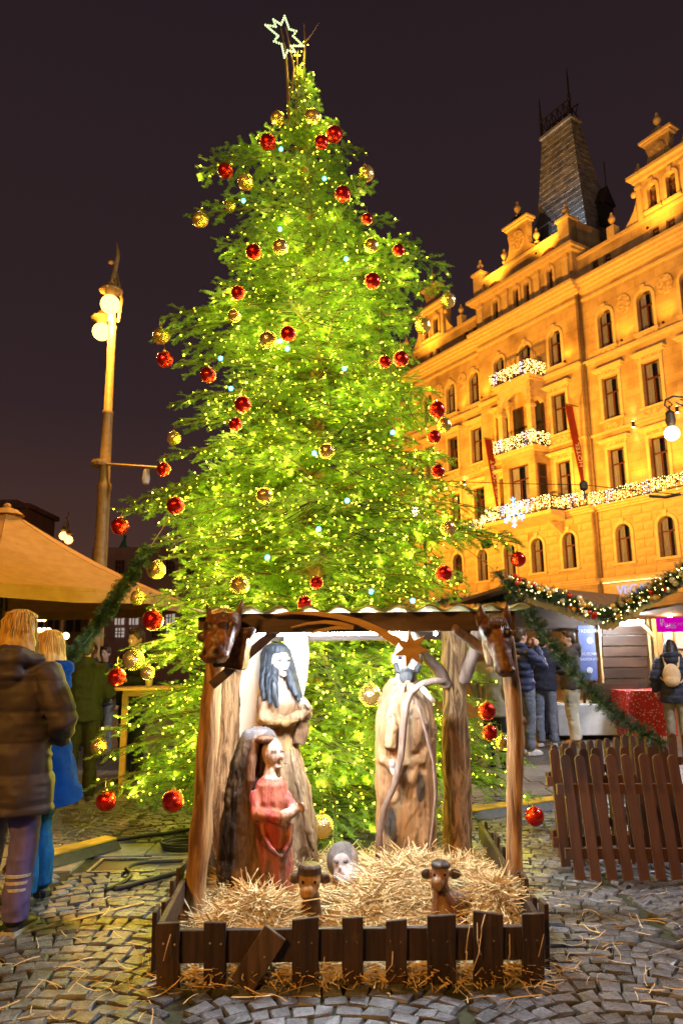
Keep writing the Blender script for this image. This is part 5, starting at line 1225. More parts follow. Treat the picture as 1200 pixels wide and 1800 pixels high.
# --- two carved lambs
M_eye = nmat('painted_black_eye', (.01, .008, .008), (.015, .012, .012), scale=20, rough=.25)
def lamb(Y, hx, hy, body, face, cap, label, neck):
    g = MB(); B = lambda px, py, dy=0.0: U(px, py, Y)+Vector((0, dy, 0)); k = (U(hx+1, hy, Y)-U(hx, hy, Y)).x
    T = thing('lamb_figure', label, 'statue', B(hx, 1640)); body(g, B, k)
    me = remesh(g, .006, 2, 'body', M_varnish, lambda P: .004*(vnoise(P*np.array((1, 1, .4)), 40, hx)-.5))
    def pl(P):
        x, y = invxz(P, Y); n = vnoise(P*np.array((1, 1, .3)), 26, hx+1); C = np.tile(np.array(neck), (len(P), 1)); C = mixc(C, sstep(n, .5, .8)*.6, (.32, .17, .07))
        C = mixc(C, (y < hy+22)*1., face); C = mixc(C, (y < hy-12)*.95, cap); C = mixc(C, ((np.abs(x-hx) > 19) & (y < hy+14) & (np.abs(x-hx) < 34))*.95, cap)
        if label.startswith('reddish'): C = mixc(C, ((x > hx+28) & (y > 1565) & (y < 1600+(x-820)*.15))*.8, (.15, .13, .13))
        return C
    paint(me, pl); obj('body', me, T)
    return T, B, k
def bodyA(g, B, k):
    rings(g, [(1650, 548, 20), (1610, 547, 19), (1580, 546, 16), (1565, 545, 13)], 4.25, .9, dy=.03)
    g.ell(B(544, 1548, -.01), (k*19, .06, k*25), 16, 12); g.ell(B(541, 1562, -.06), (k*14, .035, k*13), 12, 8); g.lathe([(k*18, -.02), (k*21, .0), (k*21, .035), (k*17, .05)], B(544, 1535, .0), 16)
    for s in (-1, 1): g.ell(B(545+s*27, 1545, .01), (k*12, .018, k*9), 12, 8)
A_, B_, k_ = lamb(4.25, 545, 1547, bodyA, (.52, .28, .10), (.050, .028, .022), 'carved lamb with tan face and dark brown cap staring from the straw', (.17, .085, .04))
for x in (533, 554):
    g = MB(); g.ell(B_(x, 1545, -.062), (.0075, .006, .0095), 10, 8); g.build('eye', M_eye, A_)
def bodyB(g, B, k):
    rings(g, [(1640, 800, 42), (1610, 796, 38), (1590, 788, 26), (1568, 778, 15), (1552, 774, 13)], 4.25, .8, dy=.04)
    g.tube([B(800, 1600, .05), B(830, 1603, .10), B(862, 1612, .14)], [.085, .085, .05], 14)
    g.ell(B(773, 1537, 0), (k*16, .055, k*22), 16, 12); g.ell(B(766, 1548, -.05), (k*11, .035, k*12), 12, 8); g.ell(B(774, 1520, .0), (k*18, .06, k*9), 14, 8)
    for s in (-1, 1): g.ell(B(775+s*25, 1537, .01), (k*11, .018, k*9), 12, 8)
A_, B_, k_ = lamb(4.25, 773, 1535, bodyB, (.30, .15, .06), (.045, .03, .026), 'reddish carved lamb with dark cap lying beside the right straw heap', (.19, .075, .025))
for x in (761, 779):
    g = MB(); g.ell(B_(x, 1533, -.052), (.007, .006, .008), 10, 8); g.build('eye', M_eye, A_)

# --- animal heads on the front beam
M_eyew = nmat('painted_white', (.6, .58, .55), (.7, .68, .65), scale=20, rough=.4)
Yc = 4.16; g = MB(); B = lambda px, py, dy=0.0: U(px, py, Yc)+Vector((0, dy, 0))
def pathloft(g, lst, n=20):
    R = []
    for (px, py, dy, hw, hd) in lst:
        c = B(px, py, dy); R.append([c+Vector((math.cos(2*PI*i/n)*hw, math.sin(2*PI*i/n)*hd, 0)) for i in range(n)])
    g.loft(R)
pathloft(g, [(392, 1070, .05, .05, .05), (392, 1078, .03, .098, .085), (391, 1100, .0, .105, .10), (389, 1122, -.03, .088, .095), (384, 1142, -.06, .078, .085), (380, 1155, -.08, .078, .072), (379, 1165, -.08, .055, .05)])
g.box(B(405, 1140, .12), (.17, .22, .22), rot=Matrix.Rotation(.15, 3, 'Y')); g.ell(B(365, 1152, -.10), (.035, .035, .022), 10, 8); g.ell(B(397, 1152, -.11), (.032, .035, .022), 10, 8)
for s_ in (-1, 1): g.tube([B(391+s_*22, 1093, -.06), B(391+s_*14, 1125, -.09)], [.025, .018], 8)
me = remesh(g, .0075, 2, 'head', M_varnish, lambda P: .012*(vnoise(P, 26, 31)-.5)+.006*(vnoise(P, 60, 33)-.5))
def pcw(P):
    x, y = invxz(P, Yc); n = vnoise(P, 18, 32); C = np.tile(np.array((.27, .105, .030)), (len(P), 1)); C = mixc(C, sstep(n, .45, .7)*.75, (.10, .035, .013)); C = mixc(C, sstep(y, 1120, 1160)*.55, (.13, .055, .025))
    for ex in (367, 398):
        e = ((x-ex)/11)**2+((y-1101)/7)**2; C = mixc(C, (e < 1)*(P[:, 1] < Yc)*.9, (.03, .012, .008))
    for ex in (366, 388):
        e = ((x-ex)/5)**2+((y-1147)/6)**2; C = mixc(C, (e < 1)*.9, (.025, .012, .01))
    return C
paint(me, pcw); CW = thing('cow_head', 'varnished carved cow head with short horns on the left beam end', 'statue', B(392, 1120)); obj('head', me, CW)
M_horn = nmat('dark_horn', (.05, .022, .012), (.15, .06, .025), scale=20, rough=.4, bump=.3)
g = MB(); g.tube([B(372, 1092, .02), B(368, 1078, .02), B(362, 1062, .02)], [.022, .018, .006], 8); g.build('horn', M_horn, CW, smooth=True)
g = MB(); g.tube([B(415, 1090, .02), B(419, 1075, .02), B(426, 1054, .02)], [.024, .019, .006], 8); g.build('horn', M_horn, CW, smooth=True)
g = MB(); g.ell(B(357, 1119, .02), (.038, .02, .032), 12, 8); g.build('ear', M_horn, CW, smooth=True)
g = MB(); g.tube([B(418, 1112, .03), B(436, 1113, .03), B(447, 1104, .03)], [.03, .035, .012], 10); g.build('ear', M_horn, CW, smooth=True)
for ex, w in ((397, .011), (369, .006)):
    g = MB(); g.ell(B(ex, 1101, -.088 if ex > 380 else -.075), (w*1.3, .007, .0045), 10, 6); g.build('eye', M_eyew, CW)

Yc = 4.12; g = MB()
pathloft(g, [(868, 1078, .06, .04, .05), (868, 1088, .04, .075, .075), (869, 1108, .01, .088, .09), (871, 1125, -.02, .078, .085), (875, 1145, -.05, .060, .07), (879, 1163, -.08, .052, .06), (881, 1178, -.09, .056, .055), (882, 1188, -.09, .036, .035)])
pathloft(g, [(872, 1095, .10, .07, .06), (878, 1130, .13, .075, .08), (884, 1170, .16, .06, .06)])
g.ell(B(872, 1180, -.13), (.018, .02, .016), 8, 6); g.ell(B(890, 1178, -.13), (.018, .02, .016), 8, 6)
for s_ in (-1, 1): g.ell(B(869+s_*18, 1112, -.06), (.026, .025, .022), 10, 8)
me = remesh(g, .0075, 2, 'head', M_varnish, lambda P: .009*(vnoise(P*np.array((1, 1, .5)), 34, 41)-.5)+.005*(vnoise(P, 70, 43)-.5))
def phr(P):
    x, y = invxz(P, Yc); n = vnoise(P*np.array((1, 1, .35)), 24, 42); C = np.tile(np.array((.24, .095, .030)), (len(P), 1)); C = mixc(C, sstep(n, .42, .7)*.8, (.085, .032, .014)); C = mixc(C, ((x < 874) & (y > 1130) & (y < 1172))*.55, (.30, .22, .18)); C = mixc(C, sstep(y, 1165, 1180)*.6, (.07, .03, .016))
    for ex in (852, 885):
        e = ((x-ex)/8)**2+((y-1112)/9)**2; C = mixc(C, (e < 1)*.9, (.02, .012, .012))
    for ex in (871, 890):
        e = ((x-ex)/4)**2+((y-1180)/4)**2; C = mixc(C, (e < 1)*.9, (.015, .01, .01))
    return C
paint(me, phr); HR = thing('horse_head', 'varnished carved horse head with pricked ears on the right beam end', 'statue', B(870, 1130)); obj('head', me, HR)
for x0, x1 in ((849, 845), (888, 893)):
    g = MB(); g.tube([B(x0, 1098, .02), B((x0+x1)/2-2, 1083, .01), B(x1, 1062, .01)], [.034, .034, .004], 10, flat=.55); g.build('ear', M_horn, HR, smooth=True)
g = MB(); 
for k in range(9): g.tube([B(858+k*3, 1080, .0), B(856+k*3.4, 1094, -.07), B(855+k*3.6, 1104, -.085)], [.008, .009, .003], 6)
g.build('forelock', M_horn, HR, smooth=True)

# --- comet
CM = thing('comet_star', 'carved yellow wooden comet star with three-streak tail on the beam', 'ornament', U(722, 1140, 4.1))
g = MB(); c = U(723, 1141, 4.24); pts = []
for k in range(14):
    q = PI/2+k*PI/7+.1; r = (.112 if k % 2 == 0 else .05); pts.append(c+Vector((r*math.cos(q), 0, r*math.sin(q))))
g.prism(pts, (0, .03, 0)); g.build('star', M_comet, CM, bevel=.004)
def streak(pts, w0, w1, Y0, Y1):
    n = len(pts); P = [U(x, y, Y0+(Y1-Y0)*i/(n-1)) for i, (x, y) in enumerate(pts)]; up = []; dn = []
    for i, p in enumerate(P):
        d = (P[min(i+1, n-1)]-P[max(i-1, 0)]).normalized(); s = Vector((-d.z, 0, d.x)); w = w0+(w1-w0)*i/(n-1); up.append(p+s*w); dn.append(p-s*w)
    g = MB(); g.prism(up+dn[::-1], (0, .024, 0)); return g.build('tail_streak', M_comet, CM, bevel=.003)
streak([(480, 1080), (510, 1077), (550, 1078), (590, 1083), (630, 1093), (665, 1108), (700, 1130)], .004, .026, 4.315, 4.25)
streak([(511, 1103), (540, 1096), (570, 1093), (600, 1096), (622, 1102)], .004, .016, 4.315, 4.30)
streak([(536, 1119), (560, 1108), (590, 1103), (620, 1102)], .004, .014, 4.318, 4.306)
# ---------------------------------------------------------------- people
M_skin = nmat('skin', (0.50, 0.30, 0.21), (0.58, 0.36, 0.26), scale=12, rough=0.5)
M_eyed = nmat('eye_dark', (0.02, 0.015, 0.012), (0.03, 0.02, 0.018), scale=9, rough=0.2)
def cloth(name, c, k=1.35, bump=.35, rough=.8, scale=30, st=(1, 1, .5), sheen=0.0, spec=.25): return nmat(name, c, tuple(min(1, q*k) for q in c), scale=scale, stretch=st, rough=rough, bump=bump, dist=.006, sheen=sheen, spec=spec, detail=5)
C_brownpuff = cloth('taupe_parka', (.050, .038, .042), 1.4, .25, .55, 9)
C_blue = cloth('blue_coat', (.002, .026, .135), 1.35, .25, .95, 8, spec=.06)
C_purple = cloth('violet_joggers', (.12, .10, .30), 1.3)
C_jean = cloth('blue_jeans', (.010, .070, .20), 1.5, .4, .95, 40, spec=.08)
C_djean = cloth('grey_jeans', (.11, .125, .16), 1.6, .4, .85, 40)
C_navy = cloth('navy_puffer', (.026, .034, .085), 1.5, .2, .5)
C_black = cloth('black_jacket', (.017, .019, .032), 1.5)
C_grey = cloth('charcoal_hoodie', (.065, .06, .058), 1.4)
C_pale = cloth('pale_trousers', (.44, .42, .34), 1.25)
C_olive = cloth('olive_jacket', (.013, .017, .008), 1.4)
C_olive2 = cloth('dark_olive_trousers', (.014, .015, .008), 1.4)
C_cream = cloth('cream_bag', (.42, .30, .17), 1.2)
C_khaki = cloth('khaki_trousers', (.16, .14, .10), 1.3)
H_blond = nmat('blond_hair', (0.40, 0.22, 0.035), (0.62, 0.38, 0.08), scale=40, stretch=(1, 1, .12), rough=.45, bump=.6, dist=.005)
H_brown = nmat('brown_hair', (0.030, 0.016, 0.009), (0.07, 0.04, 0.02), scale=50, stretch=(1, 1, .2), rough=.5, bump=.5, dist=.004)
H_black = nmat('black_hair', (0.010, 0.008, 0.008), (0.028, 0.022, 0.02), scale=50, stretch=(1, 1, .2), rough=.4, bump=.5, dist=.004)
M_shoe = nmat('dark_shoe', (.012, .013, .016), (.03, .03, .035), scale=30, rough=.6, bump=.3); M_shoew = nmat('white_shoe', (.42, .41, .4), (.6, .58, .56), scale=20, rough=.6)
M_boot = nmat('blue_grey_boot', (.012, .022, .032), (.03, .05, .065), scale=30, rough=.6, bump=.5)
M_tan = nmat('tan_boot', (.26, .12, .03), (.36, .18, .05), scale=25, rough=.7)

def person(loc, yaw, h, label, jacket, trousers, shoe, hair, pose=None, hem=.80, puffp=.105, puff=0.0, flare=0.0, hood=False, hairlen=0.0, vox=.016, hat=None, legs=((-.10, 0), (.10, 0)), face=True, fat=1.0, sole=None, neck=0.0, lean=0.0, legfat=1.0, bent=0.0):
    s = h/1.75; loc = Vector(loc); Rz = Matrix.Rotation(yaw, 3, 'Z')
    def L(x, y, z): 
        y = y - lean*max(0, z-.9); return loc + Rz @ Vector((x*s, y*s, z*s))
    T = thing('person', label, 'person', loc)
    pose = pose or {}
    def arm(sd):
        d = {'l': ((.29, .03, 1.14), (.28, -.04, .90), (0, 0, -1)), 'r': ((-.29, .03, 1.14), (-.28, -.04, .90), (0, 0, -1))}
        return pose.get(sd, d[sd])
    # skin
    g = MB(); hd = Rz
    g.ell(L(0, .005, 1.645), (.076*s, .094*s, .108*s), 16, 12, rot=hd); g.ell(L(0, -.028, 1.578), (.056*s, .062*s, .055*s), 14, 10, rot=hd)
    g.ell(L(0, -.100, 1.618), (.014*s, .02*s, .026*s), 8, 6, rot=hd); g.tube([L(0, .02, 1.40), L(0, .01, 1.60)], [.06*s, .054*s], 12)
    for q in (-1, 1): g.ell(L(q*.077, .01, 1.625), (.012*s, .022*s, .032*s), 8, 6, rot=hd)
    g.tube([L(0, 0, .90), L(0, 0, 1.15), L(0, 0, 1.36), L(0, 0.01, 1.44)], [.12*s, .12*s, .14*s, .07*s], 12)
    for sd, q in (('l', 1), ('r', -1)):
        e_, w_, d_ = arm(sd); sh = L(q*.18, 0, 1.40); E_ = L(*e_); W_ = L(*w_)
        g.tube([L(q*.08, 0, 1.40), sh, E_, W_], [.05*s, .05*s, .04*s, .027*s], 10)
        dv = Rz @ Vector(d_); hand(g, W_+dv.normalized()*.045*s, dv, r=.034*s, L=.085*s, curl=Rz @ Vector((-q*.5, -.5, -.2)), side=Rz @ Vector((0, -1, 0.15)))
    for (lx, ly) in legs:
        g.tube([L(lx*.9, 0, .92), L(lx*1.0, ly*.5-.015, .50), L(lx*1.02, ly+.02, .07)], [.075*s, .052*s, .036*s], 10); g.tube([L(lx*1.02, ly+.03, .05), L(lx*1.1, ly-.12, .035)], [.035*s, .03*s], 8)
    me = remesh(g, min(vox, .014), 2, 'body', M_skin); obj('body', me, T)
    if face:
        for q in (-1, 1): g = MB(); g.ell(L(q*.031, -.083, 1.640), (.011*s, .008*s, .007*s), 8, 6, rot=hd); g.build('eye', M_eyed, T)
        g = MB(); g.ell(L(0, -.083, 1.572), (.022*s, .008*s, .006*s), 8, 6, rot=hd); g.build('mouth', nmat('lip', (.35, .13, .1), scale=9) if 'lip' not in bpy.data.materials else bpy.data.materials['lip'], T)
    # trousers
    g = MB(); g.ell(L(0, 0, .92), (.165*s, .125*s, .13*s), 14, 10, rot=hd)
    for (lx, ly) in legs: g.tube([L(lx*.85, .0, .93), L(lx*.98, ly*.3-.01, .70), L(lx*1.0, ly*.5-.02, .48), L(lx*1.02, ly*.8+.01, .25), L(lx*1.03, ly+.015, .075)], [q*s*legfat for q in (.105, .092, .076, .070, .068)], 14)
    me = remesh(g, vox, 2, 'trousers', trousers, lambda P: .014*s*(vnoise(P*np.array((1, 1, 1.8)), 9/s, 3)-.5)+.012*s*(.5-np.abs(2*vnoise(P*np.array((1, 1, 1.9)), 10/s, 13)-1))); obj('trousers', me, T)
    # jacket
    g = MB(); n = 20; R = []
    prof = [(hem, .195+flare, .145+flare*.8), (hem+.12, .19+flare*.75, .14+flare*.6), (.98 if hem < .9 else hem+.2, .18+flare*.4, .135+flare*.3), (1.15, .178+flare*.1, .132), (1.30, .195, .135), (1.40, .19, .115), (1.455, .125, .09), (1.50, .082, .078)]
    for (z, a, b) in prof: R.append([L(math.cos(2*PI*i/n)*a*fat, math.sin(2*PI*i/n)*b*fat, z) for i in range(n)])
    g.loft(R)
    for sd, q in (('l', 1), ('r', -1)):
        e_, w_, d_ = arm(sd); E_ = L(*e_); W_ = L(*w_); sh = L(q*.175, 0, 1.395); k = fat
        g.tube([L(q*.10, 0, 1.38), sh, sh.lerp(E_, .5), E_, E_.lerp(W_, .55), E_.lerp(W_, .98)], [.075*s*k, .082*s*k, .076*s*k, .068*s*k, .058*s*k, .050*s*k], 12)
    if hood:
        g.tube([L(-.10, -.06, 1.45), L(-.135, .03, 1.48), L(-.07, .12, 1.50), L(0, .145, 1.50), L(.07, .12, 1.50), L(.135, .03, 1.48), L(.10, -.06, 1.45)], [.035*s, .05*s, .062*s, .068*s, .062*s, .05*s, .035*s], 10)
        g.ell(L(0, .135, 1.42), (.11*s, .055*s, .10*s), 12, 8, rot=hd)
    else:
        g.tube([L(-.07, -.05, 1.47), L(-.08, .03, 1.50), L(0, .085, 1.515), L(.08, .03, 1.50), L(.07, -.05, 1.47)], [.02*s, .028*s, .03*s, .028*s, .02*s], 8)
    def dj(P):
        d = .020*s*(vnoise(P*np.array((1, 1, 1.6)), 8/s, 5)-.5) + .012*s*(.5-np.abs(2*vnoise(P*np.array((1, 1, 2.0)), 11/s, 9)-1))
        if puff: d = d + puff*(np.abs(np.sin((P[:, 2]-loc.z)/s*PI/puffp))**.5-.7)*.020*s
        return d
    me = remesh(g, vox, 2, 'jacket', jacket, dj); obj('jacket', me, T)
    # hair
    g = MB()
    if hat is None:
        g.ell(L(0, .022, 1.672), (.088*s, .100*s, .098*s), 16, 12, rot=hd); g.ell(L(0, .062, 1.625), (.080*s, .055*s, .085*s), 14, 10, rot=hd); g.ell(L(0, -.06, 1.735), (.06*s, .035*s, .025*s), 12, 8, rot=hd)
        if hairlen:
            for k in range(9):
                q = -1+2*k/8; g.tube([L(q*.07, .03+.06*(1-q*q), 1.68), L(q*.085, .05+.06*(1-q*q), 1.58), L(q*.10, .07+.07*(1-q*q), 1.58-hairlen*.55), L(q*.10, .06+.09*(1-q*q), 1.58-hairlen)], [.03*s, .034*s, .030*s, .010*s], 8)
        hm = g; strs = MB()
        if vox <= .010:
            rs = random.Random(int(h*1000))
            for k in range(220):
                q = rs.uniform(-1, 1); y0 = rs.uniform(-.02, .06); pts_ = []
                for (zz, rr_) in ((1.775, .035), (1.755, .075), (1.71, .098), (1.64, .108), (1.57, .112), (1.57-hairlen*.5, .125), (1.57-hairlen*rs.uniform(.9, 1.25), .13)):
                    an = PI/2-q*1.9; pts_.append(L(math.cos(an)*rr_*.92+rs.gauss(0, .004), .022+math.sin(an)*rr_+rs.gauss(0, .004), zz))
                strs.tube(pts_, [.002*s, .003*s, .003*s, .003*s, .0028*s, .0025*s, .0012*s], 4, cap=False)
        me = remesh(g, min(vox, .011), 1, 'hair', hair, lambda P: .016*s*(np.abs(vnoise(P*np.array((1, 1, .14)), 55, 6)-.5))); ho = obj('hair', me, T)
        if strs.v: kind(strs.build('loose_strands', hair, ho, smooth=True), 'stuff')
    else:
        g.ell(L(0, .01, 1.69), (.092*s, .108*s, .085*s), 16, 12, rot=hd); g.lathe([(.095*s, 0), (.1*s, .02*s), (.095*s, .045*s)], L(0, .01, 1.655), 16); obj('knit_hat', remesh(g, .011, 2, 'knit_hat', hat), T)
    for (lx, ly) in legs:
        g = MB(); cx = lx*1.05; pf = [(.075, .032, .036), (.045, .040, .050), (.0, .044, .070), (-.06, .046, .060), (-.12, .044, .050), (-.155, .034, .036), (-.17, .015, .02)]
        R = []
        for (yy, hw, ht) in pf:
            R.append([L(cx+math.cos(2*PI*i/12)*hw, ly+yy-.0, .008+ht*.55+math.sin(2*PI*i/12)*ht*.62) for i in range(12)])
        g.loft(R); g.tube([L(cx, ly+.02, .06), L(cx, ly+.025, .13)], [.05*s, .048*s], 12)
        sh = g.build('shoe', shoe, T, smooth=True)
        if sole is not None:
            g = MB(); g.prism([L(cx+a, ly+b, .004) for a, b in ((-.042, .08), (.042, .08), (.05, -.08), (.035, -.165), (-.035, -.165), (-.05, -.08))], (0, 0, .030*s)); g.build('sole', sole, sh)
    return T, L
# left: two women seen from behind, close to the camera
A_ = {'l': ((.30, .02, 1.12), (.24, -.10, .93), (0, -.3, -1)), 'r': ((-.31, .03, 1.13), (-.30, -.06, .92), (0, -.1, -1))}
w1, L1 = person(G(2, 1640), PI-.2, 1.76, 'person from behind in taupe hooded parka and violet striped joggers', C_brownpuff, C_purple, M_shoe, H_blond, hem=.64, puff=.8, puffp=.17, flare=.03, hood=True, hairlen=.12, vox=.010, pose={'r': ((.30, .05, 1.12), (.27, .0, .93), (0, 0, -1)), 'l': ((.30, .05, 1.12), (.27, .0, .93), (0, 0, -1)), 'r': ((-.32, .02, 1.14), (-.20, -.16, 1.02), (.3, -.8, -.2))}, fat=1.14, sole=M_shoew, legs=((-.09, .0), (.10, .05)))
g = MB()
for k in range(3):
    z = .235+k*.035
    n = 16; 
    for lx, ly in ((-.0927, .0), (.103, .05)):
        R = [[L1(lx+math.cos(2*PI*i/n)*.073, ly*.8+.010+math.sin(2*PI*i/n)*.073, z+dz) for i in range(n)] for dz in (0, .014)]
        g.loft(R)
g.build('white_stripe', M_shoew, w1)
g = MB(); g.box(L1(.06, .155, 1.24), (.012, .012, .012)); g.build('zip_pull', M_nail, w1)
w2, L2 = person(G(52, 1584), -PI/2-.1, 1.66, 'person in long blue coat and jeans beside the taupe parka', C_blue, C_jean, M_boot, H_blond, hem=.62, puff=.12, flare=.16, hood=True, hairlen=.22, vox=.010, pose={'l': ((.25, .0, 1.12), (.25, -.05, .86), (0, -.1, -1)), 'r': ((-.27, .02, 1.10), (-.24, -.08, .88), (0, -.1, -1))}, fat=1.05, sole=M_shoe, legfat=1.12)
# left background: drinkers at the standing table
person(G(138, 1408), PI+.2, 1.72, 'person seen from behind in olive green jacket beside the plain garland', C_olive, C_olive2, M_shoe, H_brown, hem=.84, vox=.018, pose={'l': ((.25, -.05, 1.12), (.10, -.28, 1.10), (-.5, -.7, 0)), 'r': ((-.26, -.02, 1.12), (-.16, -.26, 1.05), (.4, -.8, 0))}, face=False, fat=1.1)
pg, Lg = person((-2.62, 9.35, 0), -.55, 1.84, 'person in olive jacket with round arm patch facing the standing table', C_olive, C_black, M_shoe, H_brown, hem=.86, vox=.018, hood=True, pose={'r': ((-.29, -.05, 1.15), (-.20, -.30, 1.16), (.4, -.9, 0)), 'l': ((.29, -.02, 1.14), (.20, -.30, 1.16), (-.4, -.9, 0))}, fat=1.14)
g = MB(); c = Lg(-.255, -.05, 1.30); g.ell(c, (.035, .02, .04), 12, 8); g.build('arm_patch', M_shoew, pg)
for i, (px, Y, hh, jc, lab, ht) in enumerate(((98, 10.2, 1.70, C_black, 'person in white knit hat in the crowd beneath the parasol', nmat('white_knit', (.5, .42, .3), scale=40)), (182, 11.4, 1.66, C_black, 'dark-clothed person in the crowd behind the olive jackets', None), (160, 12.5, 1.72, C_grey, 'person in charcoal in the far crowd beside the garland', None), (60, 12.0, 1.75, C_navy, 'person in navy far under the parasol at the left', None))):
    p = U(px, 1200, Y); person((p.x, Y, 0), .4*i-.5, hh, lab, jc, C_djean, M_shoe, H_brown, hem=.82, vox=.022, hat=ht, face=True)
# right: three men talking, one with hand to mouth
person(G(926, 1326), PI*.62, 1.86, 'person in navy quilted jacket raising hands to mouth beside the post', C_navy, C_djean, M_shoew, H_brown, hem=.88, puff=.8, vox=.014, pose={'l': ((.24, -.22, 1.22), (.07, -.20, 1.50), (-.2, -.1, 1)), 'r': ((-.25, -.18, 1.20), (-.06, -.22, 1.48), (.2, -.1, 1))}, sole=M_shoew)
person(G(962, 1312), PI*.95, 1.80, 'person from behind in black jacket and grey jeans with pale sneakers', C_black, C_djean, M_shoew, H_black, hem=.86, vox=.014, pose={'l': ((.27, -.05, 1.14), (.12, -.25, 1.12), (-.5, -.7, 0)), 'r': ((-.27, -.05, 1.14), (-.2, -.2, 1.42), (.3, -.2, 1))}, face=False, fat=1.08, sole=M_shoew)
person((3.55, 13.3, 0), PI*.3, 1.78, 'person in dark blue clothes half hidden behind the two talking friends', C_navy, C_black, M_shoe, H_brown, hem=.84, vox=.02)
person(G(1010, 1308), -PI*.5, 1.84, 'person in charcoal hooded jacket and pale loose trousers near stall', C_grey, C_pale, M_tan, H_brown, hem=.84, hood=True, vox=.014, pose={'l': ((.26, -.12, 1.15), (.16, -.34, 1.14), (-.3, -.9, 0)), 'r': ((-.26, -.12, 1.15), (-.16, -.34, 1.20), (.3, -.9, .2))}, fat=1.12, legfat=1.22, legs=((-.09, .05), (.09, -.03)))
wb, Lb = person((5.30, 12.05, 0), PI*.88, 1.66, 'person with cream backpack and black puffer jacket at right stall', C_black, C_khaki, M_shoe, H_black, hem=.72, puff=.9, vox=.014, hairlen=.16, face=False, fat=1.15, hood=True)
BP = thing('backpack', 'small cream backpack on the back of the black puffer jacket', 'backpack', Lb(0, .2, 1.1)); g = MB(); g.ell(Lb(0.02, .215, 1.17), (.135, .085, .185), 16, 12, rot=Matrix.Rotation(PI*.88, 3, 'Z')); g.ell(Lb(0.02, .25, 1.08), (.12, .07, .10), 14, 10, rot=Matrix.Rotation(PI*.88, 3, 'Z'))
obj('bag', remesh(g, .012, 2, 'bag', C_cream), BP)
for q in (-1, 1):
    g = MB(); g.tube([Lb(q*.09, .17, 1.30), Lb(q*.12, .12, 1.47), Lb(q*.13, -.05, 1.44)], .018, 8, flat=.5); g.tube([Lb(q*.10, .2, 1.04), Lb(q*.19, .1, 1.12), Lb(q*.2, 0, 1.15)], .012, 6); g.build('strap', C_cream, BP)
p = U(868, 1210, 10.0); person((p.x, 10.0, 0), 2.6, 1.66, 'person in pale coat mostly hidden behind the tree and shelter post', cloth('pale_grey_coat', (.25, .22, .2), 1.2), C_black, M_shoe, H_brown, hem=.7, vox=.02)
# ---------------------------------------------------------------- brown picket fence panels at the right
def round_picket(w, h, th):
    g = MB(); p = [Vector((-w/2, 0, 0)), Vector((w/2, 0, 0)), Vector((w/2, 0, h-w/2))] + [Vector((w/2*math.cos(PI*i/8), 0, h-w/2+w/2*math.sin(PI*i/8))) for i in range(1, 8)] + [Vector((-w/2, 0, h-w/2))]
    g.prism(p, (0, th, 0)); return g.mesh('picket', M_fence)
pk = round_picket(.066, .80, .020)
g = MB(); g.bb(-.5, .5, 0, .03, -.03, .03); railm = g.mesh('rail', M_fence)
def fence_panel(label, loc, rz, shear, n, sp=.105, tilt=0.0, rx=0.0):
    T = thing('fence_panel', label, 'fence', loc, 'brown picket fence panels'); del T['_w']
    T.rotation_euler = (rx, 0, rz)
    for k in range(n):
        o = obj('picket', pk, T, local=True); z = random.uniform(-.008, .008); o.location = (k*sp, 0, .006+z*0+abs(z)); o.rotation_euler = (0, -shear+random.uniform(-.012, .012), 0)
        g2 = MB()
    L = (n-1)*sp
    for zz in (.17, .58):
        o = obj('rail', railm, T, local=True); o.scale = (L+.14, 1, 1.1); o.location = (L/2-shear*zz, .021, zz)
    return T
fence_panel('front brown picket fence panel with rounded tops right of the pen', G(1020, 1551), -.05, .07, 10)
fence_panel('brown picket fence panel leaning directly behind the front one', G(1003, 1535)+Vector((0, .10, 0)), .10, .03, 9, rx=-.03)
fence_panel('third brown picket fence panel at back running away from the pen', Vector((1.60, 5.75, 0)), .62, .02, 13, sp=.11)
fence_panel('last brown picket fence panel stretching to the right frame edge', Vector((2.42, 6.5, 0)), -.15, .0, 12, sp=.12)

# ---------------------------------------------------------------- evergreen garlands
M_garl = nmat('garland_needles', (0.012, 0.035, 0.010), (0.045, 0.085, 0.022), scale=14, rough=.6, spec=.3)
def resample(P, step):
    P = [Vector(p) for p in P]; out = []
    # catmull-rom
    Q = [P[0]]+P+[P[-1]]
    for i in range(1, len(Q)-2):
        n = max(2, int((Q[i+1]-Q[i]).length/step))
        for k in range(n):
            t = k/n; out.append(.5*((2*Q[i])+(-Q[i-1]+Q[i+1])*t+(2*Q[i-1]-5*Q[i]+4*Q[i+1]-Q[i+2])*t*t+(-Q[i-1]+3*Q[i]-3*Q[i+1]+Q[i+2])*t**3))
    out.append(P[-1]); return out
def garland_mesh(path, r, twigs, seed, nl=.024, per=330):
    rd = random.Random(seed); rng_ = np.random.default_rng(seed); segs = []
    P = resample(path, .02); N = len(P)
    for k in range(twigs):
        i = rd.randint(0, N-2); t = (P[i+1]-P[i]).normalized(); a = t.orthogonal().normalized(); b = t.cross(a); q = rd.uniform(0, 2*PI); R = r*rd.uniform(.55, 1.25)
        d = (a*math.cos(q)+b*math.sin(q)) + t*rd.uniform(-.7, .7); d.normalize(); p0 = P[i]; p1 = p0+d*R
        segs.append((p0, p1, d.orthogonal()))
    V, F_ = needles([(tuple(p), tuple(q), tuple(s)) for p, q, s in segs], rng_, per=per, nl=nl, nw=.0038)
    st = MB(); st.tube(P[::2], r*.18, 5)
    me = bpy.data.meshes.new('foliage'); o = len(st.v); me.from_pydata(np.concatenate([np.array(st.v), V]).tolist(), [], st.f+(F_+o).tolist()); me.materials.append(M_garl); me.update()
    return me, P
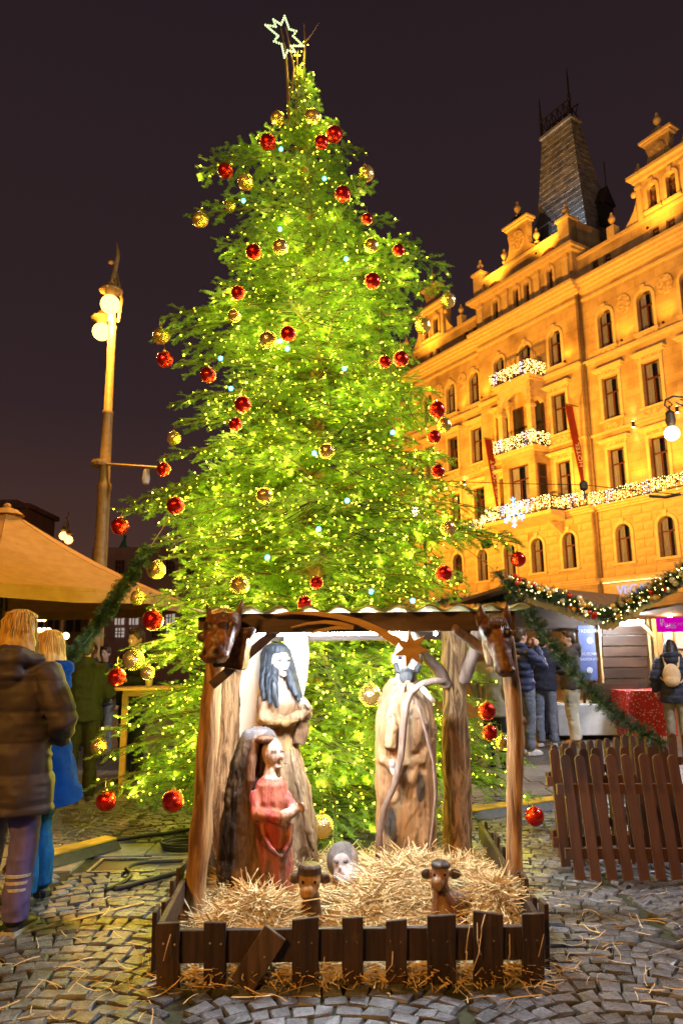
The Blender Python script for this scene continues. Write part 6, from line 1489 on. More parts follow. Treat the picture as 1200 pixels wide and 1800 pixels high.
def garland(label, path, r, twigs, seed, **k):
    T = thing('evergreen_garland', label, 'garland', Vector(path[0])); me, P = garland_mesh(path, r, twigs, seed, **k); obj('foliage', me, T); return T, P
gr, P = garland('plain evergreen garland sagging from the shelter roof down to picket fence', [U(872, 1005, 6.3), U(900, 1040, 6.2), U(930, 1080, 6.05), U(962, 1122, 5.9), U(995, 1165, 5.8), U(1030, 1205, 5.7), U(1068, 1245, 5.65), U(1100, 1270, 5.6), U(1135, 1292, 5.6), U(1165, 1308, 5.6)], .075, 620, 1)
gl, P2 = garland('plain evergreen garland sagging at left between tree and crowd', [U(262, 965, 6.4), U(245, 990, 6.3), U(225, 1020, 6.2), U(200, 1055, 6.1), U(175, 1095, 6.0), U(150, 1128, 5.9), U(125, 1152, 5.85), U(98, 1172, 5.8)], .075, 560, 2)
g = MB(); g.tube([U(690, 868, 6.6), U(780, 935, 6.45), U(872, 1005, 6.3)], .004, 5); g.build('rope', M_branch, gr); g = MB(); g.tube([U(262, 965, 6.4), U(285, 930, 6.5), U(300, 900, 6.6)], .004, 5); g.build('rope', M_branch, gl)

# ---------------------------------------------------------------- market stalls
M_plank = nmat('dark_stall_plank', (.030, .016, .010), (.070, .038, .022), scale=14, stretch=(.15, 1, 1), rough=.55, bump=.4, rnd=.2)
M_warm = nmat('pine_plank', (.42, .26, .10), (.55, .36, .16), scale=12, stretch=(1, 1, .15), rough=.6, bump=.3, rnd=.12)
M_roofb = nmat('brown_roofing', (.11, .060, .028), (.18, .10, .05), scale=7, stretch=(1, .3, 1), rough=.75, bump=.5)
M_white = nmat('white_painted_board', (.50, .50, .48), (.62, .62, .6), scale=6, rough=.6, dirt=((.25, .22, .2), 3, .55, .8))
M_trimc = nmat('cream_eave_fabric', (.50, .44, .32), (.62, .56, .42), scale=8, rough=.8)
M_board = nmat('slate_menu_board', (.07, .095, .23), (.09, .12, .28), scale=10, rough=.6)
M_mag = emat('magenta_sign', (.75, .0, .5), .6)
S1 = thing('market_stall', 'dark plank market stall with horizontal light gaps and white plinth', 'stall', U(1095, 1285, 14))
ya = 13.6
pl = lambda px, py, Y=ya: U(px, py, Y)
zs = [1100, 1117, 1136, 1155, 1174, 1193, 1212, 1228]
for i in range(len(zs)-1):
    a = pl(1058, zs[i]+1); b = pl(1138, zs[i+1]-2.2); g = MB(); g.bb(a.x, b.x, ya, ya+.04, b.z, a.z); g.build('plank', M_plank, S1)
a = pl(1056, 1096); b = pl(1140, 1232); g = MB(); g.bb(a.x, b.x, ya+.06, ya+.1, b.z, a.z); g.build('lit_backing', M_white, S1)
a = pl(1049, 1086); b = pl(1057, 1232); g = MB(); g.bb(a.x, b.x, ya-.1, ya, b.z, a.z); g.build('corner_post', M_warm, S1)
for (y0, y1) in ((1200, 1218), (1219, 1237)):
    a = pl(1030, y0); b = pl(1112, y1); g = MB(); g.bb(a.x, b.x, ya-.3, ya-.25, b.z, a.z); g.build('plank', M_plank, S1)
a = pl(1028, 1238, 13.2); b = pl(1116, 1292, 13.2); g = MB(); g.bb(a.x-.5, b.x, 13.2, 14.4, max(b.z, .0), a.z); g.build('plinth', M_white, S1, bevel=.01)
# roof of the left stall: ridge running back, front rake hung with a garland
rk = [U(893, 1028, 13.6), U(975, 1055, 13.0), U(1068, 1088, 12.4)]
g = MB(); A, Bq = U(893, 1032, 13.6), U(1068, 1092, 12.4); C2, D2 = U(1088, 1050, 16.5), U(985, 1048, 17.5)
g.prism([A, Bq, C2, D2], (0, 0, .06)); g.build('roof', M_roofb, S1)
g = MB(); A, Bq = U(893, 1032, 13.6), U(790, 1065, 14.6); g.prism([A, D2, U(800, 1062, 17.5), Bq], (0, 0, .06)); g.build('roof', M_roofb, S1)
g = MB(); g.prism([U(890, 1052, 13.9), U(1060, 1094, 13.9), U(1060, 1110, 13.9), U(890, 1110, 13.9)], (0, .05, 0)); g.build('gable_boards', M_plank, S1)
S2 = thing('market_stall', 'warm lit market stall with magenta price sign at right edge', 'stall', U(1180, 1290, 12.5))
g = MB(); A, Bq = U(1066, 1088, 12.2), U(1230, 985, 10.6); g.prism([A, Bq, Bq+Vector((2.0, 3.2, .35)), A+Vector((2.0, 3.2, .35))], (0, 0, .06)); g.build('roof', M_roofb, S2)
g = MB(); g.prism([U(1078, 1084, 12.2), U(1230, 1058, 11.2), U(1230, 1083, 13.6), U(1095, 1084, 13.6)], (0, 0, .04)); g.build('awning', M_roofb, S2)
g = MB()
n = 22
for i in range(n):
    t0, t1 = i/n, (i+1)/n; a = U(1066, 1090, 12.17).lerp(U(1230, 990, 10.57), t0); b = U(1066, 1090, 12.17).lerp(U(1230, 990, 10.57), t1); d = .16+.05*abs(math.sin(i*1.1)); g.prism([a, b, b-Vector((0, 0, d)), a-Vector((0, 0, d))], (0, .015, 0))
g.build('cream_valance', M_trimc, S2)
n = 26
g = MB()
for i in range(n):
    t0, t1 = i/n, (i+1)/n; a = U(893, 1030, 13.57).lerp(U(1066, 1090, 12.37), t0); b = U(893, 1030, 13.57).lerp(U(1066, 1090, 12.37), t1); d = .14+.05*abs(math.sin(i*1.1)); g.prism([a, b, b-Vector((0, 0, d)), a-Vector((0, 0, d))], (0, .015, 0))
g.build('cream_valance', M_trimc, S1)
a = U(1139, 1088, 13.2); b = U(1150, 1215, 13.2); g = MB(); g.bb(a.x, b.x, 13.2, 13.3, b.z, a.z); g.build('post', M_warm, S2)
g = MB(); g.beam(U(1150, 1120, 13.15), U(1118, 1088, 13.15), .05, .05); g.build('brace', M_warm, S2)
for k in range(9):
    a = U(1150+k*7.2, 1088, 13.8); b = U(1156.4+k*7.2, 1225, 13.8); g = MB(); g.bb(a.x, b.x, 13.8, 13.84, b.z, a.z); g.build('wall_board', M_warm, S2)
a = U(1153, 1085, 13.0); b = U(1235, 1110, 13.0); g = MB(); g.bb(a.x, b.x, 13.0, 13.04, b.z, a.z); sg = g.build('price_sign', M_mag, S2)
for (tx, px, py, sz) in (('16', 1158, 1094, .09), ('9', 1160, 1101, .09), ('PUNC HOT', 1168, 1100, .075), ('PUNCH', 1169, 1104.5, .055)):
    me = text_mesh(tx, sz, .002, 'LEFT'); me.materials.append(M_white if 'sign_white' not in bpy.data.materials else bpy.data.materials['sign_white']); o = obj('lettering', me, S2); M = Matrix.Rotation(PI/2, 4, 'X'); M.translation = U(px, py, 12.98); o.matrix_basis = M
a = U(1148, 1165, 13.1); b = U(1163, 1205, 13.1); g = MB(); g.bb(a.x, b.x, 13.1, 13.13, b.z, a.z); g.build('small_poster', nmat('red_poster', (.35, .02, .06), scale=9), S2)
a = U(1166, 1108, 13.7); b = U(1182, 1140, 13.7); 
for k in range(2):
    g = MB(); g.bb(a.x+k*.22, a.x+k*.22+.17, 13.74, 13.76, b.z, a.z); g.build('paper_notice', M_white, S2)
# menu board
MBD = thing('menu_board', 'tall blue-grey menu board with white print beside the stall post', 'sign', U(1035, 1235, 13.5))
a = U(1014, 1100, 13.5); b = U(1050, 1196, 13.5); g = MB(); g.bb(a.x, b.x, 13.5, 13.54, b.z, a.z); g.build('panel', M_board, MBD)
g = MB(); g.bb(a.x+.02, a.x+.06, 13.51, 13.55, 0.5, b.z-.002); g.bb(b.x-.06, b.x-.02, 13.51, 13.55, .5, b.z-.002); g.build('legs', M_plank, MBD)
M_chalk = nmat('white_chalk', (.35, .36, .4), (.5, .5, .55), scale=30, rough=.9)
for tx, py, sz in (('TRDELNIK', 1112, .085), ('TRDELNIK', 1152, .075), ('CHOCOLATE', 1161, .06)):
    me = text_mesh(tx, sz, .002); me.materials.append(M_chalk); o = obj('lettering', me, MBD); M = Matrix.Rotation(PI/2, 4, 'X'); M.translation = U(1034, py, 13.49); o.matrix_basis = M
for py in (1126, 1178):
    g = MB(); c = U(1036, py, 13.49); g.prism([c+Vector((.055*math.cos(q), 0, .055*math.sin(q))) for q in [2*PI*i/16 for i in range(16)]], (0, .008, 0)); g.build('printed_emblem', M_chalk, MBD)
# festive stall garlands with small balls and bulbs
M_gb = emat('garland_bulb', (1.0, .85, .25), 5)
sm = {c: nmat(c+'_small_ball', v, scale=20, rough=.25, metal=.3) for c, v in {'red': (.45, .02, .015), 'gold': (.55, .33, .07), 'white': (.6, .56, .48)}.items()}
for gi, (lab, path) in enumerate((('evergreen garland with coloured balls and bulbs on the left stall eave', [U(893, 1022, 13.4), U(935, 1036, 13.1), U(985, 1052, 12.8), U(1030, 1070, 12.4), U(1068, 1082, 12.1)]),
                                 ('evergreen garland with coloured balls and bulbs rising along right stall eave', [U(1068, 1080, 12.0), U(1095, 1066, 11.8), U(1130, 1046, 11.4), U(1165, 1026, 11.0), U(1215, 995, 10.6)]))):
    T, P = garland(lab, path, .15, 1000, 20+gi, nl=.04, per=200); rd = random.Random(gi)
    for k in range(34):
        p = rd.choice(P)+Vector((rd.uniform(-.05, .05), -.12-rd.random()*.03, rd.uniform(-.13, .12))); g = MB(); g.ell(p, rd.choice((.035, .042, .05)), 10, 8); g.build('small_ball', sm[rd.choice(('red', 'gold', 'gold', 'white'))], T, smooth=True)
    b = MB()
    for k in range(60):
        p = rd.choice(P)+Vector((rd.uniform(-.08, .08), -.13, rd.uniform(-.15, .12))); b.ell(p, rd.choice((.008, .010, .013)), 5, 4)
    kind(b.build('bulbs', M_gb, T), 'stuff')
T, P = garland('far evergreen garland with red lights behind the horse head', [U(760, 1062, 15), U(800, 1052, 15), U(850, 1058, 15), U(890, 1048, 14.5)], .16, 500, 40, nl=.045, per=180)
# red cloth table
TB = thing('cloth_table', 'small stall table under red cloth with white snowflake dots', 'table', U(1140, 1296, 12.9))
a = U(1099, 1215, 12.6); b = U(1181, 1215, 12.6); zt = a.z
def dots_mat():
    m, n, l, p = _mk('red_dotted_cloth'); tc = n.new('ShaderNodeTexCoord'); vo = n.new('ShaderNodeTexVoronoi'); vo.inputs['Scale'].default_value = 22; vo.inputs['Randomness'].default_value = .8; l.new(tc.outputs['Object'], vo.inputs['Vector'])
    r = n.new('ShaderNodeValToRGB'); r.color_ramp.elements[0].position = .22; r.color_ramp.elements[1].position = .30; r.color_ramp.elements[0].color = (.62, .42, .38, 1); r.color_ramp.elements[1].color = (.42, .018, .02, 1); l.new(vo.outputs[0], r.inputs[0]); l.new(r.outputs[0], p.inputs['Base Color']); p.inputs['Roughness'].default_value = .8; return m
g = MB(); n = 40; top = []; bot = []
cx, cy = (a.x+b.x)/2, 13.0; hw = (b.x-a.x)/2; hd_ = .4
for i in range(n):
    q = 2*PI*i/n; sx = max(-1, min(1, 1.5*math.cos(q))); sy = max(-1, min(1, 1.5*math.sin(q))); f = 1+.05*math.sin(i*2.4)
    top.append((cx+sx*hw, cy+sy*hd_, zt)); bot.append((cx+sx*hw*f*1.0, cy+sy*hd_*f, .10))
g._add(bot+top, [(i, (i+1) % n, n+(i+1) % n, n+i) for i in range(n)]+[tuple(range(n, 2*n))]); g.build('tablecloth', dots_mat(), TB, smooth=False)
# stall lamps
ML = emat('stall_tube', (.85, .92, 1.0), 480)
SL = thing('stall_light', 'cold white tube light under the awning above stall planks', 'lamp', U(1110, 1086, 12.9)); g = MB(); g.tube([U(1070, 1094, 12.9), U(1130, 1092, 12.9)], .02, 8); g.build('tube', ML, SL)
ML2 = emat('stall_warm_bulb', (1.0, .62, .3), 320)
SL = thing('stall_light', 'warm bulb hanging inside the right stall behind magenta sign', 'lamp', U(1180, 1080, 13.4)); g = MB(); g.ell(U(1175, 1078, 13.4)+Vector((0.0, 0, -.10)), .05, 10, 8); g.build('bulb', ML2, SL)

# ---------------------------------------------------------------- street lamps
M_cast = nmat('ochre_cast_iron', (.22, .15, .05), (.32, .22, .08), scale=8, rough=.5, metal=.2)
M_globe = emat('sodium_globe', (1.0, .48, .10), 5)
def tall_lamp(base, H_, label, globes, name='street_lamp', sc=1.0, power=0, rad=.21, color=SODIUM, gm=None):
    T = thing(name, label, 'street lamp', base, 'sodium street lamps'); bx, by = base[0], base[1]
    g = MB(); g.lathe([(.24, 0), (.24, .5), (.15, .6), (.135, H_*.46), (.15, H_*.465), (.15, H_*.475), (.115, H_*.48), (.105, H_*.62), (.12, H_*.625), (.09, H_*.63), (.08, H_*.80), (.10, H_*.81)], (bx, by, 0), 14); g.build('pole', M_cast, T, smooth=True)
    g = MB(); g.tube([(bx, by, H_*.80), (bx-.06, by, H_*.9), (bx+.04, by, H_*.97), (bx, by, H_)], [.08, .06, .05, .02], 8)
    for k in range(3): g.tube([(bx+.12*math.cos(k*2.1), by+.12*math.sin(k*2.1), H_*.82), (bx+.20*math.cos(k*2.1+.5), by, H_*.87), (bx+.05, by, H_*.93)], [.03, .035, .015], 6)
    g.ell((bx-.1, by, H_*.955), (.07, .07, .05), 8, 6); g.build('ornate_head', M_cast, T, smooth=True)
    for c in globes:
        c = Vector(c); g = MB(); g.ell(c, rad, 20, 14); g.build('globe', gm or M_globe, T, smooth=True)
        g = MB(); g.lathe([(.10, rad*.9), (.13, rad*1.25), (.24, rad*1.45), (.26, rad*1.62), (.13, rad*1.7), (.11, rad*2.3), (.03, rad*2.5)], c, 12); g.tube([c+Vector((0, 0, rad*2.4)), c+Vector((0, 0, rad*3.1)), Vector((bx, by, c.z+rad*3.8))], .03, 6); g.build('hood', M_cast, T, smooth=True)
        if power:
            l = lamp_light('lamp_glow', c+Vector((0, 0, -rad*1.15)), power, color, .2, T)
    return T
lb = U(178, 960, 15); lb.z = 0
tall_lamp(lb, 10.7, 'tall ochre street lamp with two glowing globes rising behind the parasol', [U(194, 535, 14.6), U(179, 583, 15.5)], power=1500, rad=.205)
g = MB(); pA = U(178, 815, 15); pB = U(290, 823, 14); g.tube([pA, pB], .03, 6); tagl = g.build('wire_bracket', M_cast); tag(tagl, 'thin horizontal cable arm strapped to the tall lamp pole', 'bracket'); g = MB(); g.lathe([(.06, 0), (.08, .1), (.06, .28), (.02, .32)], U(257, 842, 14.3)-Vector((0, 0, .1)), 8); g.tube([U(257, 832, 14.3), U(257, 822, 14.3)], .012, 5); g.build('hanging_insulator', M_white, tagl)
g = MB(); g.lathe([(.19, 0), (.2, .06), (.19, .12)], pA-Vector((0, 0, .06)), 12); g.build('strap', M_cast, tagl)
lb = U(117, 960, 46); lb.z = 0
tall_lamp(lb, U(117, 898, 46).z, 'far street lamp with two small glowing globes above the parasol', [U(112, 942, 46), U(121, 949, 46)], rad=.26)
# bracket lamp at the right edge
BL = thing('street_lamp', 'globe lamp hanging from scrolled iron bracket at right edge', 'street lamp', U(1200, 1000, 15), 'sodium street lamps')
M_globe2 = emat('warm_globe', (1.0, .74, .38), 14)
g = MB(); c = U(1180, 762, 15); g.ell(c, .155, 18, 12); g.build('globe', M_globe2, BL, smooth=True); lamp_light('lamp_glow', c-Vector((0, 0.3, .3)), 140, (1, .6, .2), .15, BL)
g = MB(); g.lathe([(.06, .14), (.09, .2), (.11, .28), (.09, .42), (.10, .46), (.03, .52)], c, 10); g.tube([c+Vector((0, 0, .5)), c+Vector((0, 0, .62))], .02, 6)
q0 = c+Vector((0, 0, .6)); g.tube([q0+Vector((-.10, 0, .02)), q0+Vector((-.06, 0, .16)), q0+Vector((.12, 0, .24)), q0+Vector((.4, 0, .2)), q0+Vector((.9, 0, .05))], .022, 6); g.tube([q0+Vector((-.1, 0, .05)), q0+Vector((-.02, 0, -.04)), q0+Vector((.07, 0, .05)), q0+Vector((.0, 0, .12))], .016, 6); g.tube([q0+Vector((.15, 0, .1)), q0+Vector((.3, 0, .02)), q0+Vector((.36, 0, .14)), q0+Vector((.26, 0, .16))], .016, 6); g.build('scroll_bracket', M_iron, BL, smooth=True)
pb_ = q0+Vector((.9, 0, 0)); g = MB(); g.tube([(pb_.x, pb_.y, 0), (pb_.x, pb_.y, pb_.z+.5)], [.1, .06], 10); g.build('pole', M_iron, BL, smooth=True)
L3 = thing('street_lamp', 'small round lamp on thin dark pole in front of the hotel beside the tree', 'street lamp', U(745, 1100, 26), 'sodium street lamps')
g = MB(); c = U(728, 900, 26); g.ell(c, .19, 16, 12); g.build('globe', emat('bright_globe', (1.0, .80, .45), 22), L3, smooth=True); p1 = U(744, 890, 26); g = MB(); g.tube([(p1.x, 26, 0), (p1.x, 26, p1.z+1.4), (p1.x-.15, 26, p1.z+1.7), (c.x, 26, p1.z+1.3), (c.x, 26, c.z+.2)], [.06, .05, .04, .03, .04], 8); g.build('pole', M_iron, L3, smooth=True)
lamp_light('lamp_glow', c+Vector((-.2, -.5, 0)), 260, (1, .6, .2), .2, L3)

# overhead tram wires
for i, pts in enumerate((((560, 858, 22), (760, 845, 20), (900, 850, 18), (1025, 852, 17), (1110, 862, 16), (1230, 872, 15)),)):
    g = MB(); g.tube([U(*p) for p in pts], .012, 5); o = g.build('overhead_wire', M_black); tag(o, 'thin black overhead wire crossing in front of the hotel', 'wire')
    g = MB(); c = U(1025, 852, 17); g.lathe([(.05, -.15), (.1, -.1), (.1, .05), (.03, .1)], c, 8); g.tube([c, c-Vector((0, 0, .35))], .02, 5); g.build('insulator', M_black, o)
    g = MB(); g.tube([U(1140, 872, 15.8), U(1170, 874, 15.6), U(1195, 868, 15.4)], .035, 6); g.build('clamp', M_black, o)

# ---------------------------------------------------------------- parasol and standing table at the left
M_canv = nmat('tan_canvas', (.42, .215, .055), (.52, .28, .085), scale=6, detail=8, rough=.85, bump=.2, bscale=60)
PA = thing('parasol', 'large tan market parasol over the crowd at the left edge', 'parasol', (-5.1, 10.9, 0))
ax, ay, az = -5.1, 10.9, 3.72; Rp = 2.72; zr = 2.36
vt = [Vector((ax+Rp*math.cos(PI/8+k*PI/4), ay+Rp*math.sin(PI/8+k*PI/4), zr)) for k in range(8)]; apex = Vector((ax, ay, az))
g = MB(); n = 8
vs = []; fs = []
for k in range(8):
    a, b = vt[k], vt[(k+1) % 8]; o = len(vs); m = 6
    for j in range(m+1):
        t = j/m
        for i in range(m+1):
            u = i/m; p = a.lerp(b, u).lerp(apex, t); sag = .10*math.sin(PI*t)*1.0+.05*math.sin(PI*u)*(1-t); vs.append(p-Vector((0, 0, sag)))
    fs += [(o+j*(m+1)+i, o+j*(m+1)+i+1, o+(j+1)*(m+1)+i+1, o+(j+1)*(m+1)+i) for j in range(m) for i in range(m)]
g._add(vs, fs); cp = g.build('canopy', M_canv, PA, smooth=False); sol = cp.modifiers.new('thick', 'SOLIDIFY'); sol.thickness = .008
for k in range(8):
    g = MB(); g.tube([vt[k]-Vector((0, 0, .03)), vt[k].lerp(apex, .5)-Vector((0, 0, .15)), apex-Vector((0, 0, .1))], .02, 6); g.build('rib', M_iron, PA)
    g = MB(); g.tube([vt[k].lerp(apex, .45)-Vector((0, 0, .14)), (ax, ay, 2.5)], .015, 6); g.build('strut', M_iron, PA)
    g = MB(); g.tube([vt[k].lerp(apex, t)-Vector((0, 0, .10*math.sin(PI*t)-.004)) for t in np.linspace(0, .97, 12)], .012, 5); g.build('seam', M_canv, PA)
    a_, b_ = vt[k], vt[(k+1) % 8]; g = MB(); g._add([a_, b_, b_-Vector((0, 0, .16)), a_.lerp(b_, .5)-Vector((0, 0, .19)), a_-Vector((0, 0, .16))], [(0, 1, 2, 3, 4)]); o_ = g.build('valance', M_canv, PA); o_.modifiers.new('thick', 'SOLIDIFY').thickness = .006
g = MB(); g.tube([(ax, ay, 0), (ax, ay, 3.7)], .045, 10); g.build('pole', M_iron, PA); g = MB(); g.lathe([(.26, 3.64), (.16, 3.72), (.05, 3.76), (.06, 3.80), (.02, 3.83)], (ax, ay, 0), 12); g.build('finial', M_canv, PA)
TBL = thing('standing_table', 'tall wooden standing table with paper cups left of the tree', 'table', (-2.3, 8.55, 0))
M_table = nmat('table_board', (.45, .27, .09), (.6, .38, .15), scale=12, stretch=(.2, 1, 1), rough=.5)
g = MB(); g.box((-2.15, 8.6, 1.145), (.95, .6, .03)); g.build('table_top', M_table, TBL, bevel=.005); g = MB(); g.box((-2.15, 8.6, 1.09), (.75, .05, .07)); g.build('rail', M_table, TBL)
for xx in (-2.5, -1.8):
    g = MB(); g.box((xx, 8.6, .55), (.06, .06, 1.05)); g.build('leg', M_table, TBL)
for i, px in enumerate((183, 262)):
    g = MB(); c = U(px, 1207, 8.5); g.lathe([(.035, 0), (.045, .11), (.047, .115), (.04, .11)], (c.x, 8.5, 1.161), 12); g.tube([(c.x-.07, 8.5, 1.09+.1), (c.x-.07, 8.5, 1.19)], .01, 4) if False else None
    o = g.build('paper_cup', M_cream_cup if False else M_trimc, smooth=True); tag(o, ('cream paper cup at the left end of standing table' if i == 0 else 'cream paper cup on the standing table near the tree'), 'cup', 'cups on the table')

# ---------------------------------------------------------------- far buildings at the left
M_far = nmat('far_plaster', (.16, .085, .05), (.22, .12, .07), scale=.6, rough=.9); M_far2 = nmat('far_plum_plaster', (.14, .085, .09), (.2, .12, .12), scale=.6, rough=.9)
M_litw = emat('lit_far_window', (1.0, .78, .66), .32)
FB = thing('far_building', 'dim brown far building with rows of windows beneath the parasol', 'building', (-22, 52, 0))
a = U(-80, 1075, 52); b = U(152, 1150, 52); g = MB(); g.bb(a.x, b.x, 52, 56, 0, U(60, 990, 52).z); g.build('wall', M_far, FB)
for k in range(11):
    for py in (1000, 1030, 1060, 1078, 1100):
        c = U(-40+k*18, py, 51.95); g = MB(); g.bb(c.x-.28, c.x+.28, 51.9, 51.98, c.z-.42, c.z+.42); g.build('window', M_dark, FB)
for k in range(5):
    c = U(20+k*32, 1075, 51.9); g = MB(); g.bb(c.x-.1, c.x+.1, 51.7, 51.99, 0, U(60, 1000, 52).z); g.build('pilaster', M_far2, FB)
FB2 = thing('far_building', 'far plum-coloured building with bright white window bars behind olive jackets', 'building', (-13, 48, 0))
a = U(155, 1100, 48); b = U(420, 1100, 48); g = MB(); g.bb(a.x, b.x, 48, 52, 0, U(210, 962, 48).z); g.build('wall', M_far2, FB2)
for px in (172, 211, 236, 275, 300, 335):
    for (y0, y1) in ((985, 1010), (1062, 1098), (1104, 1120)):
        p, q = U(px-7, y0, 47.95), U(px+7, y1, 47.95); g = MB(); g.bb(p.x, q.x, 47.9, 47.99, q.z, p.z); w_ = g.build('window', M_litw if (px in (211, 236, 300) and y0 > 1050) else M_dark, FB2)
        g = MB(); 
        for t in (.33, .66): xx = p.x+(q.x-p.x)*t; g.bb(xx-.03, xx+.03, 47.85, 47.895, q.z, p.z); zz = q.z+(p.z-q.z)*t; g.bb(p.x, q.x, 47.85, 47.894, zz-.03, zz+.03)
        g.build('window_bars', M_wframe, w_)
FB3 = thing('far_building', 'square orange-lit roof block rising above the parasol at far left', 'building', (-30, 60, 0))
a = U(-60, 895, 60); b = U(46, 930, 60); g = MB(); g.bb(a.x, b.x, 60, 66, 0, a.z); g.build('wall', M_far, FB3); g = MB(); g.bb(a.x-.3, b.x+.3, 59.7, 66.3, a.z+.002, a.z+.4); g.build('roof_edge', M_far, FB3); g = MB(); g.bb(a.x+2, U(20, 890, 60).x, 61, 64, a.z+.402, a.z+1.0); g.build('roof_housing', M_far2, FB3)
MON = thing('far_statue', 'tiny teal-lit figure statue far behind the lamp pole', 'statue', U(217, 990, 60)); c = U(216, 985, 60)
g = MB(); g.tube([c, c+Vector((-.2, 0, .6)), c+Vector((0, 0, 1.3)), c+Vector((.1, 0, 1.9))], [.6, .45, .25, .1], 8); g.tube([c+Vector((0, 0, 1.2)), c+Vector((.7, 0, 1.0))], [.12, .08], 6); g.ell(c+Vector((.1, 0, 2.0)), .16, 8, 6); g.build('figure', nmat('teal_light_tint', (.02, .16, .14), (.04, .24, .2), scale=3, rough=.6), MON)  # teal light on the figure is put into its colour
g = MB(); g.bb(c.x-.9, c.x+.9, 59.5, 60.5, 0, c.z); g.build('pedestal', M_far2, MON)
# chandelier-like rows of bulbs seen under the parasol
M_fest = emat('festoon_bulb', (1.0, .55, .16), 18)
for i, (px, py, Y) in enumerate(((70, 1088, 30), (78, 1108, 30))):
    T = thing('festoon_lamp', ['upper row of three glowing orange bulbs far beneath the parasol', 'lower row of three glowing orange bulbs far beneath the parasol'][i], 'lamp', U(px, py, Y), 'festoon lamps')
    g = MB(); g.beam(U(px-13, py-5, Y), U(px+13, py-5, Y), .06, .06); g.tube([U(px, py-5, Y), U(px, py-60, Y+4)], .02, 4); g.build('bar', M_iron, T)
    for d in (-8, 0, 8): g = MB(); g.ell(U(px+d, py, Y), .10, 10, 8); g.build('bulb', M_fest, T)
T = thing('lantern', 'single glowing orange lantern above the white knit hat', 'lamp', U(116, 1118, 22)); g = MB(); g.ell(U(116, 1118, 22), .10, 10, 8); g.build('bulb', M_fest, T); g = MB(); p = U(116, 1125, 22); g.tube([(p.x, 22, 0), (p.x, 22, p.z)], .03, 6); g.build('pole', M_iron, T)

# ---------------------------------------------------------------- cables and cable bridges on the ground
M_yel = nmat('yellow_plastic', (.55, .34, .02), (.70, .46, .04), scale=14, rough=.5, bump=.3, dirt=((.12, .09, .02), 4, .5, .75))
def cable_bridge(label, a, b, w=.26, h=.06):
    T = thing('cable_bridge', label, 'cable ramp', (a+b)/2, 'cable bridges'); d = (b-a).normalized(); s = Vector((-d.y, d.x, 0)); L = (b-a).length; n = max(1, int(L/.5)); 
    for k in range(n):
        p = a+d*(L*k/n+.006); q = a+d*(L*(k+1)/n-.006); P_ = [p-s*w/2, p-s*w*.27+Vector((0, 0, h)), p+s*w*.27+Vector((0, 0, h)), p+s*w/2]
        P_ = [v+Vector((0, 0, .018)) for v in P_]
        g = MB(); g.prism(P_, q-p); g.build('ramp_segment', M_black, T); g = MB(); g.prism([v+Vector((0, 0, .003)) for v in (P_[1], P_[1]+Vector((0, 0, .012)), P_[2]+Vector((0, 0, .012)), P_[2])], q-p); g.build('yellow_lid', M_yel, T)
cable_bridge('yellow-lidded black cable bridge behind the blue coat at left', G(20, 1540), G(196, 1492))
cable_bridge('yellow-lidded black cable bridge behind the hanging red bauble at right', G(820, 1440), G(1010, 1415), .30, .06)
def cable(label, pts, r=.012):
    P = resample([G(*p)+Vector((0, 0, .03)) for p in pts], .04); g = MB(); g.tube(P, r, 7); tag(g.build('power_cable', M_black, smooth=True), label, 'cable')
cable('thick black cable running straight from the yellow bridge under the tree', [(195, 1484), (240, 1478), (300, 1470), (360, 1460)], .016)
cable('black cable looping over cobbles into the drain box', [(185, 1574), (215, 1560), (230, 1545), (222, 1535), (245, 1525), (290, 1522), (340, 1520)], .014)
cable('second black cable lying along the drain box towards shelter', [(200, 1572), (240, 1562), (290, 1548), (345, 1535)], .018)
for k in range(3):
    c = G(322, 1496); P = [c+Vector((.15*math.cos(q)*(1+.08*k), .13*math.sin(q)*(1+.06*k), .03+.022*k)) for q in np.linspace(0, 6.2, 26)]
    g = MB(); g.tube(P, .010, 6); o = g.build('power_cable', M_black, smooth=True); tag(o, ['lowest ring of the coiled black cable beside the shelter post', 'middle ring of the coiled black cable beside the shelter post', 'top ring of the coiled black cable beside the shelter post'][k], 'cable', 'coiled cable rings')
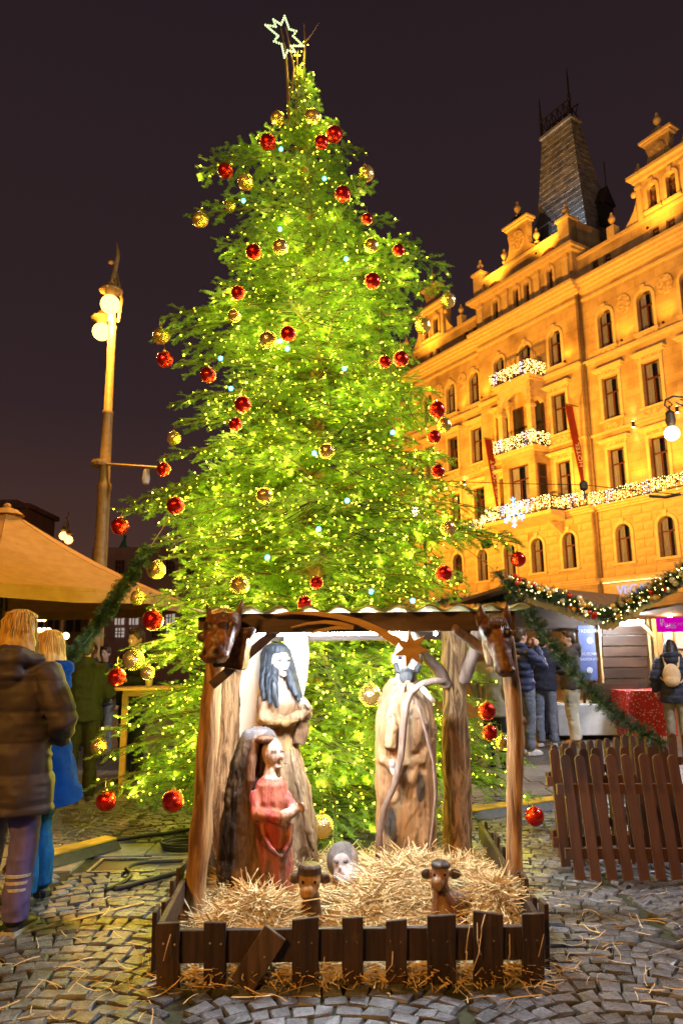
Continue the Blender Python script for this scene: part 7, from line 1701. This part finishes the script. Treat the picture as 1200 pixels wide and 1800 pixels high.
# ---------------------------------------------------------------- lamps out of view: a sodium street lamp behind, a white lamp added at right
def offscreen_lamp(base, H_, label, power, **k):
    T = tall_lamp(base, H_, label, [Vector((base[0]-.35, base[1], H_*.86)), Vector((base[0]+.35, base[1], H_*.80))], power=power, **k)
    return T
offscreen_lamp(Vector((-4.6, -4.5, 0)), 8.5, 'street lamp standing behind the viewer to the left', 2000)
offscreen_lamp(Vector((7.5, 6.5, 0)), 8.5, 'added white street lamp out of view on the right pavement', 1800, color=(.95, .92, 1.0), gm=emat('white_globe', (.95, .95, 1.0), 8))  # unseen lamp added for cool light on people, fence and cobbles
# floodlights washing the hotel front from poles across the street
def flood(s, z, o, ts, tz, power, label, ang=95):
    p = FP(s, z, o); q = FP(ts, tz, 0); T = thing('floodlight', label, 'floodlight', p, 'floodlights on the hotel')
    d = (q-p).normalized(); k = .1 if power < 2000 else .3; g = MB(); g.beam(p-d*k*.8, p+d*.02, k, k*.8); g.build('housing', M_iron, T)
    l = spot_light('flood_beam', p+d*.06, q, power, (1.0, .40, .032), ang, .9, .2); l.parent = T; l.matrix_parent_inverse = Matrix.Translation(-T.location)
flood(-4, 5.2, 13, -2, 13, 13500, 'street floodlight aimed at right front')
flood(6, 5.2, 13, 5.5, 13, 13500, 'street floodlight aimed at the bay')
flood(15, 5.2, 13, 14, 13, 13500, 'street floodlight aimed at left front')
flood(3.4, 23.4, CO+.9, 3.6, 27, 700, 'small ledge floodlight below the pavilion parapet right', 120)
flood(7.6, 23.4, CO+.9, 7.2, 27, 700, 'small ledge floodlight below the pavilion parapet left', 120)
flood(-3.5, 21.2, 1.3, -3.5, 25.5, 700, 'small ledge floodlight below the right gable', 120)
flood(14.3, 21.2, 1.3, 14.3, 25.5, 700, 'small ledge floodlight below the left gable', 120)
for i, s_ in enumerate((-4.4+1.15, -0.95, 2.35, 8.75, 11.3, 13.6, 16.0)):  # uplights added along the ledges for grazing light and relief on the wall
    flood(s_, 9.0, .62+(CO if 2 < s_ < 9 else 0), s_, 16, 380, f'{ORD[i] if i else "first"} added ledge uplight from the right behind the fairy light curtain', 100)
    flood(s_, 16.7, .45+(CO if 2 < s_ < 9 else 0), s_, 21, 130, f'{ORD[i] if i else "first"} added uplight from the right on the upper string course', 110)
tw = spot_light('tower_beam', FP(3.4, 24.2, -2.0), FP(4.2, 29, -3.2), 1500, (.9, .95, 1.0), 80, .8, .1); tw.parent = H; tw.matrix_parent_inverse = (Matrix.Translation(FA) @ Matrix.Rotation(H.rotation_euler.z, 4, 'Z')).inverted()
for o in bpy.data.objects:
    if '_w' in o: del o['_w']
